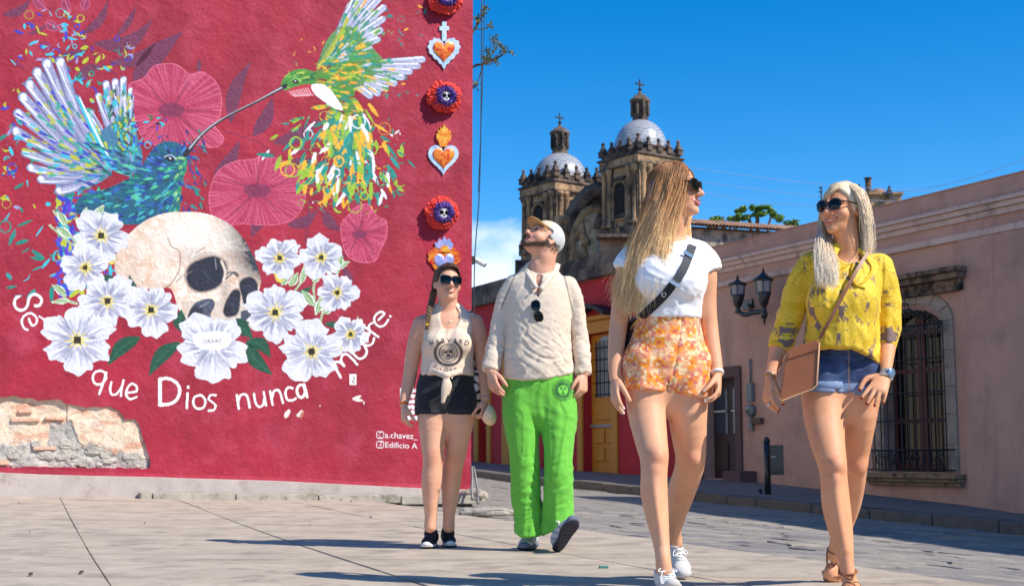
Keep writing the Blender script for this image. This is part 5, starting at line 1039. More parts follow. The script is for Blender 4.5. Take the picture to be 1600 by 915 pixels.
    lz = [fz(1515, y) for y in (416, 424, 434, 452)]; ll, lr = fu(fac(1352, 430)), fu(fac(1516, 430)); lint = MB(); ubox(lint, lr, ll, lz[1], lz[0], -.02, .34); ubox(lint, lr + .03, ll - .03, lz[2], lz[1] - .002, -.02, .27); ubox(lint, lr + .10, ll - .10, lz[3], lz[2] - .002, -.02, .14); lint.build('window_hood', mat('old_hood', tuple(lin((140, 116, 96))), .9, var=.3, scale=6, bump=.8, bscale=30, bdist=.02, dark=tuple(lin((44, 40, 38))), dscale=3.4, dmin=.42, dmax=.6), root, bevel=.015)
    # iron grille
    ir = mat('wrought_iron', (.012, .012, .014), .5); gz0, gz1 = fz(1490, 736), fz(1490, 503); gl, gr = fu(fac(1378, 700)), fu(fac(1491, 700)); go = .16; gtop = MB().tube([fat(gl, gz1, go), fat(gr, gz1, go)], .020, 6).build('grille', ir, root)
    nb = 11
    for i in range(nb): u = gl + (gr - gl)*i/(nb-1); MB().tube([fat(u, gz0, go), fat(u, gz1 + .02, go)], .013, 6).build('grille_bar', ir, gtop)
    for y in (557, 610, 655, 703): z = fz(1490, y); MB().tube([fat(gl, z, go), fat(gr, z, go)], .013, 6).build('grille_rail', ir, gtop)
    def scroll(u, z, r, sgn, m=1.6): return [fat(u + sgn*r*(1 - t*.75)*math.cos(t*m*6.28) , z + r*(1 - t*.75)*math.sin(t*m*6.28), go + .02) for t in np.linspace(0, 1, 22)]
    cr = MB(); mid2 = (gl + gr)/2; cu = [(mid2 + d*k, gz1 + .11 + h) for d in (-1, 1) for k, h in ((.12, .10), (.30, .06), (.50, .03))]
    for i, (u, z) in enumerate(cu): cr.tube(scroll(u, z, .095, 1 if u > mid2 else -1), .012, 5)
    cr.tube([fat(mid2, gz1, go), fat(mid2, gz1 + .52, go)], [.014, .006], 6); cr.tube([fat(mid2 - .07, gz1 + .36, go), fat(mid2, gz1 + .42, go), fat(mid2 + .07, gz1 + .36, go)], .011, 5); [cr.tube(catmull([fat(mid2, gz1 + .25, go), fat(mid2 + d*.09, gz1 + .33, go), fat(mid2 + d*.05, gz1 + .42, go)], 4), .010, 5) for d in (-1, 1)]
    cr.tube(catmull([fat(gl, gz1 + .02, go), fat(gl*.75 + gr*.25, gz1 + .12, go), fat(mid2, gz1 + .30, go), fat(gl*.25 + gr*.75, gz1 + .12, go), fat(gr, gz1 + .02, go)], 5), .011, 5); cr.build('grille_crest', ir, gtop, True)
    top = MB(); ubox(top, gr, gl, gz1 - .14, gz1 - .12, go - .01, go + .02); [top.tube([fat(gl + (gr-gl)*(i+.5)/22, gz1 - .13, go), fat(gl + (gr-gl)*(i+.5)/22, gz1, go)], .012, 5) for i in range(22)]; top.build('grille_frieze', ir, gtop)
    bas = MB(); b0, b1, bo = gz0 + .02, fz(1490, 702), .30
    for z in (b0, b1): bas.tube([fat(gl + .05, z, .02), fat(gl + .05, z, bo), fat(gr - .05, z, bo), fat(gr - .05, z, .02)], .014, 6)
    for i in range(13): u = gl + .05 + (gr - gl - .10)*i/12; bas.tube([fat(u, b0, bo), fat(u, b1, bo)], .010, 5); 
    for i in range(6): u = gl + (gr - gl)*(i + .5)/6; bas.tube(scroll(u, (b0 + b1)/2, .12, 1 if i % 2 else -1), .010, 5)
    bas.build('grille_basket', ir, gtop, True)
    # doorway
    ua2, ub2, za2, zb2, _ = do; dm = mat('dark_door', tuple(lin((58, 40, 42))), .55, var=.1, scale=12); d = ubox(MB(), ua2, ub2, za2, zb2, -.36, -.30).build('door', dm, root, label='dark wooden door with glazed upper panels')
    for k in range(2):
        a = ua2 + (ub2-ua2)*(k*.5 + .08); b = ua2 + (ub2-ua2)*(k*.5 + .42)
        for z0_, z1_ in ((.45, .66), (.69, .90)): ubox(MB(), a, b, za2 + (zb2-za2)*z0_, za2 + (zb2-za2)*z1_, -.30, -.285).build('pane', mat('door_glass', tuple(lin((60, 70, 84))), .12), d)
        ubox(MB(), a, b, za2 + (zb2-za2)*.08, za2 + (zb2-za2)*.36, -.30, -.27).build('door_panel', dm, d, bevel=.01); ubox(MB(), a, b, za2 + (zb2-za2)*.665, za2 + (zb2-za2)*.685, -.30, -.24).build('glazing_bar', mat('pale_bar', (.5, .5, .5), .4), d)
    fm = mat('door_surround', tuple(lin((98, 74, 72))), .8, var=.1, scale=6, bump=.3)
    for e, s_ in ((ua2, -1), (ub2, 1)): ubox(MB(), e, e + s_*.20, zfac(e) - .1, zb2 + .0, -.02, .05).build('door_jamb', fm, root, bevel=.01)
    ubox(MB(), ua2 - .2, ub2 + .2, zb2 + .002, zb2 + .22, -.02, .06).build('door_lintel', fm, root, bevel=.01)
    us = fu(fac(1169, 745)); ubox(MB(), us - .30, us + .30, zfac(us) - .05, fz(1169, 735), .0, .42).build('stone_step', fm, root, bevel=.03)
    # electricity meter on the wall
    um = fu(fac(1176, 640)); me_ = thing('electric_meter', fat(um, fz(1176, 640)), 'grey electricity meter and conduit on the pink wall beside the door', 'meter'); gm = mat('meter_grey', (.20, .20, .20), .5); z = lambda y: fz(1176, y)
    ubox(MB(), um - .09, um + .09, z(627), z(598), .001, .09).build('fuse_box', gm, me_, bevel=.012); mb = MB(); mb.lathe(fat(um, z(641), .0), [(.13, .001), (.13, .08), (.11, .10), (.0, .105)], 16, None, np.array([FD, [0, 0, 1.], FN])); mb.build('meter_glass', mat('meter_clear', (.16, .18, .18), .15), me_, True); ubox(MB(), um - .06, um + .06, z(672), z(652), .001, .08).build('terminal_box', gm, me_, bevel=.01); MB().tube([fat(um, z(598), .04), fat(um, z(560), .04)], .022, 8).build('conduit', gm, me_, True); u2 = fu(fac(1186, 655)); ubox(MB(), u2 - .16, u2 + .16, z(662), z(653), .001, .10).build('side_box', mat('rust_box', (.12, .07, .05), .7), me_, bevel=.01)
    # double wall lantern
    bk_ = mat('lamp_black', (.014, .014, .016), .38, coat=.3); lr_ = thing('wall_lantern', fac(1170, 478, .02), 'black double lantern on a wrought arm fixed to the pink wall', 'lamp')
    LA, LB = fac(1154, 487, .42), fac(1195, 486, .42); MB().tube(catmull([LA, LA*.75 + LB*.25 - [0, 0, .06], LA*.4 + LB*.6 - [0, 0, .02], LB], 5), .05, 8).build('arm', bk_, lr_, True); pt = fac(1170, 476, .0); mb = MB(); mb.box(pt + FN*.02, (.34, .05, .20), np.array([FD, FN, [0, 0, 1.]])); mb.tube([pt, (LA + LB)/2 - [0, 0, .03]], .045, 8); mb.build('wall_plate', bk_, lr_, bevel=.008)
    for i, (x, ys, sc) in enumerate(((1153.5, (432, 437, 445, 461, 478, 488), 1.0), (1194, (421, 426, 438, 457, 476, 490), 1.08))):
        c = fac(x, ys[5], .42); zz = [fac(x, y, .42)[2] - c[2] for y in ys]; w = 13.2*sc*np.linalg.norm(c)/F; o = MB().lathe(c, [(.05, -.10 if i else -.02), (.075, .0), (.05, .06), (.05, zz[4]*.8), (w*.42, zz[4]), (w*.84, zz[3]), (w*.80, zz[3] + .01)], 12, None).build('lamp_cup', bk_, lr_, True)
        gl_ = MB().lathe(c, [(w*.80, zz[3] + .004), (w*.93, zz[2] - .004)], 12).build('lamp_glass', mat('lamp_glass', (.55, .50, .50), .12, trans=.35), lr_, False); post = MB()
        for k in range(6): a = k*math.pi/3 + .3; e = np.array([math.cos(a), math.sin(a), 0]); post.tube([c + e*w*.83 + [0, 0, zz[3]], c + e*w*.96 + [0, 0, zz[2]]], .012, 5)
        post.build('lamp_frame', bk_, lr_); MB().lathe(c, [(w*1.0, zz[2] - .015), (w*1.16, zz[2]), (w*1.10, zz[2] + .03), (w*.62, zz[1]*.55 + zz[2]*.45), (w*.24, zz[1]), (.02, zz[1] + .02), (.035, zz[0] - .03), (.01, zz[0] + .03)], 12).build('lamp_roof', bk_, lr_, True); mb = MB(); mb.tube([c + [0, 0, zz[3]*.9], c + [0, 0, zz[2]*.9 + zz[3]*.1]], .035, 8); mb.build('bulb', mat('bulb_white', (.8, .78, .74), .3), lr_, True)
        if i: MB().tube([c, c - [0, 0, .22]], [.05, .01], 8).build('drop_finial', bk_, lr_, True)
    # short post with a black board on the pavement
    pb = fac(1200, 776, 2.2); pr = thing('sign_post', pb, 'short black post with a small black board on the far pavement', 'sign'); zt = fac(1200, 690, 2.2)[2]; mb = MB(); mb.tube([pb - [0, 0, .15], [pb[0], pb[1], zt]], .055, 10); mb.lathe([pb[0], pb[1], zt], [(.055, 0), (.065, .03), (.03, .08), (0, .09)], 10); mb.build('post', bk_, pr, True); c = fac(1214, 718, 2.2); mb = MB(); mb.box(c, (.22, .06, .50), np.array([[.96, -.28, 0], [.28, .96, 0], [0, 0, 1.]])); mb.build('board', bk_, pr, bevel=.01); c2 = fac(1208.5, 713, 2.26); MB().box(c2, (.09, .02, .018), np.array([[.96, -.28, 0], [.28, .96, 0], [0, 0, 1.]])).build('board_plate', mat('pale_bar', (.5, .5, .5), .4), pr)
    s2 = fac(1188, 778, 2.3); mb = MB(); mb.tube([s2 - [0, 0, .1], s2 + [0, 0, .16]], [.05, .04], 8); props(mb.build('stub', bk_, None, True, loc=s2), 'low black iron stub beside the post on the far pavement', 'bollard')
    # ---------------------------------------------------------------- red house with the mustard door
    red = mat('crimson_render', tuple(lin((186, 40, 48))), .82, var=.12, scale=1.6, bump=.3, bscale=40, bdist=.012); ye = mat('mustard_paint', tuple(lin((200, 132, 30))), .65, var=.12, scale=9, bump=.2, bscale=60)
    rr = thing('red_house', fat(UL + 3, zfac(UL + 3)), 'red rendered street house with a mustard yellow door and stone parapet', 'building'); UE = UL + 26; zt = fz(906, 442)
    d0, d1 = fu(fac(958, 700)), fu(fac(912, 700)); dop = (d0, d1, zfac((d0+d1)/2), fz(935, 520), 0); e0, e1 = fu(fac(762, 700)), fu(fac(748, 700)); eop = (e0, e1, zfac(e0) + .01, fz(755, 560), 0)
    wall_with_openings(UL + .004, UE, zt, [dop, eop], red, 'wall', rr); mb = MB(); a, b = fat(UL + .004, -.6), fat(UE, -.6)
    for p in (a, b): mb.add([p, p + bk, p + bk + [0, 0, zt + .6], p + [0, 0, zt + .6]], [(0, 1, 2, 3)])
    mb.add([a + bk, b + bk, b + bk + [0, 0, zt + .6], a + bk + [0, 0, zt + .6]], [(0, 1, 2, 3)]); mb.add([a + [0, 0, zt + .55], b + [0, 0, zt + .55], b + bk + [0, 0, zt + .55], a + bk + [0, 0, zt + .55]], [(0, 1, 2, 3)]); mb.build('rear_walls', red, rr)
    ston = mat('parapet_stone', tuple(lin((128, 112, 98))), .95, var=.3, scale=2.5, bump=.8, bscale=18, bdist=.03, dark=tuple(lin((62, 56, 52))), dscale=1.6, dmin=.46, dmax=.62); ph = zt - fz(906, 466); u = UL
    while u < UE - .2: L = min(rng.uniform(.7, 1.3), UE - u); ubox(MB(), u, u + L - .012, zt + .002, zt + .30 + rng.uniform(-.02, .02), -.02, .20 + rng.uniform(0, .02)).build('parapet_stone', ston, rr, bevel=.02); u += L
    ubox(MB(), UL, UE, zt + .30, zt + .62, -.02, .08).build('parapet_wall', ston, rr)
    # door
    def ydoor(op, root_, lab):
        a, b, z0, z1, _ = op; w = b - a; H = z1 - z0; dr = ubox(MB(), a, b, z0, z1, -.30, -.24).build('door', ye, root_, label=lab)
        for i in range(2):
            for j in range(2): ubox(MB(), a + w*(.10 + .44*i), a + w*(.46 + .44*i), z0 + H*(.08 + .13*j), z0 + H*(.18 + .13*j), -.24, -.205).build('door_panel', ye, dr, bevel=.012)
        ubox(MB(), a + w*.12, a + w*.88, z0 + H*.38, z0 + H*.50, -.24, -.205).build('door_panel', ye, dr, bevel=.012); ubox(MB(), a, b, z0 + H*.325, z0 + H*.345, -.24, -.19).build('weather_strip', mat('grey_strip', (.3, .28, .26), .6), dr)
        q = [(a + w*.16, z0 + H*.54), (a + w*.84, z0 + H*.54), (a + w*.84, z0 + H*.86)] + [(a + w*.5 + w*.34*math.cos(t), z0 + H*.86 + w*.30*math.sin(t)) for t in np.linspace(.3, math.pi - .3, 8)] + [(a + w*.16, z0 + H*.86)]; MB().prism([fat(x, z, -.235) for x, z in q], FN*.012).build('pane', mat('door_pane', tuple(lin((120, 118, 116))), .25), dr)
        for k in range(5): x = a + w*(.22 + .14*k); MB().tube([fat(x, z0 + H*.54, -.19), fat(x, z0 + H*.95, -.19)], .016, 6).build('door_bar', ir, dr)
        for k in range(5): z = z0 + H*(.56 + .085*k); MB().tube([fat(a + w*.14, z, -.19), fat(a + w*.86, z, -.19)], .014, 6).build('door_bar', ir, dr)
        for e, s_ in ((a, -1), (b, 1)): ubox(MB(), e, e + s_*.26, zfac(e) - .05, z1, -.02, .05).build('door_jamb', ye, root_, bevel=.01)
        ubox(MB(), a - .26, b + .26, z1 + .002, z1 + .30, -.02, .06).build('door_lintel', ye, root_, bevel=.01); ubox(MB(), a - .36, b + .36, z1 + .302, z1 + .42, -.02, .17).build('door_cornice', ye, root_, bevel=.02); return dr
    ydoor(dop, rr, 'mustard door with an arched barred pane'); ydoor(eop, rr, 'mustard door partly hidden behind the wall corner')
    a, b = dop[0] - .3, dop[1] + .3; n = 12; zc = dop[3] + .44; mb = MB(); q = [fat(a + (b-a)*i/n, zc + .26*math.sin(math.pi*i/n), .0) for i in range(n+1)] + [fat(a + (b-a)*i/n, zc + .26*math.sin(math.pi*i/n) - .10, .0) for i in range(n, -1, -1)]; mb.prism(q, FN*.42); mb.build('door_canopy', mat('dark_canopy', (.03, .025, .025), .7), rr)
    for x0, x1 in ((786, 797), (846, 850)): fbox(MB(), x1, x0, 560, 728, -.02, .05, (x0+x1)/2).build('pilaster', ye if x0 < 800 else red, rr, bevel=.01)
    fbox(MB(), 753, 745, 499, 513, .001, .03, 749).build('street_plate', mat('white_enamel', (.7, .7, .7), .3), rr)
    # ---------------------------------------------------------------- unseen building added beyond the right edge; its roofline is shaped to shade the street
    nb_ = thing('added_shade_building', fat(UR - 12, zfac(UR - 12)), 'tall ochre building just outside the right edge whose shade falls across the street', 'building'); oc = mat('ochre_render', tuple(lin((206, 170, 110))), .85, var=.08, scale=2)
    prof = [(UR - .02, -1.5), (UR - .02, 8.2), (-6.2, 8.81), (-12, 10.3), (-15, 11.25), (-17.2, 12), (-19.5, 12.86), (-34, 15), (-34, -2.5)]; MB().prism([fat(u, z, 0) for u, z in prof], bk).build('wall', oc, nb_)
    for k in range(5): u = UR - 4 - k*5.2; ubox(MB(), u - .55, u + .55, zfac(u) + .9, zfac(u) + 3.1, -.01, .03).build('window', mat('dark_wood', tuple(lin((52, 36, 32))), .6), nb_)
    return root
# ------------------------------------------------------------------ the church, the walls and trees behind, wires
def church():
    rng = np.random.default_rng(61); YC = 150.0
    st = mat('church_stone', tuple(lin((180, 143, 104))), .92, var=.32, scale=.55, bump=.7, bscale=3.0, bdist=.12, dark=tuple(lin((86, 72, 60))), dscale=.45, dmin=.45, dmax=.62, streak=(tuple(lin((70, 58, 50))), (.9, .9, .12), .52, .68))
    dk = mat('church_dark_stone', tuple(lin((112, 94, 80))), .95, var=.35, scale=.8, bump=.7, bscale=3.0, bdist=.12, dark=tuple(lin((44, 38, 36))), dscale=.5, dmin=.42, dmax=.58)
    vd = mat('church_opening_shade', tuple(lin((40, 34, 32))), .95); ir = mat('cross_iron', (.02, .02, .02), .6)  # near-black plates; shade inside openings and niches is put into the colour
    root = thing('church', P(930, 700, YC), 'old stone church with two tiled domes on twin bell towers', 'church')
    def dome_mat():
        return mat('dome_tile', vcol=True, rough=.28, bump=.25, bscale=6, bdist=.04, spec=.6)
    def tower(cx, Y, k, lab, yb, yc, ydb, ydt, dw, ylt, ylc, ycr, hw):
        """cx axis column; rows: yb body bottom, yc cornice, ydb dome spring, ydt dome crown, ylt lantern eaves, ylc cap top, ycr cross top; hw half width in pixels"""
        s = Y/F; ax = P(cx, yc, Y); Z = lambda y: P(cx, y, Y)[2]; a = math.radians(36); e1 = np.array([math.cos(a), math.sin(a), 0]); e2 = np.array([-math.sin(a), math.cos(a), 0]); up = np.array([0, 0, 1.]); B = np.array([e1, e2, up])
        h = hw*s/(math.cos(a) + math.sin(a)); c = lambda u, v, z: np.array([ax[0], ax[1], 0]) + e1*u + e2*v + up*z
        def bx(u, v, z0, z1, su, sv, nm, m, bev=0): return MB().box(c(u, v, (z0+z1)/2), (su, sv, abs(z1-z0)), B).build(nm, m, tw, bevel=bev)
        zb, zc = Z(yb), Z(yc); H = zc - zb; tw = MB().box(c(0, 0, (zb+zc)/2), (2*h, 2*h, H), B).build('tower', st, root, label=lab)
        ent = 14*s; zz = zc - ent*1.1
        bx(0, 0, zc - ent*.25, zc, 2*h + 1.1, 2*h + 1.1, 'cornice', dk, .08); bx(0, 0, zz, zc - ent*.26, 2*h + .7, 2*h + .7, 'frieze', st, .05); bx(0, 0, zz - ent*.2, zz - .01, 2*h + .9, 2*h + .9, 'architrave', dk, .05)
        # lower stage belt
        lv = [zc - H*k1 for k1 in (.50, .60)]
        bx(0, 0, lv[1], lv[0], 2*h + .9, 2*h + .9, 'belt_course', dk, .08); bx(0, 0, lv[1] - .9, lv[1] - .01, 2*h + .5, 2*h + .5, 'belt_frieze', st, .05)
        for face in range(2):                                 # the two faces towards the plaza: -e2 (right) and -e1 (left)
            n_, t_ = (-e2, e1) if face == 0 else (-e1, e2)
            def q(t, o, z): return np.array([ax[0], ax[1], 0]) + t_*t + n_*(h + o) + up*z
            FB = np.array([t_, n_, up])
            for (z0, z1) in ((lv[0] + .1, zz - ent*.22), (zb + .2, lv[1] - 1.0)):
                for t in (-.86, -.56, .56, .86):
                    r = h*.095; hh = z1 - z0; mb = MB().lathe(q(t*h, r*.75, z0), [(r*1.5, 0), (r*1.5, hh*.06), (r*1.1, hh*.07), (r*1.05, hh*.3), (r*.92, hh*.88), (r*1.25, hh*.90), (r*1.6, hh*.96), (r*1.6, hh)], 12); mb.build('column', st, tw, True)
                    MB().box(q(t*h, -.02, (z0+z1)/2), (r*3.2, .5, hh - .02), FB).build('pilaster', dk if (face == 1) else st, tw)  # left-face pilasters use darker stone; the face's shade is put into colour
                w = h*.32; hh = z1 - z0; pts = [(-w, z0 + hh*.12), (w, z0 + hh*.12), (w, z0 + hh*.62)] + [(w*math.cos(x), z0 + hh*.62 + w*math.sin(x)) for x in np.linspace(.3, 2.84, 8)] + [(-w, z0 + hh*.62)]
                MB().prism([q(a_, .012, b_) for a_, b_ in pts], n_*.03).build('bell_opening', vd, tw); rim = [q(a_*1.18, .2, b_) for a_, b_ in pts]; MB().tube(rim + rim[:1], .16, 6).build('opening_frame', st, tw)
                for zf in (.18, .82): MB().box(q(0, .12, z0 + hh*zf), (h*.62, .35, hh*.05), FB).build('ledge', dk, tw); 
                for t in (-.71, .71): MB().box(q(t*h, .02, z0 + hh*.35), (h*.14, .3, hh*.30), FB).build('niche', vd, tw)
            for t in np.linspace(-.8, .8, 5): MB().lathe(q(t*h, .25, lv[1]), [(.3, 0), (.34, .3), (.2, .9), (.34, 1.5), (.36, lv[0] - lv[1] - .1)], 8).build('baluster', st, tw, True)
        # parapet with pinnacles
        bx(0, 0, zc + .002, zc + 8*s, 2*h + .3, 2*h + .3, 'parapet', dk, .06)
        for i in range(5):
            for j in range(5):
                if i in (0, 4) or j in (0, 4):
                    u, v = (-1 + i*.5)*h*1.0, (-1 + j*.5)*h*1.0; big = 1.0 if (i in (0, 4) and j in (0, 4)) else .85; z0 = zc + 5*s; ph = 17*s; w = 5.2*s*big; m = MB(); m.box(c(u, v, z0 + ph*.24), (w*2.1, w*2.1, ph*.48), B); m.box(c(u, v, z0 + ph*.50), (w*2.6, w*2.6, ph*.07), B); r = w*.95; b0 = z0 + ph*.535; tip = c(u, v, z0 + ph*(1.35 if big == 1 else 1.18)); base = [c(u + a_*r, v + b_*r, b0) for a_, b_ in ((-1, -1), (1, -1), (1, 1), (-1, 1))]; m.add(base + [tip], [(0, 1, 4), (1, 2, 4), (2, 3, 4), (3, 0, 4), (3, 2, 1, 0)]); m.lathe(tip - up*.25, [(.05, -.1), (.22, .05), (.22, .25), (.05, .42)], 6); m.build('pinnacle', dk, tw)
        # dome of glazed tiles
        R_ = dw*s/2; zd, zt = Z(ydb), Z(ydt); n, m_ = 72, 26; V = []; C = []
        for i in range(m_ + 1):
            ph = i/m_*math.pi/2*.97; rr = R_*math.cos(ph)**.92; z = zd + (zt - zd)*math.sin(ph)
            for g in range(n): V.append(c(rr*math.cos(2*math.pi*g/n), rr*math.sin(2*math.pi*g/n), z)); zig = abs(((g*.5) % 4) - 2); t = (i*1.35 + zig*1.0) % 3.2; C.append(lin((176, 176, 178)) if t < 1.9 else lin((118, 120, 128)) if (i//2) % 2 else lin((130, 130, 136)))
        Q = [(i*n + k, i*n + (k+1) % n, (i+1)*n + (k+1) % n, (i+1)*n + k) for i in range(m_) for k in range(n)]; put('dome', mesh_np('dome', np.array(V), Q, np.array(C), True), dome_mat(), tw)
        MB().lathe(c(0, 0, zd - 10*s), [(R_*1.02, 0), (R_*1.02, 8*s), (R_*1.06, 9*s), (R_*1.06, 11*s), (R_*.99, 11.2*s)], 32).build('drum', dk, tw, True)
        # lantern
        zl, zq, zx = Z(ylt), Z(ylc), Z(ycr); r = 12.5*s*k; hh = zl - zt; MB().lathe(c(0, 0, zt - .6), [(r*1.75, 0), (r*1.5, hh*.12), (r*1.15, hh*.22), (r*1.05, hh*.25), (r*1.05, hh*.95 + .6)], 8, rot=.3).build('lantern', dk, tw)
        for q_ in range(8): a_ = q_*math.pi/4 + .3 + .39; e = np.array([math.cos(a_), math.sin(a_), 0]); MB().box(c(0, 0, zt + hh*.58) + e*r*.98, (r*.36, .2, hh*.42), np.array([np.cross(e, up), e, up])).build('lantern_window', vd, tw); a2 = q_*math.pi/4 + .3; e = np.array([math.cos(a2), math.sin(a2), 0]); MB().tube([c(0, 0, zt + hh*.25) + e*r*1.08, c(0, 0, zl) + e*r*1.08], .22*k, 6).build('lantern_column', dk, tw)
        MB().lathe(c(0, 0, zl), [(r*1.28, -.1), (r*1.34, .2), (r*1.2, .35), (r*1.12, (zq - zl)*.35), (r*.8, (zq - zl)*.75), (r*.3, (zq - zl)*.97), (.15, zq - zl + .3)], 16).build('lantern_cap', dk, tw, True)
        mb = MB(); mb.tube([c(0, 0, zq), c(0, 0, zx)], .10, 6); mb.box(c(0, 0, zq + (zx - zq)*.66), (1.3, .16, .18), B); mb.lathe(c(0, 0, zq + (zx - zq)*.3), [(.05, -.2), (.28, 0), (.05, .2)], 8); mb.build('cross', ir, tw)
        return tw
    tower(1001, YC, 1.0, 'taller right bell tower', 470, 250, 236, 188, 85, 160, 147, 124, 59)
    tower(875, YC + 16, .98, 'lower left bell tower', 470, 292, 283, 240, 86, 210, 198, 177, 58)
    # frontispiece gable between the towers and the platform below
    Yg = YC + 4; p = lambda x, y, d=0: P(x, y, Yg + d); gp = [(868, 470), (868, 372), (884, 366), (890, 344), (903, 320), (920, 302), (934, 297), (950, 300), (966, 312), (985, 330), (985, 470)]; g = MB().prism([p(*q) for q in gp], np.array([0, 4.0, 0])).build('gable', st, root); rim = [p(x, y, -.2) for x, y in gp[1:-1]]; mb = MB(); mb.tube(rim, 1.0, 6); mb.build('gable_coping', dk, g, True)
    arch = [(892, 470), (892, 375), (898, 352), (910, 334), (926, 324), (944, 330), (954, 350), (958, 470)]; MB().prism([p(x, y, -.02) for x, y in arch], np.array([0, -.5, 0])).build('relief_panel', mat('church_relief', tuple(lin((188, 164, 134))), .95, var=.3, scale=.8, bump=.8, bscale=2.5, bdist=.15, dark=tuple(lin((104, 90, 76))), dscale=.6, dmin=.48, dmax=.62), g); mb = MB(); mb.tube([p(x, y, -.5) for x, y in arch], .5, 6); mb.build('arch_moulding', st, g, True)
    for i in range(26): x, y = rng.uniform(898, 952), rng.uniform(348, 452); r = rng.uniform(.35, .85); mb = MB(); mb.lathe(p(x, y, -.55), [(r*.7, -r), (r, -r*.3), (r*.75, r*.5), (r*.4, r*1.1), (r*.3, r*1.5)], 7, None, None, 1, .5); mb.build('carved_figure', dk if rng.random() < .5 else st, g, True)
    for x in (880, 962): MB().lathe(p(x, 470, -.6), [(.9, 0), (.75, .5), (.7, 9), (1.0, 9.3), (1.0, 9.8)], 10).build('buttress_column', st, g, True)
    b = p(935, 470, 8); mb = MB(); w0, w1 = P(805, 470, Yg), P(1085, 470, Yg); z1 = P(900, 400, Yg)[2]; mb.box([(w0[0] + w1[0])/2, Yg + 12, z1/2 - 5], (w1[0] - w0[0], 18, z1 + 10)); mb.build('nave', dk, root)
    # stone base closer to the street, over the red house
    bw = thing('stone_terrace', P(1000, 470, 62), 'weathered stone terrace wall below the church, above the red house', 'wall'); mb = MB(); q = [P(x, y, 62) for x, y in ((905, 500), (905, 404), (938, 396), (938, 372), (1066, 372), (1066, 500))]; mb.prism(q, np.array([0, 4, 0])); mb.build('wall', mat('terrace_stone', tuple(lin((150, 130, 108))), .95, var=.35, scale=1.0, bump=.9, bscale=6, bdist=.08, dark=tuple(lin((76, 66, 58))), dscale=.7, dmin=.44, dmax=.6), bw)
    for x in range(938, 1064, 12): MB().box(P(x, 370, 61.6), (.33, .8, .16)).build('coping_stone', dk, bw, bevel=.02)
    # small cupola far right
    Yr = 120; s = Yr/F; cu = thing('cupola', P(1370, 330, Yr), 'small stone cupola with a lantern and a corner pinnacle above the pink roof', 'church dome'); mb = MB(); q = P(1372, 330, Yr); zq = P(0, 312, Yr)[2]; mb.box([q[0], q[1], zq/2 - 1], (50*s, 5, zq + 2), None); mb.box([q[0], q[1], P(0, 311, Yr)[2]], (54*s, 5.6, 4*s)); mb.build('base', st, cu)
    c0 = P(1372, 311, Yr); MB().lathe(c0, [(17*s, 0), (16*s, 6*s), (12*s, 12*s), (6*s, 16*s), (.1, 17*s)], 20).build('dome', mat('brick_dome', tuple(lin((150, 110, 90))), .9, var=.2, scale=2), cu, True); c1 = P(1357, 300, Yr); zt = P(0, 280, Yr)[2]; MB().lathe(c1, [(5.5*s, -10*s), (5*s, 0), (5*s, zt - c1[2]), (7*s, zt - c1[2] + .05), (7*s, zt - c1[2] + 2*s), (2*s, zt - c1[2] + 3*s)], 8).build('lantern', dk, cu); c2 = P(1390, 309, Yr - 3); MB().lathe(c2, [(5.5*s, 0), (5.5*s, 5*s), (6.5*s, 6*s), (5*s, 8*s), (.5*s, 20*s)], 6).build('pinnacle', dk, cu)
def tree(name, base, trunk, crown, n, leaf, cols, seed, label, cat='tree', group=None, clumps=None, lo=.55):
    """trunk: list of (points, radii); crown: list of (centre, radii) leaf clumps"""
    rng = np.random.default_rng(seed); root = thing(name, base, label, cat, group); mb = MB()
    for pts, r in trunk: mb.tube(catmull(pts, 4), list(np.interp(np.linspace(0, 1, len(catmull(pts, 4))), np.linspace(0, 1, len(r)), r)), 7)
    mb.build('trunk', mat('bark', tuple(lin((92, 76, 60))), .95, var=.2, scale=20, bump=.6, bscale=30, bdist=.02), root, True)
    V, Fc, C = [], [], []; k = 0
    for c, r in crown:
        c, r = np.asarray(c, float), np.asarray(r, float)*np.ones(3); m = int(n/len(crown)); 
        d = rng.normal(0, 1, (m, 3)); d /= np.linalg.norm(d, axis=1)[:, None]; p = c + d*r*(rng.uniform(lo, 1.05, (m, 1)))
        a = rng.normal(0, 1, (m, 3)); a /= np.linalg.norm(a, axis=1)[:, None]; b = np.cross(a, rng.normal(0, 1, (m, 3))); b /= np.linalg.norm(b, axis=1)[:, None] + 1e-9; L = leaf*rng.uniform(.6, 1.3, (m, 1)); w = L*.38
        q = np.stack([p - a*L*.5, p + b*w*.5, p + a*L*.5, p - b*w*.5], 1); V.append(q.reshape(-1, 3)); Fc.append(np.arange(m*4).reshape(m, 4) + k); k += m*4; ci = np.array([lin(x) for x in cols])[rng.integers(len(cols), size=m)]*rng.uniform(.7, 1.3, (m, 1)); C.append(np.repeat(ci, 4, 0))
    put('crown', mesh_np('crown', np.concatenate(V), np.concatenate(Fc), np.concatenate(C)), mat('leaves', vcol=True, rough=.55, spec=.3), root); return root
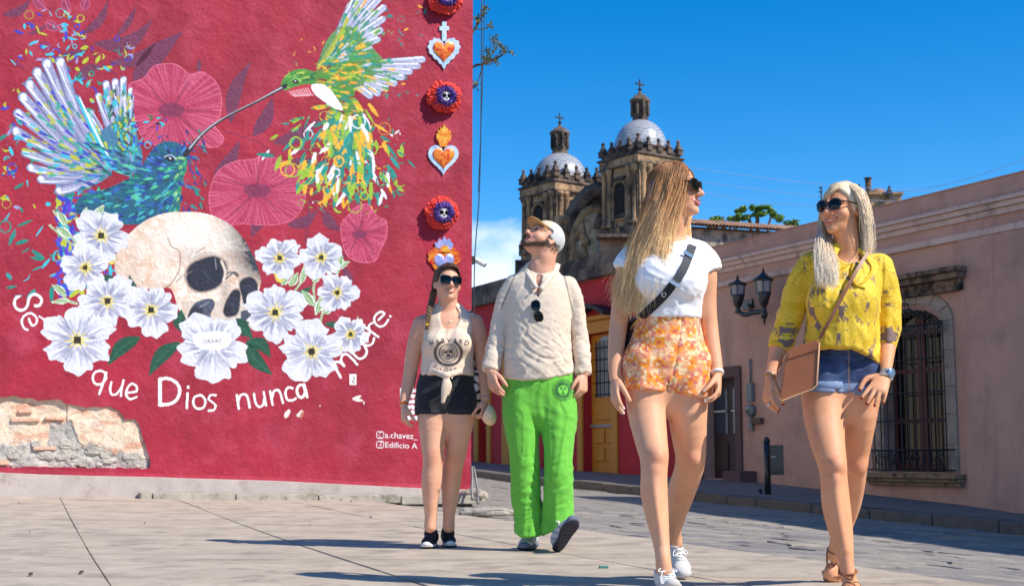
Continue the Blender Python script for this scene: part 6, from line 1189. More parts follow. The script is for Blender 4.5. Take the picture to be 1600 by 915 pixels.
def far_things():
    rng = np.random.default_rng(71)
    # stone boundary wall with a tiled coping behind the pink house
    Y = 46; r = thing('stone_wall', P(1160, 430, Y), 'grey rubble stone wall with tiled coping behind the pink house', 'wall'); s = Y/F; a, b = P(1040, 352, Y), P(1285, 367, Y + 6); d = unit(b - a); d[2] = 0; d = unit(d); n_ = np.array([-d[1], d[0], 0]); n_ = n_ if n_[1] < 0 else -n_; L = np.linalg.norm((b-a)[:2]); zt0, zt1 = a[2], b[2]
    W3 = lambda u, z, o=0: np.array([a[0], a[1], 0]) + d*u + n_*o + np.array([0, 0, z]); zt = lambda u: zt0 + (zt1 - zt0)*u/L
    mb = MB(); nu, nz = 90, 24; zb = 4.2; V = [W3(u, zb + (zt(u) - zb)*t, .10*(fbm(np.array([[u*2.2, (zb + (zt(u)-zb)*t)*2.6, 0.]]), 3, 3)[0] - .5)) for u in np.linspace(0, L, nu) for t in np.linspace(0, 1, nz)]; mb.add(V, [(i*nz+j, (i+1)*nz+j, (i+1)*nz+j+1, i*nz+j+1) for i in range(nu-1) for j in range(nz-1)]); mb.build('wall', mat('rubble_wall', tuple(lin((172, 160, 142))), .95, var=.3, scale=2.2, bump=.9, bscale=7, bdist=.08, dark=tuple(lin((92, 88, 84))), dscale=2.0, dmin=.46, dmax=.6), r); MB().box((W3(0, zb/2) + W3(L, zb/2))/2 - n_*.3, (L, .5, zb), np.array([d, n_, [0, 0, 1.]])).build('wall_base', mat('terrace_stone'), r)
    tm = [mat('roof_tile_%d' % i, tuple(lin(c)), .9, var=.25, scale=6, bump=.4) for i, c in enumerate(((150, 112, 88), (128, 96, 78), (168, 132, 104)))]; u = 0; k = 0
    while u < L: 
        w = .19; z = zt(u); pts = []; mbt = MB(); dirv = unit(n_*1.0 + np.array([0, 0, -.38])); st = W3(u + w/2, z + .26, -.25); upv = unit(np.cross(d, dirv)); upv = upv if upv[2] > 0 else -upv; V = []
        for e in (0, .75): V += [st + dirv*e + d*w*.5*math.cos(t) + upv*w*.5*math.sin(t)*(1.05 if e else 1) for t in np.linspace(0, math.pi, 5)]
        mbt.add(V, [(i, i+1, 6+i, 5+i) for i in range(4)]); mbt.build('roof_tile', tm[rng.integers(3)], r, True); u += w; k += 1
    mb = MB(); mb.add([W3(0, zt(0) + .22, -.25), W3(L, zt(L) + .22, -.25), W3(L, zt(L) - .03, .46), W3(0, zt(0) - .03, .46)], [(0, 1, 2, 3)]); mb.add([W3(0, zt(0) - .06, .44), W3(L, zt(L) - .06, .44), W3(L, zt(L) - .06, -.3), W3(0, zt(0) - .06, -.3)], [(0, 1, 2, 3)]); mb.build('eaves_board', mat('eaves_wood', tuple(lin((70, 54, 46))), .9), r)
    # trees behind it
    g1 = [(84, 124, 44), (108, 146, 56), (134, 164, 66), (60, 96, 40), (154, 174, 78)]
    for i, (x, y, w, n, lab) in enumerate(((1184, 335, 36, 7000, 'bright green tree crown rising behind the tiled stone wall'), (1130, 338, 26, 3600, 'low green tree top behind the left part of the stone wall'), (1236, 346, 16, 1500, 'small green shrub top behind the right part of the stone wall'))):
        Yt = 62 + i*3; s = Yt/F; b = P(x, 500, Yt); cr = []
        for k in range(22 if i == 0 else 12): dx = rng.uniform(-1, 1); cr.append((P(x + dx*w, y + (12*dx*dx + rng.uniform(-2, 14)) - (12 if i == 0 else 0), Yt + rng.normal(0, .8)), np.array([rng.uniform(4, 9), 9, rng.uniform(2, 4.5)])*s))
        top = P(x, y, Yt); tree('green_tree', [b[0], b[1], 0], [([[b[0], b[1], 0], [b[0] + .1, b[1], top[2]*.5], top], [.22, .16, .05])] + [([[b[0] + .1, b[1], top[2]*.55], (np.asarray(top) + c[0])/2 - [0, 0, .4], c[0]], [.09, .06, .02]) for c in cr[:5]], cr, n, .15, g1, 80 + i, lab, group='trees behind the stone wall')
    # thin tree by the mural wall corner, its trunk hidden by the building
    Yt = 24; s = Yt/F; b = P(668, 715, Yt); q = lambda x, y, d=0: P(x, y, Yt + d); tops = [(752, 22), (768, 40), (760, 12), (780, 70), (792, 82), (770, 62), (757, 92), (776, 95), (744, 133), (764, 82), (745, 30), (786, 78)]; tr = [([[b[0], b[1], 0], q(672, 400), q(690, 180)], [.11, .09, .06]), ([q(690, 180), q(715, 90), q(742, 45), q(752, 22)], [.06, .04, .02, .008]), ([q(690, 180), q(730, 112), q(760, 98), q(792, 82)], [.05, .03, .02, .008]), ([q(700, 150), q(728, 120), q(744, 133)], [.03, .02, .008])]
    for x, y in tops: a0 = (742, 45) if y < 60 else (755, 100); tr.append(([q(*a0), q((a0[0]+x)/2, (a0[1]+y)/2 + 3), q(x, y)], [.016, .01, .005]))
    cr = [(q(x + rng.normal(0, 3), y + rng.normal(0, 3), rng.normal(0, .1)), np.array([.09, .1, .08])) for x, y in tops for _ in range(3)]
    tree('thin_tree', [b[0], b[1], 0], tr, cr, 430, .085, [(110, 116, 60), (84, 92, 50), (128, 112, 64), (96, 104, 72)], 91, 'thin leafy branches reaching past the red wall corner', lo=.1)
    # antennas and wires
    am = mat('dark_metal', (.02, .02, .022), .5)
    for x, y0, y1, lab in ((1283, 352, 292, 'thin antenna mast with three short arms behind the blonde woman'), (1342, 330, 288, 'short antenna mast beside the small cupola')):
        Ya = 60; mb = MB(); tp = P(x, y1, Ya); mb.tube([[tp[0], tp[1], -.5], tp], .035, 6); [mb.tube([P(x - 4, y, Ya), P(x + 2, y, Ya)], .03, 5) for y in (y1 + 1, y1 + 8, y1 + 15)]; o = mb.build('antenna', am, None, loc=P(x, y0, Ya)); props(o, lab, 'antenna')
    wm = mat('wire_pale', (.34, .50, .74), .5)
    for i, ((x0, y0), (x1, y1)) in enumerate((((1080, 262), (1620, 300)), ((1080, 282), (1620, 318)), ((1080, 296), (1360, 318)), ((1380, 302), (1640, 232)), ((1390, 310), (1640, 250)), ((1400, 316), (1640, 266)))):
        A, B = P(x0, y0, 44), P(x1, y1, 40 if i < 3 else 34); mb = MB(); mb.tube([A + (B-A)*t - np.array([0, 0, .25*math.sin(math.pi*t)]) for t in np.linspace(0, 1, 14)], .007, 4); o = mb.build('overhead_wire', wm, None, loc=A); props(o, 'pale overhead wire crossing the blue sky above the %s' % (('stone wall, uppermost of three', 'stone wall, middle of three', 'stone wall, lowest of three', 'pink roof, uppermost of three', 'pink roof, middle of three', 'pink roof, lowest of three')[i]), 'wire')
    # small dark roof at the far end of the street
    b = thing('far_building', P(755, 480, 70), 'distant low building with dark roof shapes at the street end', 'building'); mb = MB(); mb.prism([P(x, y, 70) for x, y in ((735, 520), (735, 462), (752, 456), (756, 449), (766, 450), (770, 458), (790, 461), (850, 462), (850, 520))], np.array([0, 5, 0])); mb.build('wall', mat('far_roof', tuple(lin((84, 74, 70))), .9, var=.3, scale=1), b)
# ------------------------------------------------------------------ the four walkers
CLOTH = lambda name, **k: mat(name, vcol=True, rough=k.pop('rough', .85), sheen=k.pop('sheen', .15), **k)
def finish_body(fig, root, skin, paint, heads=()):
    V, Q = fig.g.mesh(); C = paint(V, mottle(V, np.ones((len(V), 3)) * lin(skin)))
    return put('body', mesh_np('body', V, Q, C, True), SKINM(), root), V, Q
def garment(name, fig, g, colf, m, root, folds=(), relax_it=1, **pr):
    V, Q = cloth_mesh(g, folds, relax_it)
    C = colf(V) if callable(colf) else np.ones((len(V), 3)) * lin(colf)
    o = put(name, mesh_np(name, V, Q, C, True), m, root, **pr); return o, V, Q
def strap_path(bvh, pts_px, Y, w, t, off=.004, sub=6, front=True):
    """strap lying on a surface, from photograph points; returns ribbon mesh builder"""
    c = catmull(np.array(pts_px, float), sub); P3 = []
    for q in c:
        r = ray(q[0], q[1]); h = bvh.ray_cast(Vector(ORG), Vector(unit(r)))
        P3.append(np.array(h[0]) - unit(r)*off if h[0] is not None else (P3[-1] + (P(q[0], q[1], P3[-1][1]) - P3[-1]) if P3 else P(q[0], q[1], Y)))
    y = np.array([q[1] for q in P3]); y = np.array([y[max(0, i-5):i+6].min() if w < .02 else y[i] for i in range(len(y))]); y = np.array([y[max(0, i-3):i+4].mean() for i in range(len(y))]); P3 = np.array([P(q[0], q[1], v) for q, v in zip(c, y)]); P3 = np.array([P3[max(0, i-2):i+3].mean(0) for i in range(len(P3))]); return flat_strap(P3, w, t)
def flat_strap(P3, w, t, nrm=None, col=None):
    mb = MB(); v = []; n = len(P3)
    for i in range(n):
        d = unit(P3[min(i+1, n-1)] - P3[max(i-1, 0)]); nn = np.array([0, -1, 0.0]) if nrm is None else np.asarray(nrm[i] if np.ndim(nrm) > 1 else nrm); s_ = unit(np.cross(d, nn)); nn = np.cross(s_, d)
        for a, b in ((-1, -1), (1, -1), (1, 1), (-1, 1)): v.append(P3[i] + s_*a*w/2 + nn*b*t/2)
    f = [(i*4+k, i*4+(k+1) % 4, i*4+4+(k+1) % 4, i*4+4+k) for i in range(n-1) for k in range(4)] + [(3, 2, 1, 0), tuple(range(4*n-4, 4*n))]
    return mb.add(v, f, col)
# ================================================================== woman in the white tee
def person_c():
    Y = 5.40; rng = np.random.default_rng(3)
    fig = Fig(Y, .0047, P(925, 945, Y) - [.0, .62, .03], P(1170, 240, Y) + [.0, .85, .06]); g = fig.g; p = fig.p
    root = thing('person', Gz(1042, 912), 'woman with long fair hair in white tee and orange floral shorts, turning to laugh', 'person')
    torso = [(1042, 606, .02, 56, .66), (1042, 575, .02, 59, .68), (1043, 545, .01, 57, .68), (1044, 515, 0, 48, .68), (1045, 488, -.01, 44, .68), (1046, 455, 0, 47, .68), (1046, 425, 0, 52, .66), (1045, 402, .01, 54, .56), (1045, 388, .02, 44, .5), (1047, 372, .03, 24, .8)]
    fig.limb(torso, k=.02)
    for sx in (1026, 1070): g.ell(p(sx, 434, -.074), (.060, .050, .060), None, .06)
    fig.limb([(1046, 385, .03, 22, 1), (1050, 365, .015, 19.5, 1), (1054, 345, 0, 19, 1.05), (1056, 325, .0, 20, 1.1)], k=.02)
    # legs
    lg = fig.new(); lg = fig.new()
    fig.limb([(1008, 590, .0, 34, 1), (1010, 640, -.03, 30, 1.05), (1017, 685, -.10, 25.5, 1.08), (1022, 712, -.15, 22.6, 1.08), (1022, 738, -.17, 20.5, 1.08), (1022, 770, -.17, 21, 1.16), (1027, 808, -.19, 17.5, 1.15), (1033, 845, -.22, 13, 1.2), (1036, 872, -.25, 11.8, 1.25), (1038, 892, -.25, 13, 1.2)], g=lg)
    lg.ell(fig.p(1026, 713, -.190), (.036, .038, .042), None, .014); lg.ell(fig.p(1024, 733, -.205), (.022, .022, .022), None, .014); lg.tube([fig.p(1023, 742, -.212), fig.p(1026, 790, -.238), fig.p(1034, 845, -.252)], [.012, .013, .010], None, (1, 0, 0), .02)
    g.merge_at(lg, p(1030, 600), .12, .22, .05, .005)
    lg = fig.new()
    fig.limb([(1075, 590, .0, 34, 1), (1074, 640, .0, 31, 1.05), (1077, 685, .03, 26.5, 1.05), (1079, 712, .06, 23.5, 1.05), (1075, 738, .14, 22, 1.05), (1063, 772, .28, 21, 1.12), (1056, 805, .42, 15, 1.15), (1053, 828, .52, 11.2, 1.25), (1054, 845, .56, 12, 1.2)], g=lg)
    lg.ell(fig.p(1082, 714, .012), (.038, .04, .042), None, .014); lg.ell(fig.p(1078, 735, .07), (.022, .026, .022), None, .014)
    g.merge_at(lg, p(1060, 600), .12, .22, .05, .005)
    # arms
    ar = fig.new(); la = [(990, 402, .02, 19, 1), (981, 425, .02, 18, 1), (974, 455, .03, 16.5, 1), (969, 490, .03, 14.8, 1), (966, 512, .03, 14.2, 1), (963, 540, .01, 13, .95), (961, 568, -.01, 11, .9), (961, 590, -.03, 9.4, .75)]
    pl = fig.limb(la, g=ar); w1 = pl[-1]
    tl = hand(ar, w1 + [0, 0, -.004], p(960, 640, -.09) - w1, (.92, .35, 0), (.25, -.95, 0), .172, (.22, .28, .33, .4), hw=.92, thumb=(.85, .4, .3))
    g.merge_at(ar, pl[0], .08, .18, .04, .004)
    ar = fig.new(); ra = [(1100, 406, .02, 18, 1), (1104, 430, .02, 16.5, 1), (1105, 460, .03, 14.5, 1), (1107, 490, .03, 13.2, 1), (1109, 510, .03, 13, 1), (1113, 538, .01, 12, .95), (1118, 563, -.02, 10.3, .9), (1121, 583, -.05, 9, .8)]
    pr = fig.limb(ra, g=ar); w2 = pr[-1]
    tr = hand(ar, w2 + [0, 0, -.004], p(1124, 640, -.12) - w2, (-.9, .1, 0), (-.2, -.97, 0), .165, (.42, .5, .6, .68), hw=.9, thumb=(.8, .45, .4), tcurl=.5)
    g.merge_at(ar, pr[0], .08, .18, .04, .004)
    hc = p(1056, 297, .0); R = face_axes(62, 4, 0); head_sdf(g, hc, R, .985, slim=.95)
    def paint(V, C):
        C = head_paint(V, C, hc, R, .985, lip=(205, 92, 96), brow=(120, 88, 62))
        C = knees(V, C, [p(1026, 714, -.23), p(1082, 716, -.03)]); return nails(V, C, tl[:4] + tr, (240, 225, 222), .008)
    _, BV, BQ = finish_body(fig, root, (224, 166, 128), paint)
    # tee
    tee = fig.new(); fig.limb([(1044, 502, .0, 50, .74), (1045, 480, -.01, 50, .74), (1045, 455, -.01, 52, .74), (1046, 428, -.01, 56.5, .72), (1046, 404, .01, 58, .60), (1046, 388, .02, 45, .55), (1047, 377, .03, 29, .8)], k=.0, g=tee)
    for sx in (1026, 1070): tee.ell(p(sx, 436, -.078), (.066, .056, .066), None, .08)
    sl = fig.new(); fig.limb([(1000, 398, .02, 22, 1), (984, 414, .02, 24, 1), (974, 436, .02, 23, 1)], g=sl); e = unit(p(970, 440, .02) - p(990, 402, .02)); sl.plane(p(975, 422, .02), e); tee.merge(sl, .03)
    sl = fig.new(); fig.limb([(1092, 398, .02, 21, 1), (1103, 412, .02, 22, 1), (1109, 436, .02, 19, 1)], g=sl); e = unit(p(1112, 440, .02) - p(1100, 402, .02)); sl.plane(p(1107, 424, .02), e); tee.merge(sl, .03)
    tee.plane(p(1045, 497), (0, 0, -1)); tee.shell(.010)
    nk = fig.new(); nk.ell(p(1049, 366, -.03), (.075, .10, .038), None); tee.merge(nk, .004, 'sub')
    fl = [lambda V: fold(V, (.75, 0, -.65), 17, .007, 2), lambda V: fold(V, (.2, 0, 1), 26, .005, 9) * np.clip((1.36 - V[:, 2])/.25, 0, 1), lambda V: (np.sin(V[:, 0]*170)*.0010)*(V[:, 2] < P(0, 489, Y)[2])]
    t_o, TV, TQ = garment('tee_shirt', fig, tee, (238, 238, 240), CLOTH('white_cotton', bump=.15, bscale=300, bdist=.002), root, fl)
    tb = BVHTree.FromPolygons(TV.tolist(), TQ.tolist())
    # shorts
    sh = fig.new(); fig.limb([(1042, 590, .02, 62, .74), (1042, 565, .015, 63, .72), (1043, 540, .01, 59, .72), (1044, 510, .0, 51, .72), (1045, 484, -.01, 48, .74)], k=0, g=sh)
    for q in ([(1008, 565, .01, 36, 1.12), (1009, 600, .0, 37.5, 1.1), (1010, 640, -.03, 38, 1.1)], [(1076, 565, .01, 35, 1.12), (1076, 600, .0, 36.5, 1.1), (1076, 640, .0, 37, 1.1)]):
        l_ = fig.new(); fig.limb(q, g=l_, k=0); sh.merge(l_, .012)
    sh.plane(p(1000, 609), (-.12, 0, -1)); sh.plane(p(1045, 488), (0, -.1, 1)); sh.shell(.009)
    gap = fig.new(); gap.tube([p(1045, 650, -.17), p(1045, 618, -.17), p(1049, 588, -.17)], [.022, .009, .0025], [.14, .12, .05], (1, 0, 0), .004, sub=2); sh.merge(gap, .012, 'sub')
    def scol(V):
        n = fbm(V*26, 3, 3); c = np.ones((len(V), 3))*lin((238, 152, 104))
        c = mixc(c, np.clip((fbm(V*34 + 9, 3, 8) - .5)*9, 0, 1)*.9, lin((247, 196, 150)))
        w = V + (fbm(V*30, 2, 77)[:, None] - .5)*.03; cell = np.floor(w/np.array([.062, .5, .062])); f_ = w/np.array([.062, .5, .062]) - cell
        ofs = np.column_stack([_h(cell[:, 0].astype(np.int64), cell[:, 2].astype(np.int64), np.zeros(len(V), np.int64), 5), _h(cell[:, 0].astype(np.int64), cell[:, 2].astype(np.int64), np.ones(len(V), np.int64), 5)])
        d = np.hypot(f_[:, 0] - .3 - .4*ofs[:, 0], f_[:, 2] - .3 - .4*ofs[:, 1]); c = mixc(c, (d < .36 + .08*np.sin(11*np.arctan2(f_[:, 2] - .5, f_[:, 0] - .5)))*.95, lin((246, 148, 22))); c = mixc(c, (d < .11)*.9, lin((222, 84, 52)))
        c = mixc(c, (fbm(V*95, 2, 31) > .63)*.8, lin((200, 92, 104))); c = mixc(c, (fbm(V*80 + 3, 2, 41) > .655)*.75, lin((252, 232, 175))); return c
    fl = [lambda V: fold(V, (1, 0, .18), 26, .0055, 4, stretch=.10)*np.clip((P(0, 545, Y)[2] - V[:, 2])/.05, 0, 1), lambda V: fold(V, (1, 0, -.1), 15, .004, 14, stretch=.12), lambda V: -.006*np.exp(-((V[:, 0] - P(1062, 500, Y)[0] + (V[:, 2] - P(0, 500, Y)[2])*-.18)/.004)**2)*(V[:, 1] < Y)]
    s_o, SV, SQ = garment('shorts', fig, sh, scol, CLOTH('orange_print', bump=.12, bscale=260, bdist=.002), root, fl)
    # hair
    G = lambda L: [np.array([p(*q) for q in L])][0]
    gd = [G([(1062, 259, -.01), (1071, 266, -.05), (1070, 284, -.08), (1063, 312, -.08), (1054, 345, -.07), (1046, 378, -.08), (1040, 420, -.125), (1036, 455, -.12)]),
          G([(1060, 257, .0), (1066, 262, -.06), (1064, 285, -.085), (1056, 315, -.085), (1042, 350, -.08), (1030, 385, -.085), (1018, 430, -.11), (1006, 485, -.09)]),
          G([(1056, 256, .02), (1052, 261, -.045), (1046, 285, -.085), (1038, 318, -.09), (1024, 355, -.085), (1010, 395, -.075), (1000, 440, -.07), (986, 500, -.05)]),
          G([(1053, 256, .03), (1040, 264, -.02), (1030, 290, -.06), (1021, 322, -.07), (1008, 358, -.06), (996, 398, -.05), (984, 440, -.04), (978, 488, -.03)]),
          G([(1050, 257, .05), (1030, 270, .03), (1019, 297, .005), (1010, 330, -.01), (998, 364, -.01), (985, 400, -.03), (973, 440, -.03), (962, 478, -.02)]),
          G([(1050, 258, .07), (1026, 276, .07), (1014, 304, .065), (1006, 336, .05), (996, 365, .04), (980, 396, .03), (968, 425, .02), (955, 452, .02)]),
          G([(1052, 258, .08), (1030, 275, .11), (1020, 305, .12), (1014, 338, .11), (1006, 370, .10), (996, 400, .09), (990, 430, .09), (984, 450, .09)])]
    far = [G([(1066, 260, .0), (1082, 270, .02), (1085, 290, .08), (1080, 320, .085), (1076, 345, .07), (1074, 375, .02), (1076, 400, -.05)]), G([(1062, 258, .03), (1074, 266, .08), (1076, 292, .11), (1074, 322, .10), (1070, 350, .06), (1064, 378, .0), (1066, 405, -.09)]),
           G([(1058, 258, .06), (1062, 268, .12), (1062, 300, .14), (1060, 335, .12), (1058, 370, .10), (1055, 400, .09), (1050, 430, .09)])]
    A = guide_strands(gd, 5200, rng, .0070, .009, 11, .30); B = guide_strands(far, 900, rng, .005, .004, 11, .15); C_ = guide_strands(gd, 420, rng, .014, .020, 11, .05)
    paths = push_out(np.concatenate([A, B, C_]), hc, R, .985, rng, .07); n = len(paths); s01 = np.linspace(0, 1, 11)[None, :, None]; paths = paths + (np.stack([vnoise(paths*np.array([26, 26, 7.]) + k*9, k) for k in range(3)], -1) - .5)*.022*np.clip(s01*1.6 - .25, 0, 1); t = np.linspace(0, 1, 11)[None, :, None]; base = lin((132, 90, 58)); mid = lin((222, 158, 100)); tip = lin((255, 220, 166))
    s = np.clip(t*1.7, 0, 1); cols = base*(1 - s) + mid*s; s = np.clip(t*2.1 - .75, 0, 1); cols = cols*(1 - s) + tip*s; cols = cols*(1 + rng.normal(0, .08, (n, 1, 1))).clip(.7, 1.3)
    V, Fc, c = ribbons(paths, .0009 + rng.random(n)*.0008, cols, 'hair', None, None)
    hg = fig.new(); hx = lambda q: hc + .985*(q[0]*R[0] + q[1]*R[1] + q[2]*R[2])
    hg.ell(hx((0, -.018, .031)), (.0785, .0990, .0880), R, .01); hg.tube([hx((.05, -.05, -.0)), p(1022, 350, -.02), p(1003, 395, .0), p(990, 430, .0)], [.045, .05, .042, .018], [.05, .055, .045, .02], (1, 0, 0), .02)
    cutp = R[1]*.86 + R[2]*-.42; hg.plane(hx((0, .052, .045)), unit(R[1]*.85 - R[2]*.5)); fig2 = fig.new(); fig2.ell(hx((0, .075, -.045)), (.066, .075, .085), R); hg.merge(fig2, .006, 'sub')
    V2, Q2 = hg.mesh(); lowf = np.clip((P(0, 270, Y)[2] - V2[:, 2])/.3, 0, 1)[:, None]; c2 = lin((112, 80, 54))*(1 - lowf) + lin((190, 148, 98))*lowf
    HV = np.concatenate([V, V2]); HF = np.concatenate([Fc, Q2 + len(V)])
    put('hair', mesh_np('hair', HV, HF, np.concatenate([c, c2]), True), mat('hair', vcol=True, rough=.42, spec=.4), root)
    sunglasses('sunglasses', hc, R, .985, root)
    # shoes
    wt = dict(sole=(196, 190, 184), upper=(214, 209, 204), tongue=(200, 196, 192), panel=(192, 188, 186), toe=(206, 202, 198))
    hl, te = Gz(1040, 912), Gz(1046, 952); hl[1] = 5.22; hl[0] = P(1036, 915, 5.22)[0]; te = np.array([P(1052, 930, 4.96)[0], 4.96, .045]); hl[2] = .0
    shoe(root, hl, te, (0, .16, 1), fig.p(1037, 880, -.25), wt, w=.044, label='white low trainer')
    te2 = Gz(1070, 905); hl2 = fig.p(1050, 868, .60); hl2 = hl2 + [0, .03, -.02]
    shoe(root, hl2, te2, (0.1, -.72, .7), fig.p(1053, 832, .53), wt, w=.044, label='white low trainer, heel lifted')
    # wrist band and bracelet
    mb = MB(); d = unit(pr[-1] - pr[-2]); e1 = unit(np.cross(d, [0, 1, 0])); e2 = np.cross(d, e1); c0 = pr[-1] - d*.004
    mb.lathe(c0, [(.0262, -.006), (.0275, 0), (.0262, .006)], 16, None, np.array([e1, e2, d])); o = mb.build('bracelet', mat('pearl_band', tuple(lin((226, 220, 214))), .35), root, True)
    mb = MB(); mb.lathe(c0 - e2*.022 + e1*0, [(.0, -.004), (.013, -.004), (.013, .004), (.0, .004)], 12, None, np.array([e1, d, -e2])); mb.build('watch_face', mat('steel', (.6, .6, .62), .25, metal=.9), o)
    # cross-body strap of the bag
    bag = thing('crossbody_bag', p(985, 505, .02), 'black bag with grey webbing strap slung across the white tee', 'bag')
    gy = mat('grey_webbing', tuple(lin((62, 64, 70))), .7, bump=.4, bscale=500, bdist=.002, var=.15, scale=60); bk = mat('black_webbing', tuple(lin((24, 24, 27))), .65, bump=.3, bscale=500, bdist=.002)
    strap_path(tb, [(1083, 381), (1078, 395), (1068, 420), (1054, 443)], Y, .034, .004, .006).build('webbing_strap', gy, bag)
    strap_path(tb, [(1053, 442), (1040, 459), (1022, 477), (1003, 494), (997, 498)], Y, .034, .005, .009).build('bag_band', bk, bag)
    bkl = MB(); h = tb.ray_cast(Vector(ORG), Vector(unit(ray(1053, 444)))); c0 = np.array(h[0]); dd = unit(P(1078, 395, Y) - P(1040, 459, Y)); nn = np.array([0, -1, 0]); s_ = unit(np.cross(dd, nn))
    bkl.box(c0 - [0, .014, 0], (.046, .012, .008), np.array([s_, dd, nn])); h2 = tb.ray_cast(Vector(ORG), Vector(unit(ray(1075, 398)))); b2 = MB().box(np.array(h2[0]) - [0, .012, 0], (.044, .014, .008), np.array([s_, dd, nn])); b2.build('buckle', mat('steel', (.6, .6, .62), .25, metal=.9), bag, bevel=.002); bkl.build('buckle', mat('steel'), bag, bevel=.002)
    rg = MB(); h3 = tb.ray_cast(Vector(ORG), Vector(unit(ray(1037, 461)))); c3 = np.array(h3[0]) - [0, .013, 0]; rg.tube([c3 + s_*.007*math.cos(a) + dd*.009*math.sin(a) for a in np.linspace(0, 6.3, 15)], .0016, 6); rg.build('strap_emblem', mat('white_print', (.75, .75, .75), .5), bag)
    bg = SDF(p(960, 560) - [.05, .1, .05], p(1010, 480) + [.05, .25, .05], .006); bg.tube([p(990, 505, .06), p(978, 540, .10), p(974, 562, .11)], [.025, .034, .03], [.05, .07, .06], (1, 0, 0), .01)
    V3, Q3 = bg.mesh(); put('pouch', mesh_np('pouch', V3, Q3, np.ones((len(V3), 3))*.01, True), bk, bag)
    h = p(1005, 492, -.10); rg = MB(); rg.tube([p(1000, 497, -.12), p(992, 505, -.09), p(986, 513, -.04)], .005, 6); rg.build('strap_hook', mat('brass', (.5, .3, .1), .35, metal=.8), bag, True)
    return root
# ================================================================== woman in the yellow blouse
def pineapple_print(V, c0, seed=1):
    rng = np.random.default_rng(seed); ang = np.arctan2(V[:, 0] - c0[0], -(V[:, 1] - c0[1])); u = ang*.20; v = V[:, 2] - c0[2]
    bend = (fbm(V*9, 2, 6) - .5)*.02; u = u + bend; v = v - bend
    C = np.ones((len(V), 3))*lin((122, 98, 92)); yl, hi, dk = lin((226, 184, 14)), lin((236, 202, 60)), lin((190, 148, 10))
    pos = []
    for i in range(6000):
        q = np.array([rng.uniform(-.66, .66), rng.uniform(-.55, .42)])
        if all(((q[0]-r[0])/.050)**2 + ((q[1]-r[1])/.084)**2 > 1 for r in pos): pos.append(q)
    for x, y in pos:
        a = rng.uniform(-.5, .5); ca, sa = math.cos(a), math.sin(a); i = np.where((np.abs(u - x) < .11) & (np.abs(v - y) < .13))[0]
        du, dv = u[i] - x, v[i] - y; a_, b_ = du*ca + dv*sa, -du*sa + dv*ca; k = C[i]
        for lf in range(9):
            th = (lf - 4)*.34; L = .062 - .004*abs(lf - 4); t = np.clip((a_*math.sin(th) + (b_ - .022)*math.cos(th))/L, 0, 1); wd = .0085*(1 - t)**.7 + .001
            m = (np.abs(a_*math.cos(th) - (b_ - .022)*math.sin(th) + .10*t*t*L*(lf - 4)*.3) < wd) & (t > 0) & (t < .98); k[m] = yl if lf % 2 else hi
        e = (a_/.031)**2 + ((b_ + .018)/.044)**2; m = e < 1; k[m] = yl
        gd = (np.abs(((a_ + b_)*72) % 1 - .5) > .36) | (np.abs(((a_ - b_)*72) % 1 - .5) > .36); k[m & gd] = hi; k[m & (e > .86)] = dk
        for lf in range(5):
            th = 3.14 + (lf - 2)*.5; L = .052; t = np.clip((a_*math.sin(th) + (b_ + .045)*math.cos(th))/L, 0, 1); m = (np.abs(a_*math.cos(th) - (b_ + .045)*math.sin(th)) < .008*(1 - t)) & (t > 0) & (t < .98); k[m] = yl
        C[i] = k
    return C
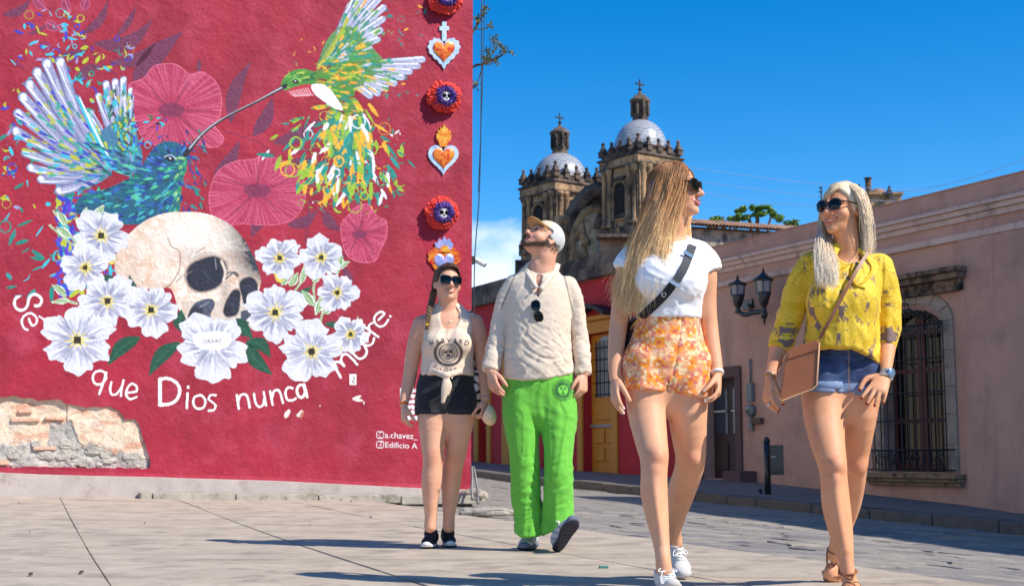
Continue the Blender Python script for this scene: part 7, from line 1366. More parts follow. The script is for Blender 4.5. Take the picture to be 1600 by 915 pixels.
def person_d():
    Y = 5.38; rng = np.random.default_rng(5)
    fig = Fig(Y, .0047, P(1165, 950, Y) - [.0, .60, .03], P(1430, 270, Y) + [.0, .62, .06]); g = fig.g; p = fig.p
    root = thing('person', Gz(1318, 915), 'blonde woman in yellow pineapple blouse and denim shorts, smiling sideways', 'person')
    fig.limb([(1316, 612, .02, 50, .66), (1317, 585, .02, 52, .68), (1318, 560, .01, 49, .68), (1318, 530, 0, 44, .68), (1318, 500, 0, 44, .68), (1319, 465, 0, 47, .66), (1319, 436, .01, 49, .58), (1319, 417, .02, 42, .52), (1321, 398, .03, 24, .8)], k=.02)
    for sx in (1292, 1338): g.ell(p(sx, 470, -.075), (.058, .05, .055), None, .04)
    fig.limb([(1322, 405, .03, 23, 1), (1324, 388, .01, 19.5, 1), (1322, 368, 0, 19, 1.05), (1320, 350, .0, 20, 1.05)], k=.02)
    lg = fig.new(); fig.limb([(1284, 600, .0, 33, 1), (1287, 645, -.03, 31.5, 1.02), (1293, 690, -.10, 26.5, 1.05), (1300, 722, -.15, 22.4, 1.08), (1303, 748, -.17, 20.6, 1.08), (1306, 785, -.18, 21.5, 1.15), (1312, 820, -.19, 19.2, 1.15), (1318, 852, -.21, 15, 1.2), (1323, 882, -.23, 10.8, 1.25), (1326, 903, -.24, 12, 1.2)], g=lg); lg.ell(fig.p(1306, 728, -.200), (.034, .036, .040), None, .014); lg.ell(fig.p(1305, 747, -.215), (.021, .021, .021), None, .014); lg.tube([fig.p(1306, 756, -.222), fig.p(1310, 800, -.238), fig.p(1320, 858, -.245)], [.012, .013, .010], None, (1, 0, 0), .02)
    f1h, f1t = np.array([P(1328, 915, 5.20)[0], 5.20, .012]), np.array([P(1334, 930, 4.965)[0], 4.965, .008]); foot(lg, f1h, f1t, (0, 0, 1), .95)
    g.merge_at(lg, p(1305, 612), .12, .22, .05, .005)
    lg = fig.new(); fig.limb([(1346, 600, .0, 31, 1), (1343, 645, .0, 27, 1.1), (1339, 690, .05, 22, 1.12), (1336, 722, .09, 19, 1.12), (1334, 748, .14, 18, 1.12), (1326, 785, .24, 18.5, 1.15), (1316, 822, .32, 14.5, 1.2), (1308, 848, .38, 11, 1.25), (1304, 866, .40, 11.5, 1.2)], g=lg); lg.ell(fig.p(1340, 726, .05), (.038, .035, .045), None, .02)
    f2h, f2t = fig.p(1306, 876, .43), Gz(1301, 907); f2h = f2h + [0, 0.02, -.03]; t2, A2, ax2 = foot(lg, f2h, f2t, (0, -.35, 1), .95)
    g.merge_at(lg, p(1330, 612), .12, .22, .05, .005)
    ar = fig.new(); pl = fig.limb([(1266, 424, .02, 14, 1), (1252, 450, .02, 14, 1), (1237, 490, .03, 13.5, 1), (1225, 520, .02, 14.5, 1), (1217, 545, 0, 14, .95), (1209, 570, -.03, 11, .9), (1203, 590, -.06, 8.6, .75)], g=ar)
    tl = hand(ar, pl[-1] + [0, 0, -.004], p(1196, 640, -.11) - pl[-1], (.85, .5, 0), (.45, -.85, 0), .165, (.42, .5, .55, .6), hw=.9, thumb=(.9, .42, .3), tcurl=.35); g.merge_at(ar, pl[0], .08, .18, .04, .004)
    ar = fig.new(); pr = fig.limb([(1376, 428, .02, 13, 1), (1385, 455, .02, 13, 1), (1389, 495, .03, 13, 1), (1388, 525, .02, 14, 1), (1386, 545, -.01, 13, .95), (1385, 565, -.05, 10.5, .9), (1384, 583, -.085, 8.6, .8)], g=ar)
    tr = hand(ar, pr[-1] + [0, 0, -.004], p(1355, 640, -.20) - pr[-1], (.25, .95, -.1), (-.8, .1, .45), .178, (.12, .16, .22, .3), hw=1.0, spread=.13, thumb=(.7, .75, .0), tcurl=.05); g.merge_at(ar, pr[0], .08, .18, .04, .004)
    hc = p(1316, 327, 0); R = face_axes(-50, 3, 0); sc = .955; head_sdf(g, hc, R, sc, slim=.93)
    def paint(V, C):
        C = head_paint(V, C, hc, R, sc, lip=(184, 92, 84), brow=(130, 100, 76)); C = knees(V, C, [p(1306, 730, -.24), p(1340, 728, .02)]); C = nails(V, C, tl + tr, (150, 22, 34), .0085); return nails(V, C, t2, (222, 150, 140), .007)
    finish_body(fig, root, (222, 158, 116), paint)
    # blouse
    bl = fig.new(); fig.limb([(1312, 590, -.01, 57, .80), (1313, 560, -.01, 59, .80), (1315, 530, -.02, 56, .82), (1317, 495, -.02, 54, .82), (1318, 462, -.01, 55, .80), (1319, 434, .01, 57, .66), (1320, 413, .02, 49, .58), (1321, 397, .03, 30, .8)], k=0, g=bl)
    for sx in (1290, 1340): bl.ell(p(sx, 470, -.085), (.068, .058, .065), None, .05)
    sl = fig.new(); fig.limb([(1268, 414, .02, 19, 1), (1252, 440, .02, 19, 1), (1239, 478, .03, 19, 1), (1229, 512, .02, 18.5, 1), (1222, 532, .01, 17.5, 1), (1217, 550, .0, 15.5, 1)], g=sl, k=0); d = unit(pl[4] - pl[3]); sl.plane(p(1217, 545, 0), d); bl.merge(sl, .02)
    sl = fig.new(); fig.limb([(1374, 415, .02, 18, 1), (1383, 440, .02, 17, 1), (1388, 478, .03, 17.5, 1), (1388, 510, .02, 17, 1), (1387, 530, .01, 15, 1), (1385, 545, .0, 13.5, 1)], g=sl, k=0); sl.plane(p(1386, 541, 0), unit(pr[4] - pr[3])); bl.merge(sl, .02)
    body_keep = fig.new(); hem = unit(np.array([-.33, 0, -1]))
    tor = bl; zz = p(1312, 556)
    sl_, (X_, Y_, Z_) = bl.box(bl.lo, bl.lo + bl.n*bl.vox); ctr = (X_ > p(1240, 0)[0]) & (X_ < p(1374, 0)[0])
    hz = p(0, 546)[2] - (X_ - p(1262, 0)[0])*.0 - np.clip((X_ - p(1300, 0)[0])/(p(1370, 0)[0] - p(1300, 0)[0]), 0, 1.2)**1.3*.098; dd = ((hz - Z_)*.95 + 0*Y_).astype(np.float32); dd = np.where(np.broadcast_to(ctr, dd.shape), dd, -.1)
    bl.d = np.maximum(bl.d, dd[tuple(slice(0, m) for m in bl.n)]); bl.shell(.009)
    nk = fig.new(); nk.ell(p(1330, 398, -.06), (.058, .09, .036), None); nk.tube([p(1332, 408, -.14), p(1334, 432, -.16)], [.013, .004], [.06, .05], (1, 0, 0), .01, sub=1); bl.merge(nk, .006, 'sub')
    fl = [lambda V: fold(V, (.1, 0, 1), 20, .009, 21, stretch=.12), lambda V: fold(V, (.55, 0, -.8), 17, .006, 25, stretch=.16)]
    c0 = p(1318, 490); b_o, LV, LQ = garment('blouse', fig, bl, lambda V: pineapple_print(V, c0), CLOTH('pineapple_cloth', bump=.1, bscale=300, bdist=.002, rough=.7), root, fl); lb = BVHTree.FromPolygons(LV.tolist(), LQ.tolist())
    # ruffles beside the neck slit and gathered cuffs
    mb = MB()
    for q in ([(1337, 404), (1330, 425), (1336, 444), (1352, 450)], [(1352, 402), (1362, 420), (1352, 438), (1338, 446)]):
        pts = []
        for a in catmull(np.array(q, float), 5):
            h = lb.ray_cast(Vector(ORG), Vector(unit(ray(*a)))); 
            if h[0] is not None: pts.append(np.array(h[0]) - [0, .004, 0])
        if len(pts) > 3: mb.tube(pts, list(np.interp(np.linspace(0, 1, len(pts)), [0, .5, 1], [.0035, .0065, .003])), 8)
    if mb.v: mb.build('neck_ruffle', mat('yellow_cloth', tuple(lin((222, 180, 16))), .7), b_o, True)
    for w, d, r in ((p(1217, 543, 0), unit(pl[4]-pl[3]), .040), (p(1386, 540, 0), unit(pr[4]-pr[3]), .0355)):
        e1 = unit(np.cross(d, [0, 1, 0])); e2 = np.cross(d, e1); mb = MB(); n = 40; mb.lathe(w, [(r*1.0, -.010), (r*1.05, -.004), (r*1.03, .004), (r*.95, .007)], n, None, np.array([e1, e2, d])); mb.build('cuff', mat('yellow_cloth', tuple(lin((222, 180, 16))), .7), b_o, True)
    # shorts
    sh = fig.new(); fig.limb([(1317, 600, .02, 54, .76), (1318, 575, .02, 55, .76), (1318, 548, .01, 52, .74), (1318, 530, .0, 49, .74)], k=0, g=sh)
    for q in ([(1284, 580, .01, 34, 1.1), (1285, 610, .0, 35.5, 1.08), (1287, 645, -.03, 36, 1.05)], [(1346, 580, .01, 31.5, 1.12), (1345, 610, .0, 31, 1.12), (1343, 645, .0, 31, 1.12)]):
        l_ = fig.new(); fig.limb(q, g=l_, k=0); sh.merge(l_, .012)
    sh.plane(p(1300, 614), (-.02, 0, -1)); sh.plane(p(1318, 542), (0, 0, 1)); sh.shell(.009)
    gap = fig.new(); gap.tube([p(1315, 650, -.17), p(1314, 618, -.16), p(1313, 596, -.16)], [.02, .009, .0025], [.14, .12, .05], (1, 0, 0), .004, sub=2); sh.merge(gap, .012, 'sub')
    def dcol(V):
        n = fbm(V*np.array([40, 40, 220]), 3, 2); c = np.ones((len(V), 3))*lin((26, 44, 82)); c = mixc(c, np.clip((n - .45)*3.5, 0, 1)*.75, lin((58, 84, 130))); c = mixc(c, np.clip((fbm(V*14, 2, 8) - .5)*4, 0, 1)*.5, lin((82, 110, 152)))
        c = mixc(c, (V[:, 2] < P(0, 601, Y)[2])*.85, lin((128, 146, 178))); x = P(1313, 570, Y)[0]; c = mixc(c, (np.abs(V[:, 0] - x - .012) < .0035)*(V[:, 1] < Y)*.7, lin((150, 120, 80))); return c
    garment('denim_shorts', fig, sh, dcol, CLOTH('denim', bump=.3, bscale=520, bdist=.002), root, [lambda V: fold(V, (1, 0, .3), 22, .006, 33, stretch=.15)])
    for q, r, w_ in (([p(1285, 604, .0)], 36.8, 1.08), ([p(1345, 612, .0)], 31.8, 1.12)):
        mb = MB(); c1 = q[0]; rr = r*Y/F; mb.lathe(c1, [(rr*.985, -.016), (rr*1.02, -.017), (rr*1.035, 0), (rr*1.02, .016), (rr*.985, .017)], 40, None, np.array([[1, 0, 0], [0, 1, 0], [.05, 0, 1]]), 1, w_); mb.build('rolled_hem', mat('denim_inside', tuple(lin((120, 140, 172))), .85, var=.15, scale=60, bump=.2, bscale=400, bdist=.002), root, True)
    # hair
    G = lambda L: np.array([p(*q) for q in L])
    gd = [G([(1322, 290, -.02), (1302, 296, -.075), (1290, 314, -.04), (1284, 335, .03), (1282, 362, .02), (1279, 392, -.09), (1278, 420, -.165), (1280, 446, -.185)]),
          G([(1326, 290, .0), (1296, 300, .0), (1286, 325, .06), (1284, 352, .085), (1284, 380, -.01), (1286, 400, -.11), (1290, 425, -.18), (1293, 449, -.195)]),
          G([(1326, 289, .02), (1305, 295, .03), (1294, 330, .10), (1294, 365, .05), (1296, 385, -.02), (1300, 402, -.11), (1305, 426, -.18), (1306, 447, -.195)])]
    near = [G([(1320, 289, -.01), (1334, 296, -.075), (1344, 314, -.085), (1349, 340, -.07), (1352, 362, -.05), (1352, 384, -.03), (1350, 398, -.02)]),
            G([(1322, 288, .0), (1342, 296, -.055), (1352, 318, -.055), (1356, 345, -.04), (1357, 372, -.02), (1355, 395, .0)]),
            G([(1324, 288, .02), (1348, 299, -.015), (1357, 322, -.01), (1358, 350, .0), (1358, 378, .02), (1354, 402, .04)]),
            G([(1324, 289, .05), (1346, 300, .06), (1354, 325, .07), (1354, 352, .075), (1350, 385, .08), (1344, 415, .09)]),
            G([(1322, 290, .06), (1330, 296, .10), (1334, 325, .12), (1334, 360, .11), (1330, 395, .10), (1326, 425, .10)]),
            G([(1318, 290, .05), (1312, 296, .09), (1310, 325, .12), (1312, 360, .11), (1314, 395, .10), (1312, 425, .08)])]
    A = guide_strands(gd, 2300, rng, .0058, .010, 10, .22); B = np.concatenate([guide_strands(near, 2600, rng, .005, .004, 10, .14), guide_strands(near, 220, rng, .011, .014, 10, .05)]); paths = push_out(np.concatenate([A, B]), hc, R, sc, rng, .06); n = len(paths); s01 = np.linspace(0, 1, 10)[None, :, None]; paths = paths + (np.stack([vnoise(paths*np.array([26, 26, 8.]) + k*9, k) for k in range(3)], -1) - .5)*.012*np.clip(s01*1.6 - .25, 0, 1)
    t = np.linspace(0, 1, 10)[None, :, None]; base = lin((228, 202, 168)); tip = lin((255, 240, 216)); cols = base*(1 - t) + tip*t; cols = cols*(1 + rng.normal(0, .07, (n, 1, 1))).clip(.7, 1.3)
    V, Fc, c = ribbons(paths, .0009 + rng.random(n)*.0007, cols, 'hair', None, None)
    hx = lambda q: hc + sc*(q[0]*R[0] + q[1]*R[1] + q[2]*R[2]); hg = fig.new(); hg.ell(hx((0, -.018, .031)), (.0785, .0990, .0880), R, .01); hg.tube([hx((0, -.06, 0)), p(1335, 370, .06), p(1332, 405, .08)], [.06, .05, .03], [.05, .04, .03], (1, 0, 0), .02)
    hg.plane(hx((0, .050, .050)), unit(R[1]*.85 - R[2]*.5)); f2 = fig.new(); f2.ell(hx((0, .075, -.045)), (.066, .078, .085), R); hg.merge(f2, .006, 'sub'); V2, Q2 = hg.mesh()
    put('hair', mesh_np('hair', np.concatenate([V, V2]), np.concatenate([Fc, Q2 + len(V)]), np.concatenate([c, np.ones_like(V2)*lin((232, 212, 180))]), True), mat('hair', vcol=True, rough=.42, spec=.4), root)
    sunglasses('sunglasses', hc, R, sc, root, frame=(46, 24, 26), lens=(14, 14, 20), w=.026, h=.0225, round_=2.2)
    # sandals
    st = mat('tan_leather', tuple(lin((150, 92, 50))), .5, var=.12, scale=40)
    for hl, te, up, an, lab in ((f1h, f1t, (0, 0, 1), fig.p(1325, 893, -.235), None), (f2h, f2t, (0, -.35, 1), fig.p(1305, 860, .40), None)):
        f_ = unit(te - hl); L = np.linalg.norm(te - hl); u_ = unit(np.asarray(up) - f_*np.dot(up, f_)); s_ = np.cross(f_, u_); A = lambda a, b, c: hl + f_*a*L + s_*b + u_*c
        o = flat_strap(np.array([A(a, 0, -.006) for a in np.linspace(-.02, 1.02, 10)]), .082, .014, u_).build('sandal', st, root); mb = MB()
        mb.tube(catmull([A(.62, -.043, .0), A(.60, -.03, .034), A(.60, 0, .047), A(.62, .03, .036), A(.66, .043, .0)], 4), .0045, 6); mb.tube(catmull([A(.78, -.044, 0), A(.70, -.02, .035), A(.56, .012, .055), A(.45, .038, .03), A(.42, .04, 0)], 4), .0045, 6); mb.tube(catmull([A(.78, .044, 0), A(.72, .022, .033), A(.56, -.012, .055), A(.42, -.036, .03), A(.38, -.038, 0)], 4), .0045, 6)
        d = unit(an - A(.2, 0, .03)); e1 = unit(np.cross(d, [0, 1, 0])); e2 = np.cross(d, e1); mb.tube([an + e1*.032*math.cos(a) + e2*.040*math.sin(a) for a in np.linspace(0, 2*math.pi, 18)], .0045, 6); mb.tube(catmull([A(.05, -.03, .0), an + e1*.031, A(.52, 0, .06)], 4), .0042, 6); mb.tube(catmull([A(.05, .03, .0), an - e1*.031, A(.52, 0, .06)], 4), .0042, 6)
        mb.build('sandal_strap', st, o, True)
    # watch, bracelets, ring
    sv = mat('steel', (.6, .6, .62), .25, metal=.9)
    def ring(c0, d, r, h, name, m, par, k=1.0, parts=None):
        e1 = unit(np.cross(d, [0, 1, 0])); e2 = np.cross(d, e1); mb = MB(); mb.lathe(c0, [(r - .002, -h), (r, -h*.6), (r, h*.6), (r - .002, h)], 20, None, np.array([e1, e2, d]), 1, k); return mb.build(name, m, par, True), e1, e2
    d = unit(pr[-1] - pr[-2]); c0 = pr[-1] - d*.002; o, e1, e2 = ring(c0, d, .0262, .008, 'wristwatch', sv, root, .85); mb = MB(); ax = unit(e1*-.6 + e2*.8); ax = ax if ax[1] < 0 else -ax; ax = unit(np.array([.55, -.8, 0])); q = np.cross(d, ax); mb.lathe(c0 + ax*.023, [(0, 0), (.020, 0), (.021, .005), (.018, .009), (0, .009)], 18, None, np.array([unit(q), unit(np.cross(ax, q)), ax])); mb.build('watch_dial', mat('watch_dial', tuple(lin((130, 160, 190))), .15, metal=.5), o, True)
    ring(c0 + d*.022 , d, .030, .0022, 'bracelet', mat('pearl_band', tuple(lin((226, 220, 214))), .35), root, .8)
    d = unit(pl[-1] - pl[-2])
    for k_, c_ in ((-.012, sv), (-.004, mat('brass', (.5, .3, .1), .35, metal=.8))): ring(pl[-1] + d*k_, d, .0270, .0022, 'bracelet', c_, root, .85)
    tp, td = tl[1]; ring(tp - td*.052 , td, .0105, .003, 'finger_ring', sv, root)
    # tan bag
    bag = thing('crossbody_bag', p(1250, 575, -.14), 'flat tan leather bag on a thin strap at the hip of the yellow blouse', 'bag')
    lt = mat('bag_leather', tuple(lin((156, 92, 56))), .45, var=.10, scale=16, bump=.2, bscale=180, bdist=.002, dark=tuple(lin((122, 70, 42))), dscale=9)
    out = [(1233, 544), (1277, 530), (1280, 535), (1276, 601), (1270, 607), (1222, 626), (1218, 622), (1228, 550)]
    f0 = [p(x, y, -.15 - .02*(x - 1218)/60) for x, y in out]; MB().prism(f0, np.array([.012, .035, 0])).build('bag_body', lt, bag, bevel=.006)
    fo = [(1231, 549), (1278, 534), (1277, 546), (1230, 561)]; MB().prism([p(x, y, -.155 - .02*(x - 1218)/60) for x, y in fo], np.array([.0, .006, 0])).build('zip_flap', lt, bag, bevel=.002)
    edge = MB(); edge.tube([p(x, y, -.152 - .02*(x - 1218)/60) for x, y in out[2:7]], .004, 6); edge.build('piping', mat('bag_edge', tuple(lin((196, 150, 112))), .5), bag, True)
    sp = strap_path(lb, [(1279, 532), (1290, 512), (1306, 482), (1326, 445), (1345, 412), (1360, 388)], Y, .013, .004, .010); sp.build('bag_strap', mat('strap_leather', tuple(lin((138, 88, 60))), .5), bag)
    tb_ = MB(); tb_.tube([p(1234, 546, -.15), p(1228, 556, -.15), p(1222, 566, -.14)], [.004, .006, .002], 6); tb_.build('zip_tassel', mat('bag_edge', tuple(lin((196, 150, 112))), .5), bag, True)
    mb = MB(); mb.tube(catmull([p(1305, 396, -.06), p(1312, 408, -.09), p(1322, 413, -.10), p(1334, 405, -.08), p(1345, 385, -.03)], 4), .0012, 5); mb.build('necklace', mat('brass', (.5, .3, .1), .35, metal=.8), root, True)
    return root
# ================================================================== bearded man in green trousers
def person_b():
    Y = 7.72; rng = np.random.default_rng(8)
    fig = Fig(Y, .0060, P(735, 880, Y) - [.0, .55, .04], P(940, 320, Y) + [.0, .55, .06]); g = fig.g; p = fig.p
    root = thing('person', Gz(842, 856), 'bearded man in linen shirt and bright green trousers looking up', 'person')
    fig.limb([(842, 650, .02, 42, .66), (842, 615, .02, 48, .66), (841, 585, .01, 45, .66), (841, 550, 0, 43, .64), (841, 510, 0, 47, .62), (842, 470, 0, 45, .54), (843, 452, .01, 41, .46), (844, 436, .02, 28, .50), (845, 424, .02, 22, .9)], k=.02)
    nk = fig.new(); fig.limb([(845, 436, .03, 24, 1), (847, 420, .02, 19.5, 1), (850, 402, .01, 19, 1.1), (853, 388, .02, 19, 1.1)], g=nk); nk.ell(p(838, 412, -.035), (.018, .02, .02), None, .02); g.merge(nk, .02)
    hc = p(849, 375, 0); R = face_axes(-58, 36, 0); head_sdf(g, hc, R, 1.03, male=True)
    for q in ([(816, 640, .0, 26, 1), (818, 700, -.02, 20, 1), (822, 760, -.02, 16, 1), (824, 815, .0, 12, 1.1)], [(870, 640, .0, 26, 1), (872, 700, -.05, 20, 1), (873, 760, -.06, 16, 1), (874, 815, -.08, 12, 1.1)]): fig.limb(q, k=.02)
    ar = fig.new(); pl = fig.limb([(803, 454, .02, 10, 1), (792, 480, .03, 10, 1), (781, 514, .03, 10, 1), (773, 550, .0, 9.5, 1), (766, 578, -.04, 9, .85)], g=ar)
    tl = hand(ar, pl[-1] + [0, 0, -.005], p(776, 630, -.12) - pl[-1], (.75, .6, 0), (.6, -.78, 0), .19, (.30, .42, .5, .58), hw=1.08, thumb=(.8, .5, .3)); g.merge_at(ar, pl[0], .1, .2, .04, .004)
    ar = fig.new(); pr = fig.limb([(886, 454, .02, 10, 1), (898, 482, .03, 9.5, 1), (904, 516, .03, 9.5, 1), (909, 552, .01, 9.2, 1), (912, 582, -.02, 9, .85)], g=ar)
    tr = hand(ar, pr[-1] + [0, 0, -.005], p(910, 640, -.07) - pr[-1], (-.8, .6, 0), (-.5, -.85, 0), .19, (.42, .5, .6, .66), hw=1.08, thumb=(.8, .5, .3)); g.merge_at(ar, pr[0], .1, .2, .04, .004)
    def paint(V, C): return head_paint(V, C, hc, R, 1.03, lip=(178, 96, 88), brow=(62, 44, 36), beard=(62, 46, 40), eyes=True)
    finish_body(fig, root, (226, 168, 138), paint)
    # hair under the cap and beard bulk
    hx = lambda q: hc + 1.03*(q[0]*R[0] + q[1]*R[1] + q[2]*R[2])
    n = 900; paths = []; bn = []
    cp = catmull(np.array([(-.066, .005, -.038), (-.058, .034, -.068), (-.034, .070, -.096), (0, .088, -.108), (.034, .070, -.096), (.058, .034, -.068), (.066, .005, -.038)]), 12)
    for i in range(n):
        q = cp[rng.integers(len(cp))] + rng.normal(0, .007, 3)*np.array([1, 1, 1.2]); q[2] += abs(rng.normal(0, .008))*(1 if rng.random() < .4 else 0); d = unit(np.array([q[0]*.7, .45, -.75]) + rng.normal(0, .3, 3)); L = rng.uniform(.008, .018); paths.append([hx(q), hx(q + d*L*.5), hx(q + d*L + [0, 0, -.002])])
    for i in range(260):
        x = rng.uniform(-.027, .027); q = np.array([x, .103 - abs(x)*.55, -.049 - abs(x)*.25 + rng.normal(0, .0015)]); d = unit(np.array([x*12, .5, -.5])); paths.append([hx(q), hx(q + d*.005), hx(q + d*.009)])
    c = np.ones((len(paths), 1, 3))*lin((66, 48, 40))*(1 + rng.normal(0, .3, (len(paths), 1, 1))).clip(.4, 1.8); V, Fc, cc = ribbons(np.array(paths), .0011, np.repeat(c, 3, 1), 'beard', None, None); put('beard', mesh_np('beard', V, Fc, cc, True), mat('hair', vcol=True, rough=.42, spec=.4), root)
    paths = []
    for i in range(500):
        s_ = rng.choice([-1, 1]); q = np.array([s_*.073, rng.uniform(-.075, .022), rng.uniform(-.045, .02)]); q[0] = s_*(.076 - abs(q[1] + .02)*.16); d = unit(np.array([s_*.25, -.35, -.9])); paths.append([hx(q), hx(q + d*.007), hx(q + d*.012)])
    c = np.ones((len(paths), 3, 3))*lin((72, 54, 46)); V, Fc, cc = ribbons(np.array(paths), .0012, c, 'hair', None, None); put('hair', mesh_np('hair', V, Fc, cc, True), mat('hair', vcol=True, rough=.42, spec=.4), root)
    # cap
    ax = np.array([R[0], R[1], R[2]]); cap = fig.new(); cap.ell(hx((0, -.016, .030)), (.0845*1.03, .104*1.03, .096*1.03), R); sub = fig.new(); sub.d = cap.d + .007; dn = unit(-R[2] + R[1]*.12); cap.plane(hx((0, 0, .040)), dn) ; cap.merge(sub, 0, 'sub')
    back = fig.new(); back.ell(hx((0, -.016, .030)), (.0845*1.03, .104*1.03, .096*1.03), R); s2 = fig.new(); s2.d = back.d + .007; back.plane(hx((0, 0, .0)), dn); back.plane(hx((0, .01, 0)), R[1]); back.merge(s2, 0, 'sub'); cap.merge(back, .004)
    V, Q = cap.mesh(); lc = (V - hc) @ R.T; an = np.arctan2(lc[:, 0], lc[:, 1] + .016); c = np.ones_like(V)*lin((206, 206, 204)); c = mixc(c, (np.abs(((an/(math.pi/3)) % 1) - .5) > .475)*.5, lin((150, 150, 148))); c = mixc(c, (lc[:, 1] > .03)*(np.abs(an) < .95)*.9, lin((214, 196, 160)))
    co = put('cap', mesh_np('cap', V, Q, c, True), CLOTH('cap_cloth', bump=.25, bscale=300, bdist=.002), root)
    mb = MB(); ng = 15; rows = []
    for k in range(5):
        row = []
        for i in range(ng):
            x = -.070 + .140*i/(ng - 1); e = math.sqrt(max(0, 1 - (x/.0735)**2)); y0 = .086*e**.55*.9 + .0; y1 = y0 + .072*e**.5; y = y0 + (y1 - y0)*k/4; row.append((x, y - .004, .043 - 2.2*x*x + .010*k/4))
        rows.append(row)
    for t_, col, nm, sgn in ((0, (196, 148, 92), 'cap_brim', 1), ):
        v = [hx(q) for r in rows for q in r] + [hx((q[0], q[1], q[2] - .005)) for r in rows for q in r]; m_ = 5*ng; f = []
        for k in range(4):
            for i in range(ng - 1): a = k*ng + i; f += [(a, a+1, a+ng+1, a+ng), (m_+a+1, m_+a, m_+a+ng, m_+a+ng+1)]
        rim = [k*ng for k in range(4)] + [4*ng + i for i in range(ng - 1)] + [k*ng + ng - 1 for k in range(4, 0, -1)] + list(range(ng - 1, 0, -1))
        for a, b in zip(rim, rim[1:] + rim[:1]): f.append((b, a, m_+a, m_+b))
        mb.add(v, f); mb.build(nm, mat('brim_cloth', tuple(lin(col)), .85, var=.08, scale=40, bump=.2, bscale=300, bdist=.002), co, True)
    # shirt
    sh = fig.new(); fig.limb([(842, 605, .0, 54, .70), (842, 590, .0, 53.5, .70), (841, 560, -.01, 51.5, .68), (841, 520, -.01, 49, .66), (842, 480, -.005, 50, .62), (842, 454, .01, 50.5, .55), (843, 437, .02, 38, .56), (845, 424, .025, 25, .85)], k=0, g=sh)
    sl = fig.new(); fig.limb([(803, 445, .02, 15, 1), (791, 465, .02, 14, 1), (783, 500, .03, 13.8, 1), (777, 530, .02, 13.2, 1), (770, 560, -.01, 12.2, 1), (765, 585, -.04, 11.8, 1)], g=sl, k=0); sl.plane(p(764.5, 577, -.03), unit(pl[-1]-pl[-2])); sh.merge(sl, .025)
    sl = fig.new(); fig.limb([(887, 446, .02, 14.5, 1), (897, 465, .02, 13.2, 1), (902, 500, .03, 12.8, 1), (906, 530, .03, 12, 1), (910, 560, .0, 11.2, 1), (911, 590, -.02, 11, 1)], g=sl, k=0); sl.plane(p(911.5, 583, -.02), unit(pr[-1]-pr[-2])); sh.merge(sl, .025)
    hemz = (P(787, 590, Y)[2], P(897, 581, Y)[2]); sl_, (X_, Y_, Z_) = sh.box(sh.lo, sh.lo + sh.n*sh.vox); x0, x1 = P(783, 590, Y)[0], P(899, 590, Y)[0]
    u_ = (X_ - x0)/(x1 - x0); hz = hemz[0] + (hemz[1] - hemz[0])*u_ - .030*np.sin(np.clip(u_, 0, 1)*math.pi); dd = (hz - Z_ + 0*Y_).astype(np.float32); dd = np.where(np.broadcast_to((u_ > -.01) & (u_ < 1.005), dd.shape), dd, -.1); sh.d = np.maximum(sh.d, dd[tuple(slice(0, m) for m in sh.n)]); sh.shell(.011)
    nk = fig.new(); nk.ell(p(846, 416, -.03), (.078, .09, .042), None); nk.tube([p(843, 425, -.13), p(841, 458, -.16)], [.028, .003], [.09, .08], (1, 0, 0), .01, sub=1); sh.merge(nk, .006, 'sub')
    fl = [lambda V: fold(V, (.8, 0, -.55), 24, .0075, 12, stretch=.10)*np.clip((1.45 - V[:, 2])/.2, .15, 1), lambda V: fold(V, (-.5, 0, -.85), 27, .0045, 17, stretch=.10), lambda V: fold(V, (1, 0, .2), 38, .0028, 19, stretch=.2)*((V[:, 0] < P(785, 0, Y)[0]) | (V[:, 0] > P(894, 0, Y)[0])), lambda V: fold(V, (1, 0, .55), 24, .008, 61, stretch=.10)*np.clip((P(0, 520, Y)[2] - V[:, 2])/.12, 0, 1)]
    def lcol(V):
        n = fbm(V*np.array([260, 260, 60]), 2, 4); c = np.ones((len(V), 3))*lin((220, 202, 180))*(1 + (n - .5)[:, None]*.16); hy = P(0, 436, Y)[2]
        for a, b in (((806, 428), (783, 482)), ((880, 426), (894, 486))):
            pa, pb = P(*a, Y), P(*b, Y); q = V[:, [0, 2]]; A_, B_ = pa[[0, 2]], pb[[0, 2]]; t = np.clip(((q - A_) @ (B_ - A_))/((B_ - A_) @ (B_ - A_)), 0, 1); d = np.linalg.norm(q - A_ - t[:, None]*(B_ - A_), axis=1); c = mixc(c, (d < .005)*.8, lin((120, 112, 104)))
        return c
    s_o, SV, SQ = garment('linen_shirt', fig, sh, lcol, CLOTH('linen', bump=.22, bscale=60, bdist=.004, aniso=(1, 1, .3), bump2=(300, .3)), root, fl); sb = BVHTree.FromPolygons(SV.tolist(), SQ.tolist())
    # stand collar, placket and buttons
    cl = MB(); cpts = [(872, 412, .05), (868, 424, -.03), (857, 437, -.085), (845, 452, -.12)]; cl_l = [(826, 412, .05), (822, 423, -.02), (828, 434, -.085), (838, 450, -.12)]
    lm = mat('linen_plain', tuple(lin((220, 206, 188))), .85, bump=.3, bscale=300, bdist=.002, sheen=.15)
    for L in (cpts, cl_l): flat_strap(catmull([p(*q) for q in L], 5), .030, .005, unit([0, -1, -.25])).build('collar', lm, s_o, True)
    bt = mat('button', tuple(lin((70, 50, 40))), .3)
    for y in (438, 451): 
        mb = MB(); mb.lathe(p(833.5, y, -.125 + (451 - y)*.002), [(0, -.003), (.0055, -.003), (.0055, .003), (0, .003)], 10, None, np.array([[1, 0, 0], [0, 0, 1], [0, -1, 0]])); mb.build('button', bt, s_o, True)
    # trousers
    tr_ = fig.new(); fig.limb([(842, 640, .02, 52, .70), (842, 615, .02, 55.5, .70), (842, 590, .01, 54.5, .68), (842, 565, .0, 50, .66)], k=0, g=tr_)
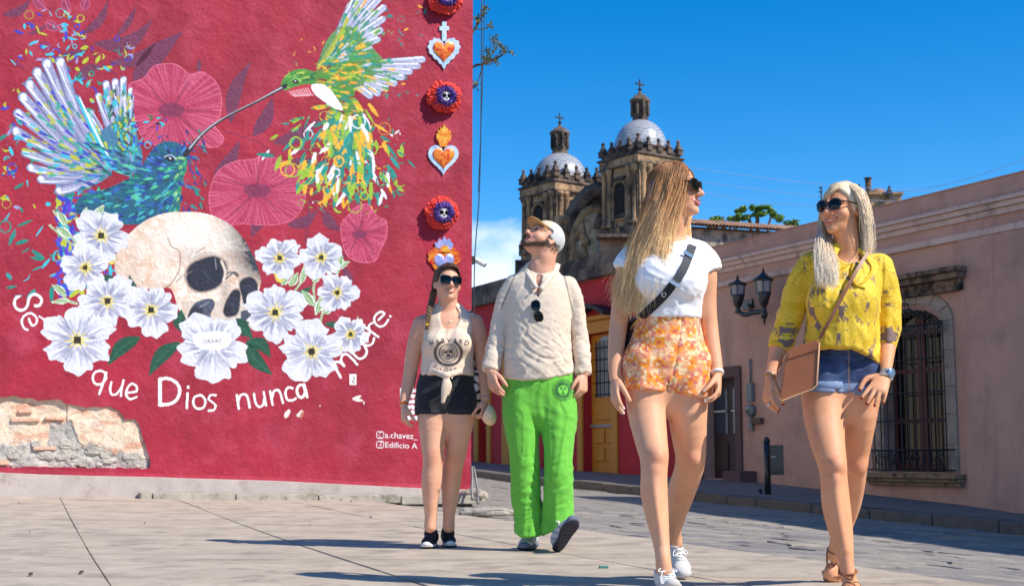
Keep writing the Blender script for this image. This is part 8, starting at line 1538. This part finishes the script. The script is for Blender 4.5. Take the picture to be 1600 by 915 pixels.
    l1 = fig.new(); fig.limb([(818, 620, .01, 30, 1.15), (816, 655, .0, 27.5, 1.15), (818, 700, -.02, 22.5, 1.15), (820, 740, -.02, 21, 1.1), (822, 775, -.01, 21.5, 1.1), (825, 805, .0, 20.5, 1.15), (826, 838, .0, 20.5, 1.3)], g=l1, k=0); l1.plane(p(826, 832, 0), (.0, .18, -1)); l1.plane(p(804, 832), (-.1, .3, -1))
    l2 = fig.new(); fig.limb([(869, 620, .01, 30, 1.15), (871, 655, -.01, 28.5, 1.15), (873, 700, -.06, 21.5, 1.15), (873, 740, -.08, 20.5, 1.1), (872, 775, -.06, 21.5, 1.1), (871, 805, -.04, 23, 1.15), (870, 835, -.03, 24, 1.25)], g=l2, k=0); l2.plane(p(868, 827, -.04), (.32, 0, -1))
    tr_.merge(l1, .008); tr_.merge_at(l2, p(842, 640), .1, .2, .03, .004); tr_.plane(p(842, 570), (0, 0, 1)); tr_.shell(.011)
    def gcol(V):
        n = fbm(V*np.array([200, 200, 40]), 2, 3); return np.ones((len(V), 3))*lin((106, 190, 60))*(1 + (n - .5)[:, None]*.2)
    fl = [lambda V: fold(V, (.12, 0, 1), 20, .009, 41, stretch=.10), lambda V: fold(V, (1, 0, .35), 22, .010, 44, stretch=.18)*np.clip((P(0, 690, Y)[2] - V[:, 2])/.15, 0, 1), lambda V: fold(V, (1, 0, -.7), 13, .010, 49, stretch=.2)*np.exp(-((V[:, 2] - P(0, 655, Y)[2])/.12)**2)]
    g_o, GV, GQ = garment('trousers', fig, tr_, gcol, CLOTH('green_cotton', bump=.25, bscale=40, bdist=.006, aniso=(1, 1, .35), bump2=(280, .25)), root, fl); gb = BVHTree.FromPolygons(GV.tolist(), GQ.tolist())
    # embroidered sun on the hip
    polys = []; cx, cy = 880, 609
    def ringp(r0, r1, n=36, sy=1.0):
        v = [(cx + r*math.cos(2*math.pi*i/n), cy + r*sy*math.sin(2*math.pi*i/n)) for r in (r0, r1) for i in range(n)]; return v, [(i, (i+1) % n, n+(i+1) % n, n+i) for i in range(n)]
    polys.append(ringp(8.2, 9.6)); polys.append(ringp(16.0, 16.6))
    for i in range(26):
        a = 2*math.pi*i/26; r1 = 17.5 if i % 2 else 15; w = .10
        v = [(cx + 9.8*math.cos(a - w), cy + 9.8*math.sin(a - w)), (cx + 13*math.cos(a - w*.8 + .06), cy + 13*math.sin(a - w*.8 + .06)), (cx + r1*math.cos(a), cy + r1*math.sin(a)), (cx + 13*math.cos(a + w*.5 + .06), cy + 13*math.sin(a + w*.5 + .06)), (cx + 9.8*math.cos(a + w*.6), cy + 9.8*math.sin(a + w*.6))]; polys.append((v, [(0, 1, 2, 3, 4)]))
    for x, y, w, h in ((-3.2, -2.2, 2.0, .8), (3.2, -2.2, 2.0, .8), (0, .8, .7, 2.2), (0, 4.6, 3.0, .7), (0, 6.2, 1.6, .5), (-3.2, -4.2, 2.6, .5), (3.2, -4.2, 2.6, .5)): polys.append(([(cx + x - w, cy + y - h*.4), (cx + x, cy + y - h), (cx + x + w, cy + y - h*.4), (cx + x + w*.7, cy + y + h*.7), (cx + x - w*.7, cy + y + h*.7)], [(0, 1, 2, 3, 4)]))
    decal('sun_print', polys, gb, mat('print_dark_green', tuple(lin((12, 84, 52))), .8), g_o)
    mb = MB()
    for x0, x1 in ((833, 829), (846, 851)): 
        pt = [p(842, 597, -.19)] + [p(x0, 601, -.20), p((x0+x1)/2, 608, -.195)]; mb.tube(catmull(pt, 4), .003, 6)
    mb.build('drawstring', mat('green_cord', tuple(lin((120, 205, 70))), .8), g_o, True)
    # shoes
    ms = dict(sole=(40, 42, 58), sole2=(96, 102, 122), upper=(190, 192, 200), panel=(120, 124, 140), toe=(210, 212, 218), tongue=(176, 178, 188))
    shoe(root, np.array([P(834, 843, 7.95)[0], 7.95, .0]), np.array([P(818, 855, 7.68)[0], 7.68, .002]), (0, 0, 1), p(826, 826, .2), ms, .005, .050, .034, chunky=True, accent=(34, 70, 160), label='silver and blue running shoe flat on the ground')
    hl = Gz(872, 862); te = hl + unit(np.array([.30, -.76, .62]))*.285
    shoe(root, hl, te, unit(np.array([-.22, .55, .95])), p(870, 822, -.05), ms, .005, .052, .034, chunky=True, accent=(34, 70, 160), label='silver and blue running shoe, toe raised')
    # sunglasses hooked on the shirt front
    Rg = np.array([unit([.25, 0, -1.0]), np.array([0, -1.0, 0]), unit([1, 0, .25])]); h = sb.ray_cast(Vector(ORG), Vector(unit(ray(839, 486)))); cg = np.array(h[0]) + np.array([0, .078, 0])
    o = sunglasses('folded_sunglasses', cg, Rg, .97, None, w=.030, h=.024, fwd=.100, round_=2.2, arms=False); props(o, 'dark sunglasses hooked by one arm on the linen shirt front', 'sunglasses')
    # backpack: straps and a patterned side showing behind the arm
    bp = thing('backpack', p(845, 505, .25), 'patterned backpack on the back of the man in green trousers', 'backpack')
    bs = SDF(p(790, 590) + [0, .05, 0], p(905, 425) + [.05, .55, .05], .008); bs.tube([p(846, 455, .24), p(846, 500, .26), p(847, 555, .26)], [.17, .185, .175], [.075, .09, .085], (1, 0, 0), .01); V, Q = bs.mesh()
    c = np.ones_like(V)*lin((28, 36, 66)); c = mixc(c, (fbm(V*34, 2, 4) > .56)*1.0, lin((212, 208, 214))); c = mixc(c, (fbm(V*30 + 5, 2, 14) > .62)*1.0, lin((196, 150, 40))); put('pack_body', mesh_np('pack_body', V, Q, c, True), mat('pack_cloth', vcol=True, rough=.8), bp)
    return root
# ================================================================== woman in the knotted tank top
def person_a():
    Y = 7.88; rng = np.random.default_rng(12)
    fig = Fig(Y, .0055, P(612, 862, Y) - [.0, .35, .03], P(780, 400, Y) + [.0, .35, .06]); g = fig.g; p = fig.p
    root = thing('person', Gz(684, 849), 'woman with side plait in knotted cream tank top and black shorts', 'person')
    fig.limb([(697, 645, .02, 42, .68), (697, 622, .02, 44.5, .70), (697, 600, .01, 41, .68), (698, 575, 0, 37, .68), (699, 548, 0, 37, .68), (700, 525, 0, 40, .66), (700, 508, .01, 43, .56), (700, 498, .02, 33, .52), (700, 489, .03, 20, .8)], k=.02)
    for sx in (683, 718): g.ell(p(sx, 536, -.085), (.066, .06, .064), None, .04)
    fig.limb([(700, 494, .03, 19, 1), (700, 482, .01, 16, 1), (699, 468, 0, 15.5, 1.05), (699, 455, .0, 16, 1.1)], k=.02)
    for q, b in (([(677, 640, .0, 25.5, 1), (677, 662, -.02, 23.5, 1), (676.5, 690, -.04, 19, 1.05), (676.5, 712, -.06, 16.3, 1.05), (676, 728, -.06, 15.2, 1.05), (674.5, 750, -.05, 15.8, 1.15), (673, 780, -.04, 12.2, 1.18), (673, 805, -.03, 9.3, 1.2), (672, 822, -.03, 9.5, 1.2)], 0), ([(720, 640, .0, 23.5, 1), (718, 662, .0, 21.5, 1.05), (714, 690, .01, 18, 1.05), (711, 712, .02, 16.4, 1.05), (708, 728, .04, 15.4, 1.05), (705, 750, .07, 15.5, 1.15), (703, 780, .08, 12.4, 1.18), (701.5, 805, .08, 9.2, 1.2), (701, 822, .08, 9.5, 1.2)], 1)):
        lg = fig.new(); fig.limb(q, g=lg); g.merge_at(lg, p(698, 640), .1, .2, .04, .004)
    ar = fig.new(); pl = fig.limb([(659, 507, .02, 14.5, 1), (653, 525, .02, 14, 1), (646, 552, .03, 12.5, 1), (642, 575, .03, 11, 1), (639, 595, .02, 10.4, .95), (634, 615, .0, 8.4, .9), (631, 632, -.02, 6.8, .8)], g=ar)
    tl = hand(ar, pl[-1] + [0, 0, -.004], p(631, 680, -.06) - pl[-1], (.85, .5, 0), (.5, -.85, 0), .166, (.45, .55, .62, .7), hw=.95, thumb=(.85, .42, .35), tcurl=.4); g.merge_at(ar, pl[0], .08, .16, .04, .004)
    ar = fig.new(); pr = fig.limb([(742, 504, .02, 13.5, 1), (748, 524, .02, 13, 1), (752, 550, .03, 11.5, 1), (754, 575, .03, 10.6, 1), (757, 595, .0, 9.8, .95), (758, 610, -.03, 8, .9), (758, 624, -.06, 6.6, .8)], g=ar)
    tr = hand(ar, pr[-1] + [0, 0, -.004], p(758, 668, -.11) - pr[-1], (-.75, .6, 0), (-.6, -.8, 0), .160, (.75, .85, .9, .95), hw=.95, thumb=(.8, .45, .5), tcurl=.6); g.merge_at(ar, pr[0], .08, .16, .04, .004)
    hc = p(699, 443, 0); R = face_axes(17, 6, 3); sc = .975; head_sdf(g, hc, R, sc)
    finish_body(fig, root, (226, 168, 136), lambda V, C: head_paint(V, knees(V, C, [p(676, 712, -.13), p(711, 713, -.05)]), hc, R, sc, lip=(190, 84, 80), brow=(84, 60, 46)))
    # tank top
    tk = fig.new(); fig.limb([(699, 592, -.01, 41, .74), (699, 575, -.01, 40, .74), (699, 550, -.01, 40, .74), (700, 528, 0, 42, .70), (700, 512, .01, 44.5, .63), (700, 500, .02, 37, .62), (700, 490, .03, 27, .8)], k=0, g=tk)
    for sx in (683, 718): tk.ell(p(sx, 537, -.088), (.070, .063, .068), None, .04)
    tk.plane(p(699, 586), (0, 0, -1)); tk.shell(.011); nk = fig.new(); nk.ell(p(703, 494, -.07), (.056, .12, .082), None); tk.merge(nk, .006, 'sub')
    for sx, sg in ((653, -1), (748, 1)): nk = fig.new(); nk.tube([p(sx, 530, .0), p(sx + sg*-1, 505, .0), p(sx + sg*2, 485, .02)], [.042, .040, .03], [.11, .11, .11], (1, 0, 0), .01); tk.merge(nk, .006, 'sub')
    fl = [lambda V: fold(V, (.25, 0, 1), 19, .006, 4), lambda V: fold(V, (1, 0, .5), 24, .010, 7)*np.clip((P(0, 560, Y)[2] - V[:, 2])/.08, 0, 1)]
    t_o, TV, TQ = garment('tank_top', fig, tk, (226, 200, 176), CLOTH('cream_jersey', bump=.15, bscale=300, bdist=.002), root, fl); tb = BVHTree.FromPolygons(TV.tolist(), TQ.tolist())
    kn = SDF(p(680, 640) - [.05, .35, .03], p(720, 565) + [.05, .0, .03], .006); kn.ell(p(697, 586, -.17), (.030, .026, .022), None); kn.tube([p(697, 588, -.175), p(696, 604, -.185), p(692, 628, -.18)], [.014, .024, .012], [.010, .012, .008], (1, 0, 0), .01); kn.tube([p(697, 588, -.17), p(702, 602, -.18), p(700, 616, -.178)], [.012, .016, .008], [.010, .011, .007], (1, 0, 0), .01)
    for sx in (676, 720): kn.tube([p(sx, 579, -.11 if sx > 700 else -.12), p((sx + 697)/2, 583, -.155), p(697, 586, -.165)], [.016, .018, .016], [.010, .012, .014], (0, 0, 1), .01)
    V, Q = kn.mesh(); put('knot', mesh_np('knot', V, Q, np.ones_like(V)*lin((226, 200, 176)), True), CLOTH('cream_jersey'), t_o)
    pm = mat('print_charcoal', tuple(lin((72, 62, 58))), .85); polys = []
    def letters(txt, x, y, size, arc=0, wk=1.0):
        n = len(txt)
        for i, ch in enumerate(txt):
            v, f = text_polys(ch, 1); 
            if not len(v): continue
            v = v - [v[:, 0].mean()*0 + (v[:, 0].min() + v[:, 0].max())/2, 0]; v = v*size*[wk, 1]; u = (i - (n - 1)/2); th = u*arc; cx_, cy_ = x + u*size*.84*wk, y + (u*u)*arc*size*.42
            polys.append(([(cx_ + a*math.cos(th) + b*math.sin(th), cy_ + a*math.sin(th) - b*math.cos(th)) for a, b in v], f))
    letters('HARVARD', 702, 535, 10.5, .10, 1.0); letters('LOVE', 701, 580, 8.6, 0, 1.0)
    def stroke(pts, w): 
        pts = np.array(pts, float); v = []; 
        for i in range(len(pts)): d = unit(pts[min(i+1, len(pts)-1)] - pts[max(i-1, 0)]); nn = np.array([-d[1], d[0]]); v += [tuple(pts[i] + nn*w/2), tuple(pts[i] - nn*w/2)]
        polys.append((v, [(2*i, 2*i+1, 2*i+3, 2*i+2) for i in range(len(pts) - 1)]))
    cx, cy = 700.5, 551
    for i in range(44):
        a = math.pi*(.15 + 1.7*i/43) + math.pi/2 - math.pi; a = -math.pi/2 + math.pi*.16 + (2*math.pi - math.pi*.32)*i/43; r = 20; x, y = cx + r*math.cos(a), cy + r*.93*math.sin(a); 
        for q in (-.6, .6): stroke([(x, y), (x + 3.6*math.cos(a + q + 1.2), y + 3.6*math.sin(a + q + 1.2))], 1.5)
    for r, w in ((14, 1.2), (10.5, .8)): stroke([(cx + r*math.cos(t), cy + r*math.sin(t)) for t in np.linspace(0, 6.29, 30)], w)
    stroke([(cx - 7, cy - 5), (cx - 7, cy + 2), (cx - 4, cy + 7), (cx, cy + 9), (cx + 4, cy + 7), (cx + 7, cy + 2), (cx + 7, cy - 5), (cx - 7, cy - 5)], 1.2)
    for x, y in ((-3.5, -1.5), (3.5, -1.5), (0, 4)): stroke([(cx + x - 2.6, cy + y), (cx + x + 2.6, cy + y)], 3.4)
    stroke([(cx - 14, cy + 15.5), (cx, cy + 17.5), (cx + 14, cy + 15.5)], 1.3)
    for x in (cx - 17, cx + 17): stroke([(x - 1.6, 577), (x + 1.6, 577)], 2.4)
    decal('chest_print', polys, tb, pm, t_o, .002)
    # shorts
    sh = fig.new(); fig.limb([(697, 632, .02, 46, .76), (697, 612, .02, 46.5, .76), (698, 595, .01, 43, .74), (698, 578, .0, 40, .74)], k=0, g=sh)
    for q in ([(676, 620, .01, 26.5, 1.12), (676, 645, .0, 27, 1.1), (677, 665, -.02, 26.5, 1.1)], [(720, 620, .01, 25.5, 1.12), (719, 645, .0, 25, 1.1), (718, 665, .0, 24.5, 1.1)]): l_ = fig.new(); fig.limb(q, g=l_, k=0); sh.merge(l_, .010)
    gap = fig.new(); gap.tube([p(697, 668, -.18), p(697, 650, -.18), p(698, 628, -.17)], [.022, .010, .0025], [.14, .12, .05], (1, 0, 0), .004, sub=2); sh.merge(gap, .012, 'sub'); sh.plane(p(697, 647), (0, 0, -1)); sh.plane(p(698, 584), (0, 0, 1)); sh.shell(.011)
    def kcol(V):
        c = np.ones((len(V), 3))*lin((24, 25, 31)); c = mixc(c, np.clip((fbm(V*np.array([60, 60, 160]), 3, 2) - .52)*4, 0, 1)*.5, lin((50, 52, 60))); x = P(697, 610, Y)[0]; c = mixc(c, (np.abs(V[:, 2] - P(0, 642, Y)[2]) < .003)*.4, lin((80, 82, 92))); return c
    garment('black_shorts', fig, sh, kcol, CLOTH('black_denim', bump=.3, bscale=400, bdist=.002), root, [lambda V: fold(V, (1, 0, .4), 18, .007, 71)])
    mb = MB(); mb.lathe(p(706, 590, -.155), [(0, -.003), (.007, -.003), (.007, .003), (0, .003)], 10, None, np.array([[1, 0, 0], [0, 0, 1], [0, -1, 0]])); mb.build('button', mat('steel', (.6, .6, .62), .25, metal=.9), root, True)
    # hair swept back into a plait
    G = lambda L: np.array([p(*q) for q in L]); hx = lambda q: hc + sc*(q[0]*R[0] + q[1]*R[1] + q[2]*R[2])
    gd = [np.array([hx(q) for q in L]) for L in (
        [(-.066, .045, .050), (-.074, .01, .050), (-.072, -.04, .035), (-.045, -.080, .0), (.03, -.085, -.03), (.065, -.055, -.055)],
        [(-.045, .074, .078), (-.048, .05, .100), (-.046, -.02, .108), (-.03, -.085, .06), (.03, -.095, -.005), (.068, -.06, -.045)],
        [(-.018, .082, .086), (-.018, .055, .113), (-.016, -.02, .120), (.0, -.095, .06), (.04, -.090, -.0), (.070, -.055, -.045)],
        [(.010, .082, .086), (.016, .055, .113), (.020, -.02, .119), (.030, -.08, .06), (.060, -.070, .0), (.073, -.050, -.045)],
        [(.040, .076, .078), (.050, .050, .095), (.055, -.01, .095), (.064, -.05, .04), (.073, -.05, -.01), (.075, -.045, -.05)],
        [(.062, .048, .050), (.072, .02, .060), (.077, -.02, .045), (.078, -.04, .01), (.078, -.045, -.02), (.076, -.042, -.055)],
        [(.070, .030, .0), (.076, .012, .015), (.079, -.012, .022), (.080, -.035, -.005), (.079, -.043, -.03), (.076, -.042, -.06)])]
    A = push_out(guide_strands(gd, 2100, rng, .0032, .002, 12, .05), hc, R, sc, rng, .05); n = len(A); cols = np.ones((n, 12, 3))*lin((98, 70, 50))*(1 + rng.normal(0, .25, (n, 1, 1))).clip(.4, 1.8); V, Fc, c = ribbons(A, .0022, cols, 'hair', None, None)
    pth = catmull(np.array([hx((.076, -.042, -.055)), p(675, 470, -.0), p(671, 484, -.06), p(669, 500, -.105), p(667, 514, -.125)]), 24); m_ = len(pth); Vs, Fs, Cs = [V], [Fc], [c]; off = len(V)
    for k in range(3):
        pp = []
        for i in range(m_): t = i/m_*math.pi*2*4.2 + k*2.094; r = .0125*(1 - .35*i/m_); pp.append(pth[i] + np.array([1, .2, 0])*math.sin(t)*r + np.array([0, 1, 0])*math.sin(2*t)*r*.6)
        v2, f2, c2 = ribbons(np.array([pp]), .0105, np.ones((1, m_, 3))*lin((104, 76, 54)), 'x', None, None, sides=7, taper=(1, .95, .45)); c2 = c2*(1 + .5*(vnoise(v2*np.array([700, 700, 90]), k)[:, None] - .5)); Vs.append(v2); Fs.append(f2 + off); Cs.append(c2); off += len(v2)
    hg = fig.new(); hg.ell(hx((0, -.018, .031)), (.0785, .0990, .0880), R, .01); hg.plane(hx((0, .040, .055)), unit(R[1]*.85 - R[2]*.5)); f3 = fig.new(); f3.ell(hx((0, .075, -.035)), (.070, .085, .088), R); hg.merge(f3, .006, 'sub'); V2, Q2 = hg.mesh(); Vs.append(V2); Fs.append(Q2 + off); Cs.append(np.ones_like(V2)*lin((84, 60, 44)))
    put('hair', mesh_np('hair', np.concatenate(Vs), np.concatenate(Fs), np.concatenate(Cs), True), mat('hair', vcol=True, rough=.42, spec=.4), root)
    MB().lathe(p(667, 507, -.12), [(.010, -.006), (.012, 0), (.010, .006)], 10).build('hair_tie', mat('yellow_cloth', tuple(lin((222, 180, 16))), .7), root, True)
    sunglasses('sunglasses', hc, R, sc, root, w=.031, h=.0235, round_=3.4, lens=(8, 9, 16))
    ms = dict(sole=(30, 30, 36), sole2=(222, 220, 218), upper=(24, 25, 36), panel=(44, 46, 60), toe=(30, 31, 40), tongue=(34, 35, 46))
    shoe(root, np.array([P(677, 838, 8.08)[0], 8.08, .0]), np.array([P(666, 850, 7.84)[0], 7.84, .002]), (0, 0, 1), p(672, 818, -.02), ms, .005, .044, .026, lace=(30, 30, 40), label='black trainer with white sole edge')
    shoe(root, np.array([P(698, 836, 8.20)[0], 8.20, .0]), np.array([P(704, 848.5, 7.94)[0], 7.94, .002]), (0, 0, 1), p(701, 817, .09), ms, .005, .044, .026, lace=(30, 30, 40), label='black trainer with white sole edge')
    d = unit(pl[-1] - pl[-2]); e1 = unit(np.cross(d, [0, 1, 0])); e2 = np.cross(d, e1); MB().lathe(pl[-1] - d*.006, [(.026, -.007), (.0275, 0), (.026, .007)], 16, None, np.array([e1, e2, d]), 1, .85).build('wristband', mat('orange_band', tuple(lin((232, 104, 30))), .6), root, True)
    d = unit(pr[-1] - pr[-2]); e1 = unit(np.cross(d, [0, 1, 0])); e2 = np.cross(d, e1); MB().lathe(pr[-1] - d*.006, [(.0255, -.008), (.027, 0), (.0255, .008)], 16, None, np.array([e1, e2, d]), 1, .85).build('wristband', mat('pink_band', tuple(lin((206, 160, 150))), .6), root, True, label='pale pink wristband')
    mb = MB(); mb.tube(catmull([p(684, 493, -.02), p(690, 500, -.09), p(697, 506, -.105), p(706, 500, -.09), p(714, 491, -.02)], 4), .0013, 5); mb.build('necklace', mat('steel', (.6, .6, .62), .25, metal=.9), root, True)
    # cap in the hand
    cp = thing('cap', p(764, 650, -.10), 'beige cap held by its peak in the hand of the woman in the tank top', 'cap')
    cg = SDF(p(735, 690) - [.05, .25, .05], p(795, 620) + [.05, .2, .05], .006); cg.ell(p(763, 647, -.10), (.044, .075, .066), np.array([unit([1, 0, .35]), [0, 1, 0], unit([-.35, 0, 1])])); s2 = cg.like(); s2.d = cg.d + .008; cg.plane(p(755, 650), (-1, 0, .5)); cg.merge(s2, 0, 'sub'); V, Q = cg.mesh(); put('cap_crown', mesh_np('cap_crown', V, Q, np.ones_like(V)*lin((236, 206, 168)), True), CLOTH('cap_cloth'), cp)
    # striped shoulder bag
    bg = thing('shoulder_bag', p(744, 600, .02), 'zebra striped bag hanging from the shoulder beside the tank top', 'bag')
    def zebra(V): n = np.sin((V[:, 2]*120 + V[:, 0]*60 + (fbm(V*22, 2, 3) - .5)*9)); return np.where(n[:, None] > .1, lin((24, 22, 24)), lin((214, 202, 190)))
    zs = strap_path(tb, [(731, 485), (735, 492), (739, 505), (741, 525), (743, 550), (744, 578)], Y, .036, .006, .008); me = zs.mesh('bag_strap'); vv = np.array(zs.v); 
    P3 = [np.mean(vv[i*4:i*4+4], 0) for i in range(len(vv)//4)]; P3 = catmull(P3, 5); zz = flat_strap(P3, .036, .006); V = np.array(zz.v); put('bag_strap', mesh_np('bag_strap', V, zz.f, zebra(V)), mat('zebra_cloth', vcol=True, rough=.8), bg); bpy.data.meshes.remove(me)
    bs = SDF(p(725, 660) - [.05, .1, .05], p(765, 560) + [.05, .3, .05], .006); bs.tube([p(745, 580, .06), p(745, 610, .09), p(746, 640, .10)], [.03, .045, .045], [.08, .12, .11], (1, 0, 0), .01); V, Q = bs.mesh(); put('bag_body', mesh_np('bag_body', V, Q, zebra(V), True), mat('zebra_cloth', vcol=True, rough=.8), bg)
    return root
def step(fn):
    t = time.time(); fn(); print('STEP', fn.__name__, round(time.time() - t, 1))
for fn in (ground, mural_building, ornaments, street_buildings, church, far_things, person_c, person_d, person_b, person_a): step(fn)
print('STEP total', round(time.time() - T0, 1), 'tris', sum(len(o.data.polygons) for o in bpy.data.objects if o.type == 'MESH'))
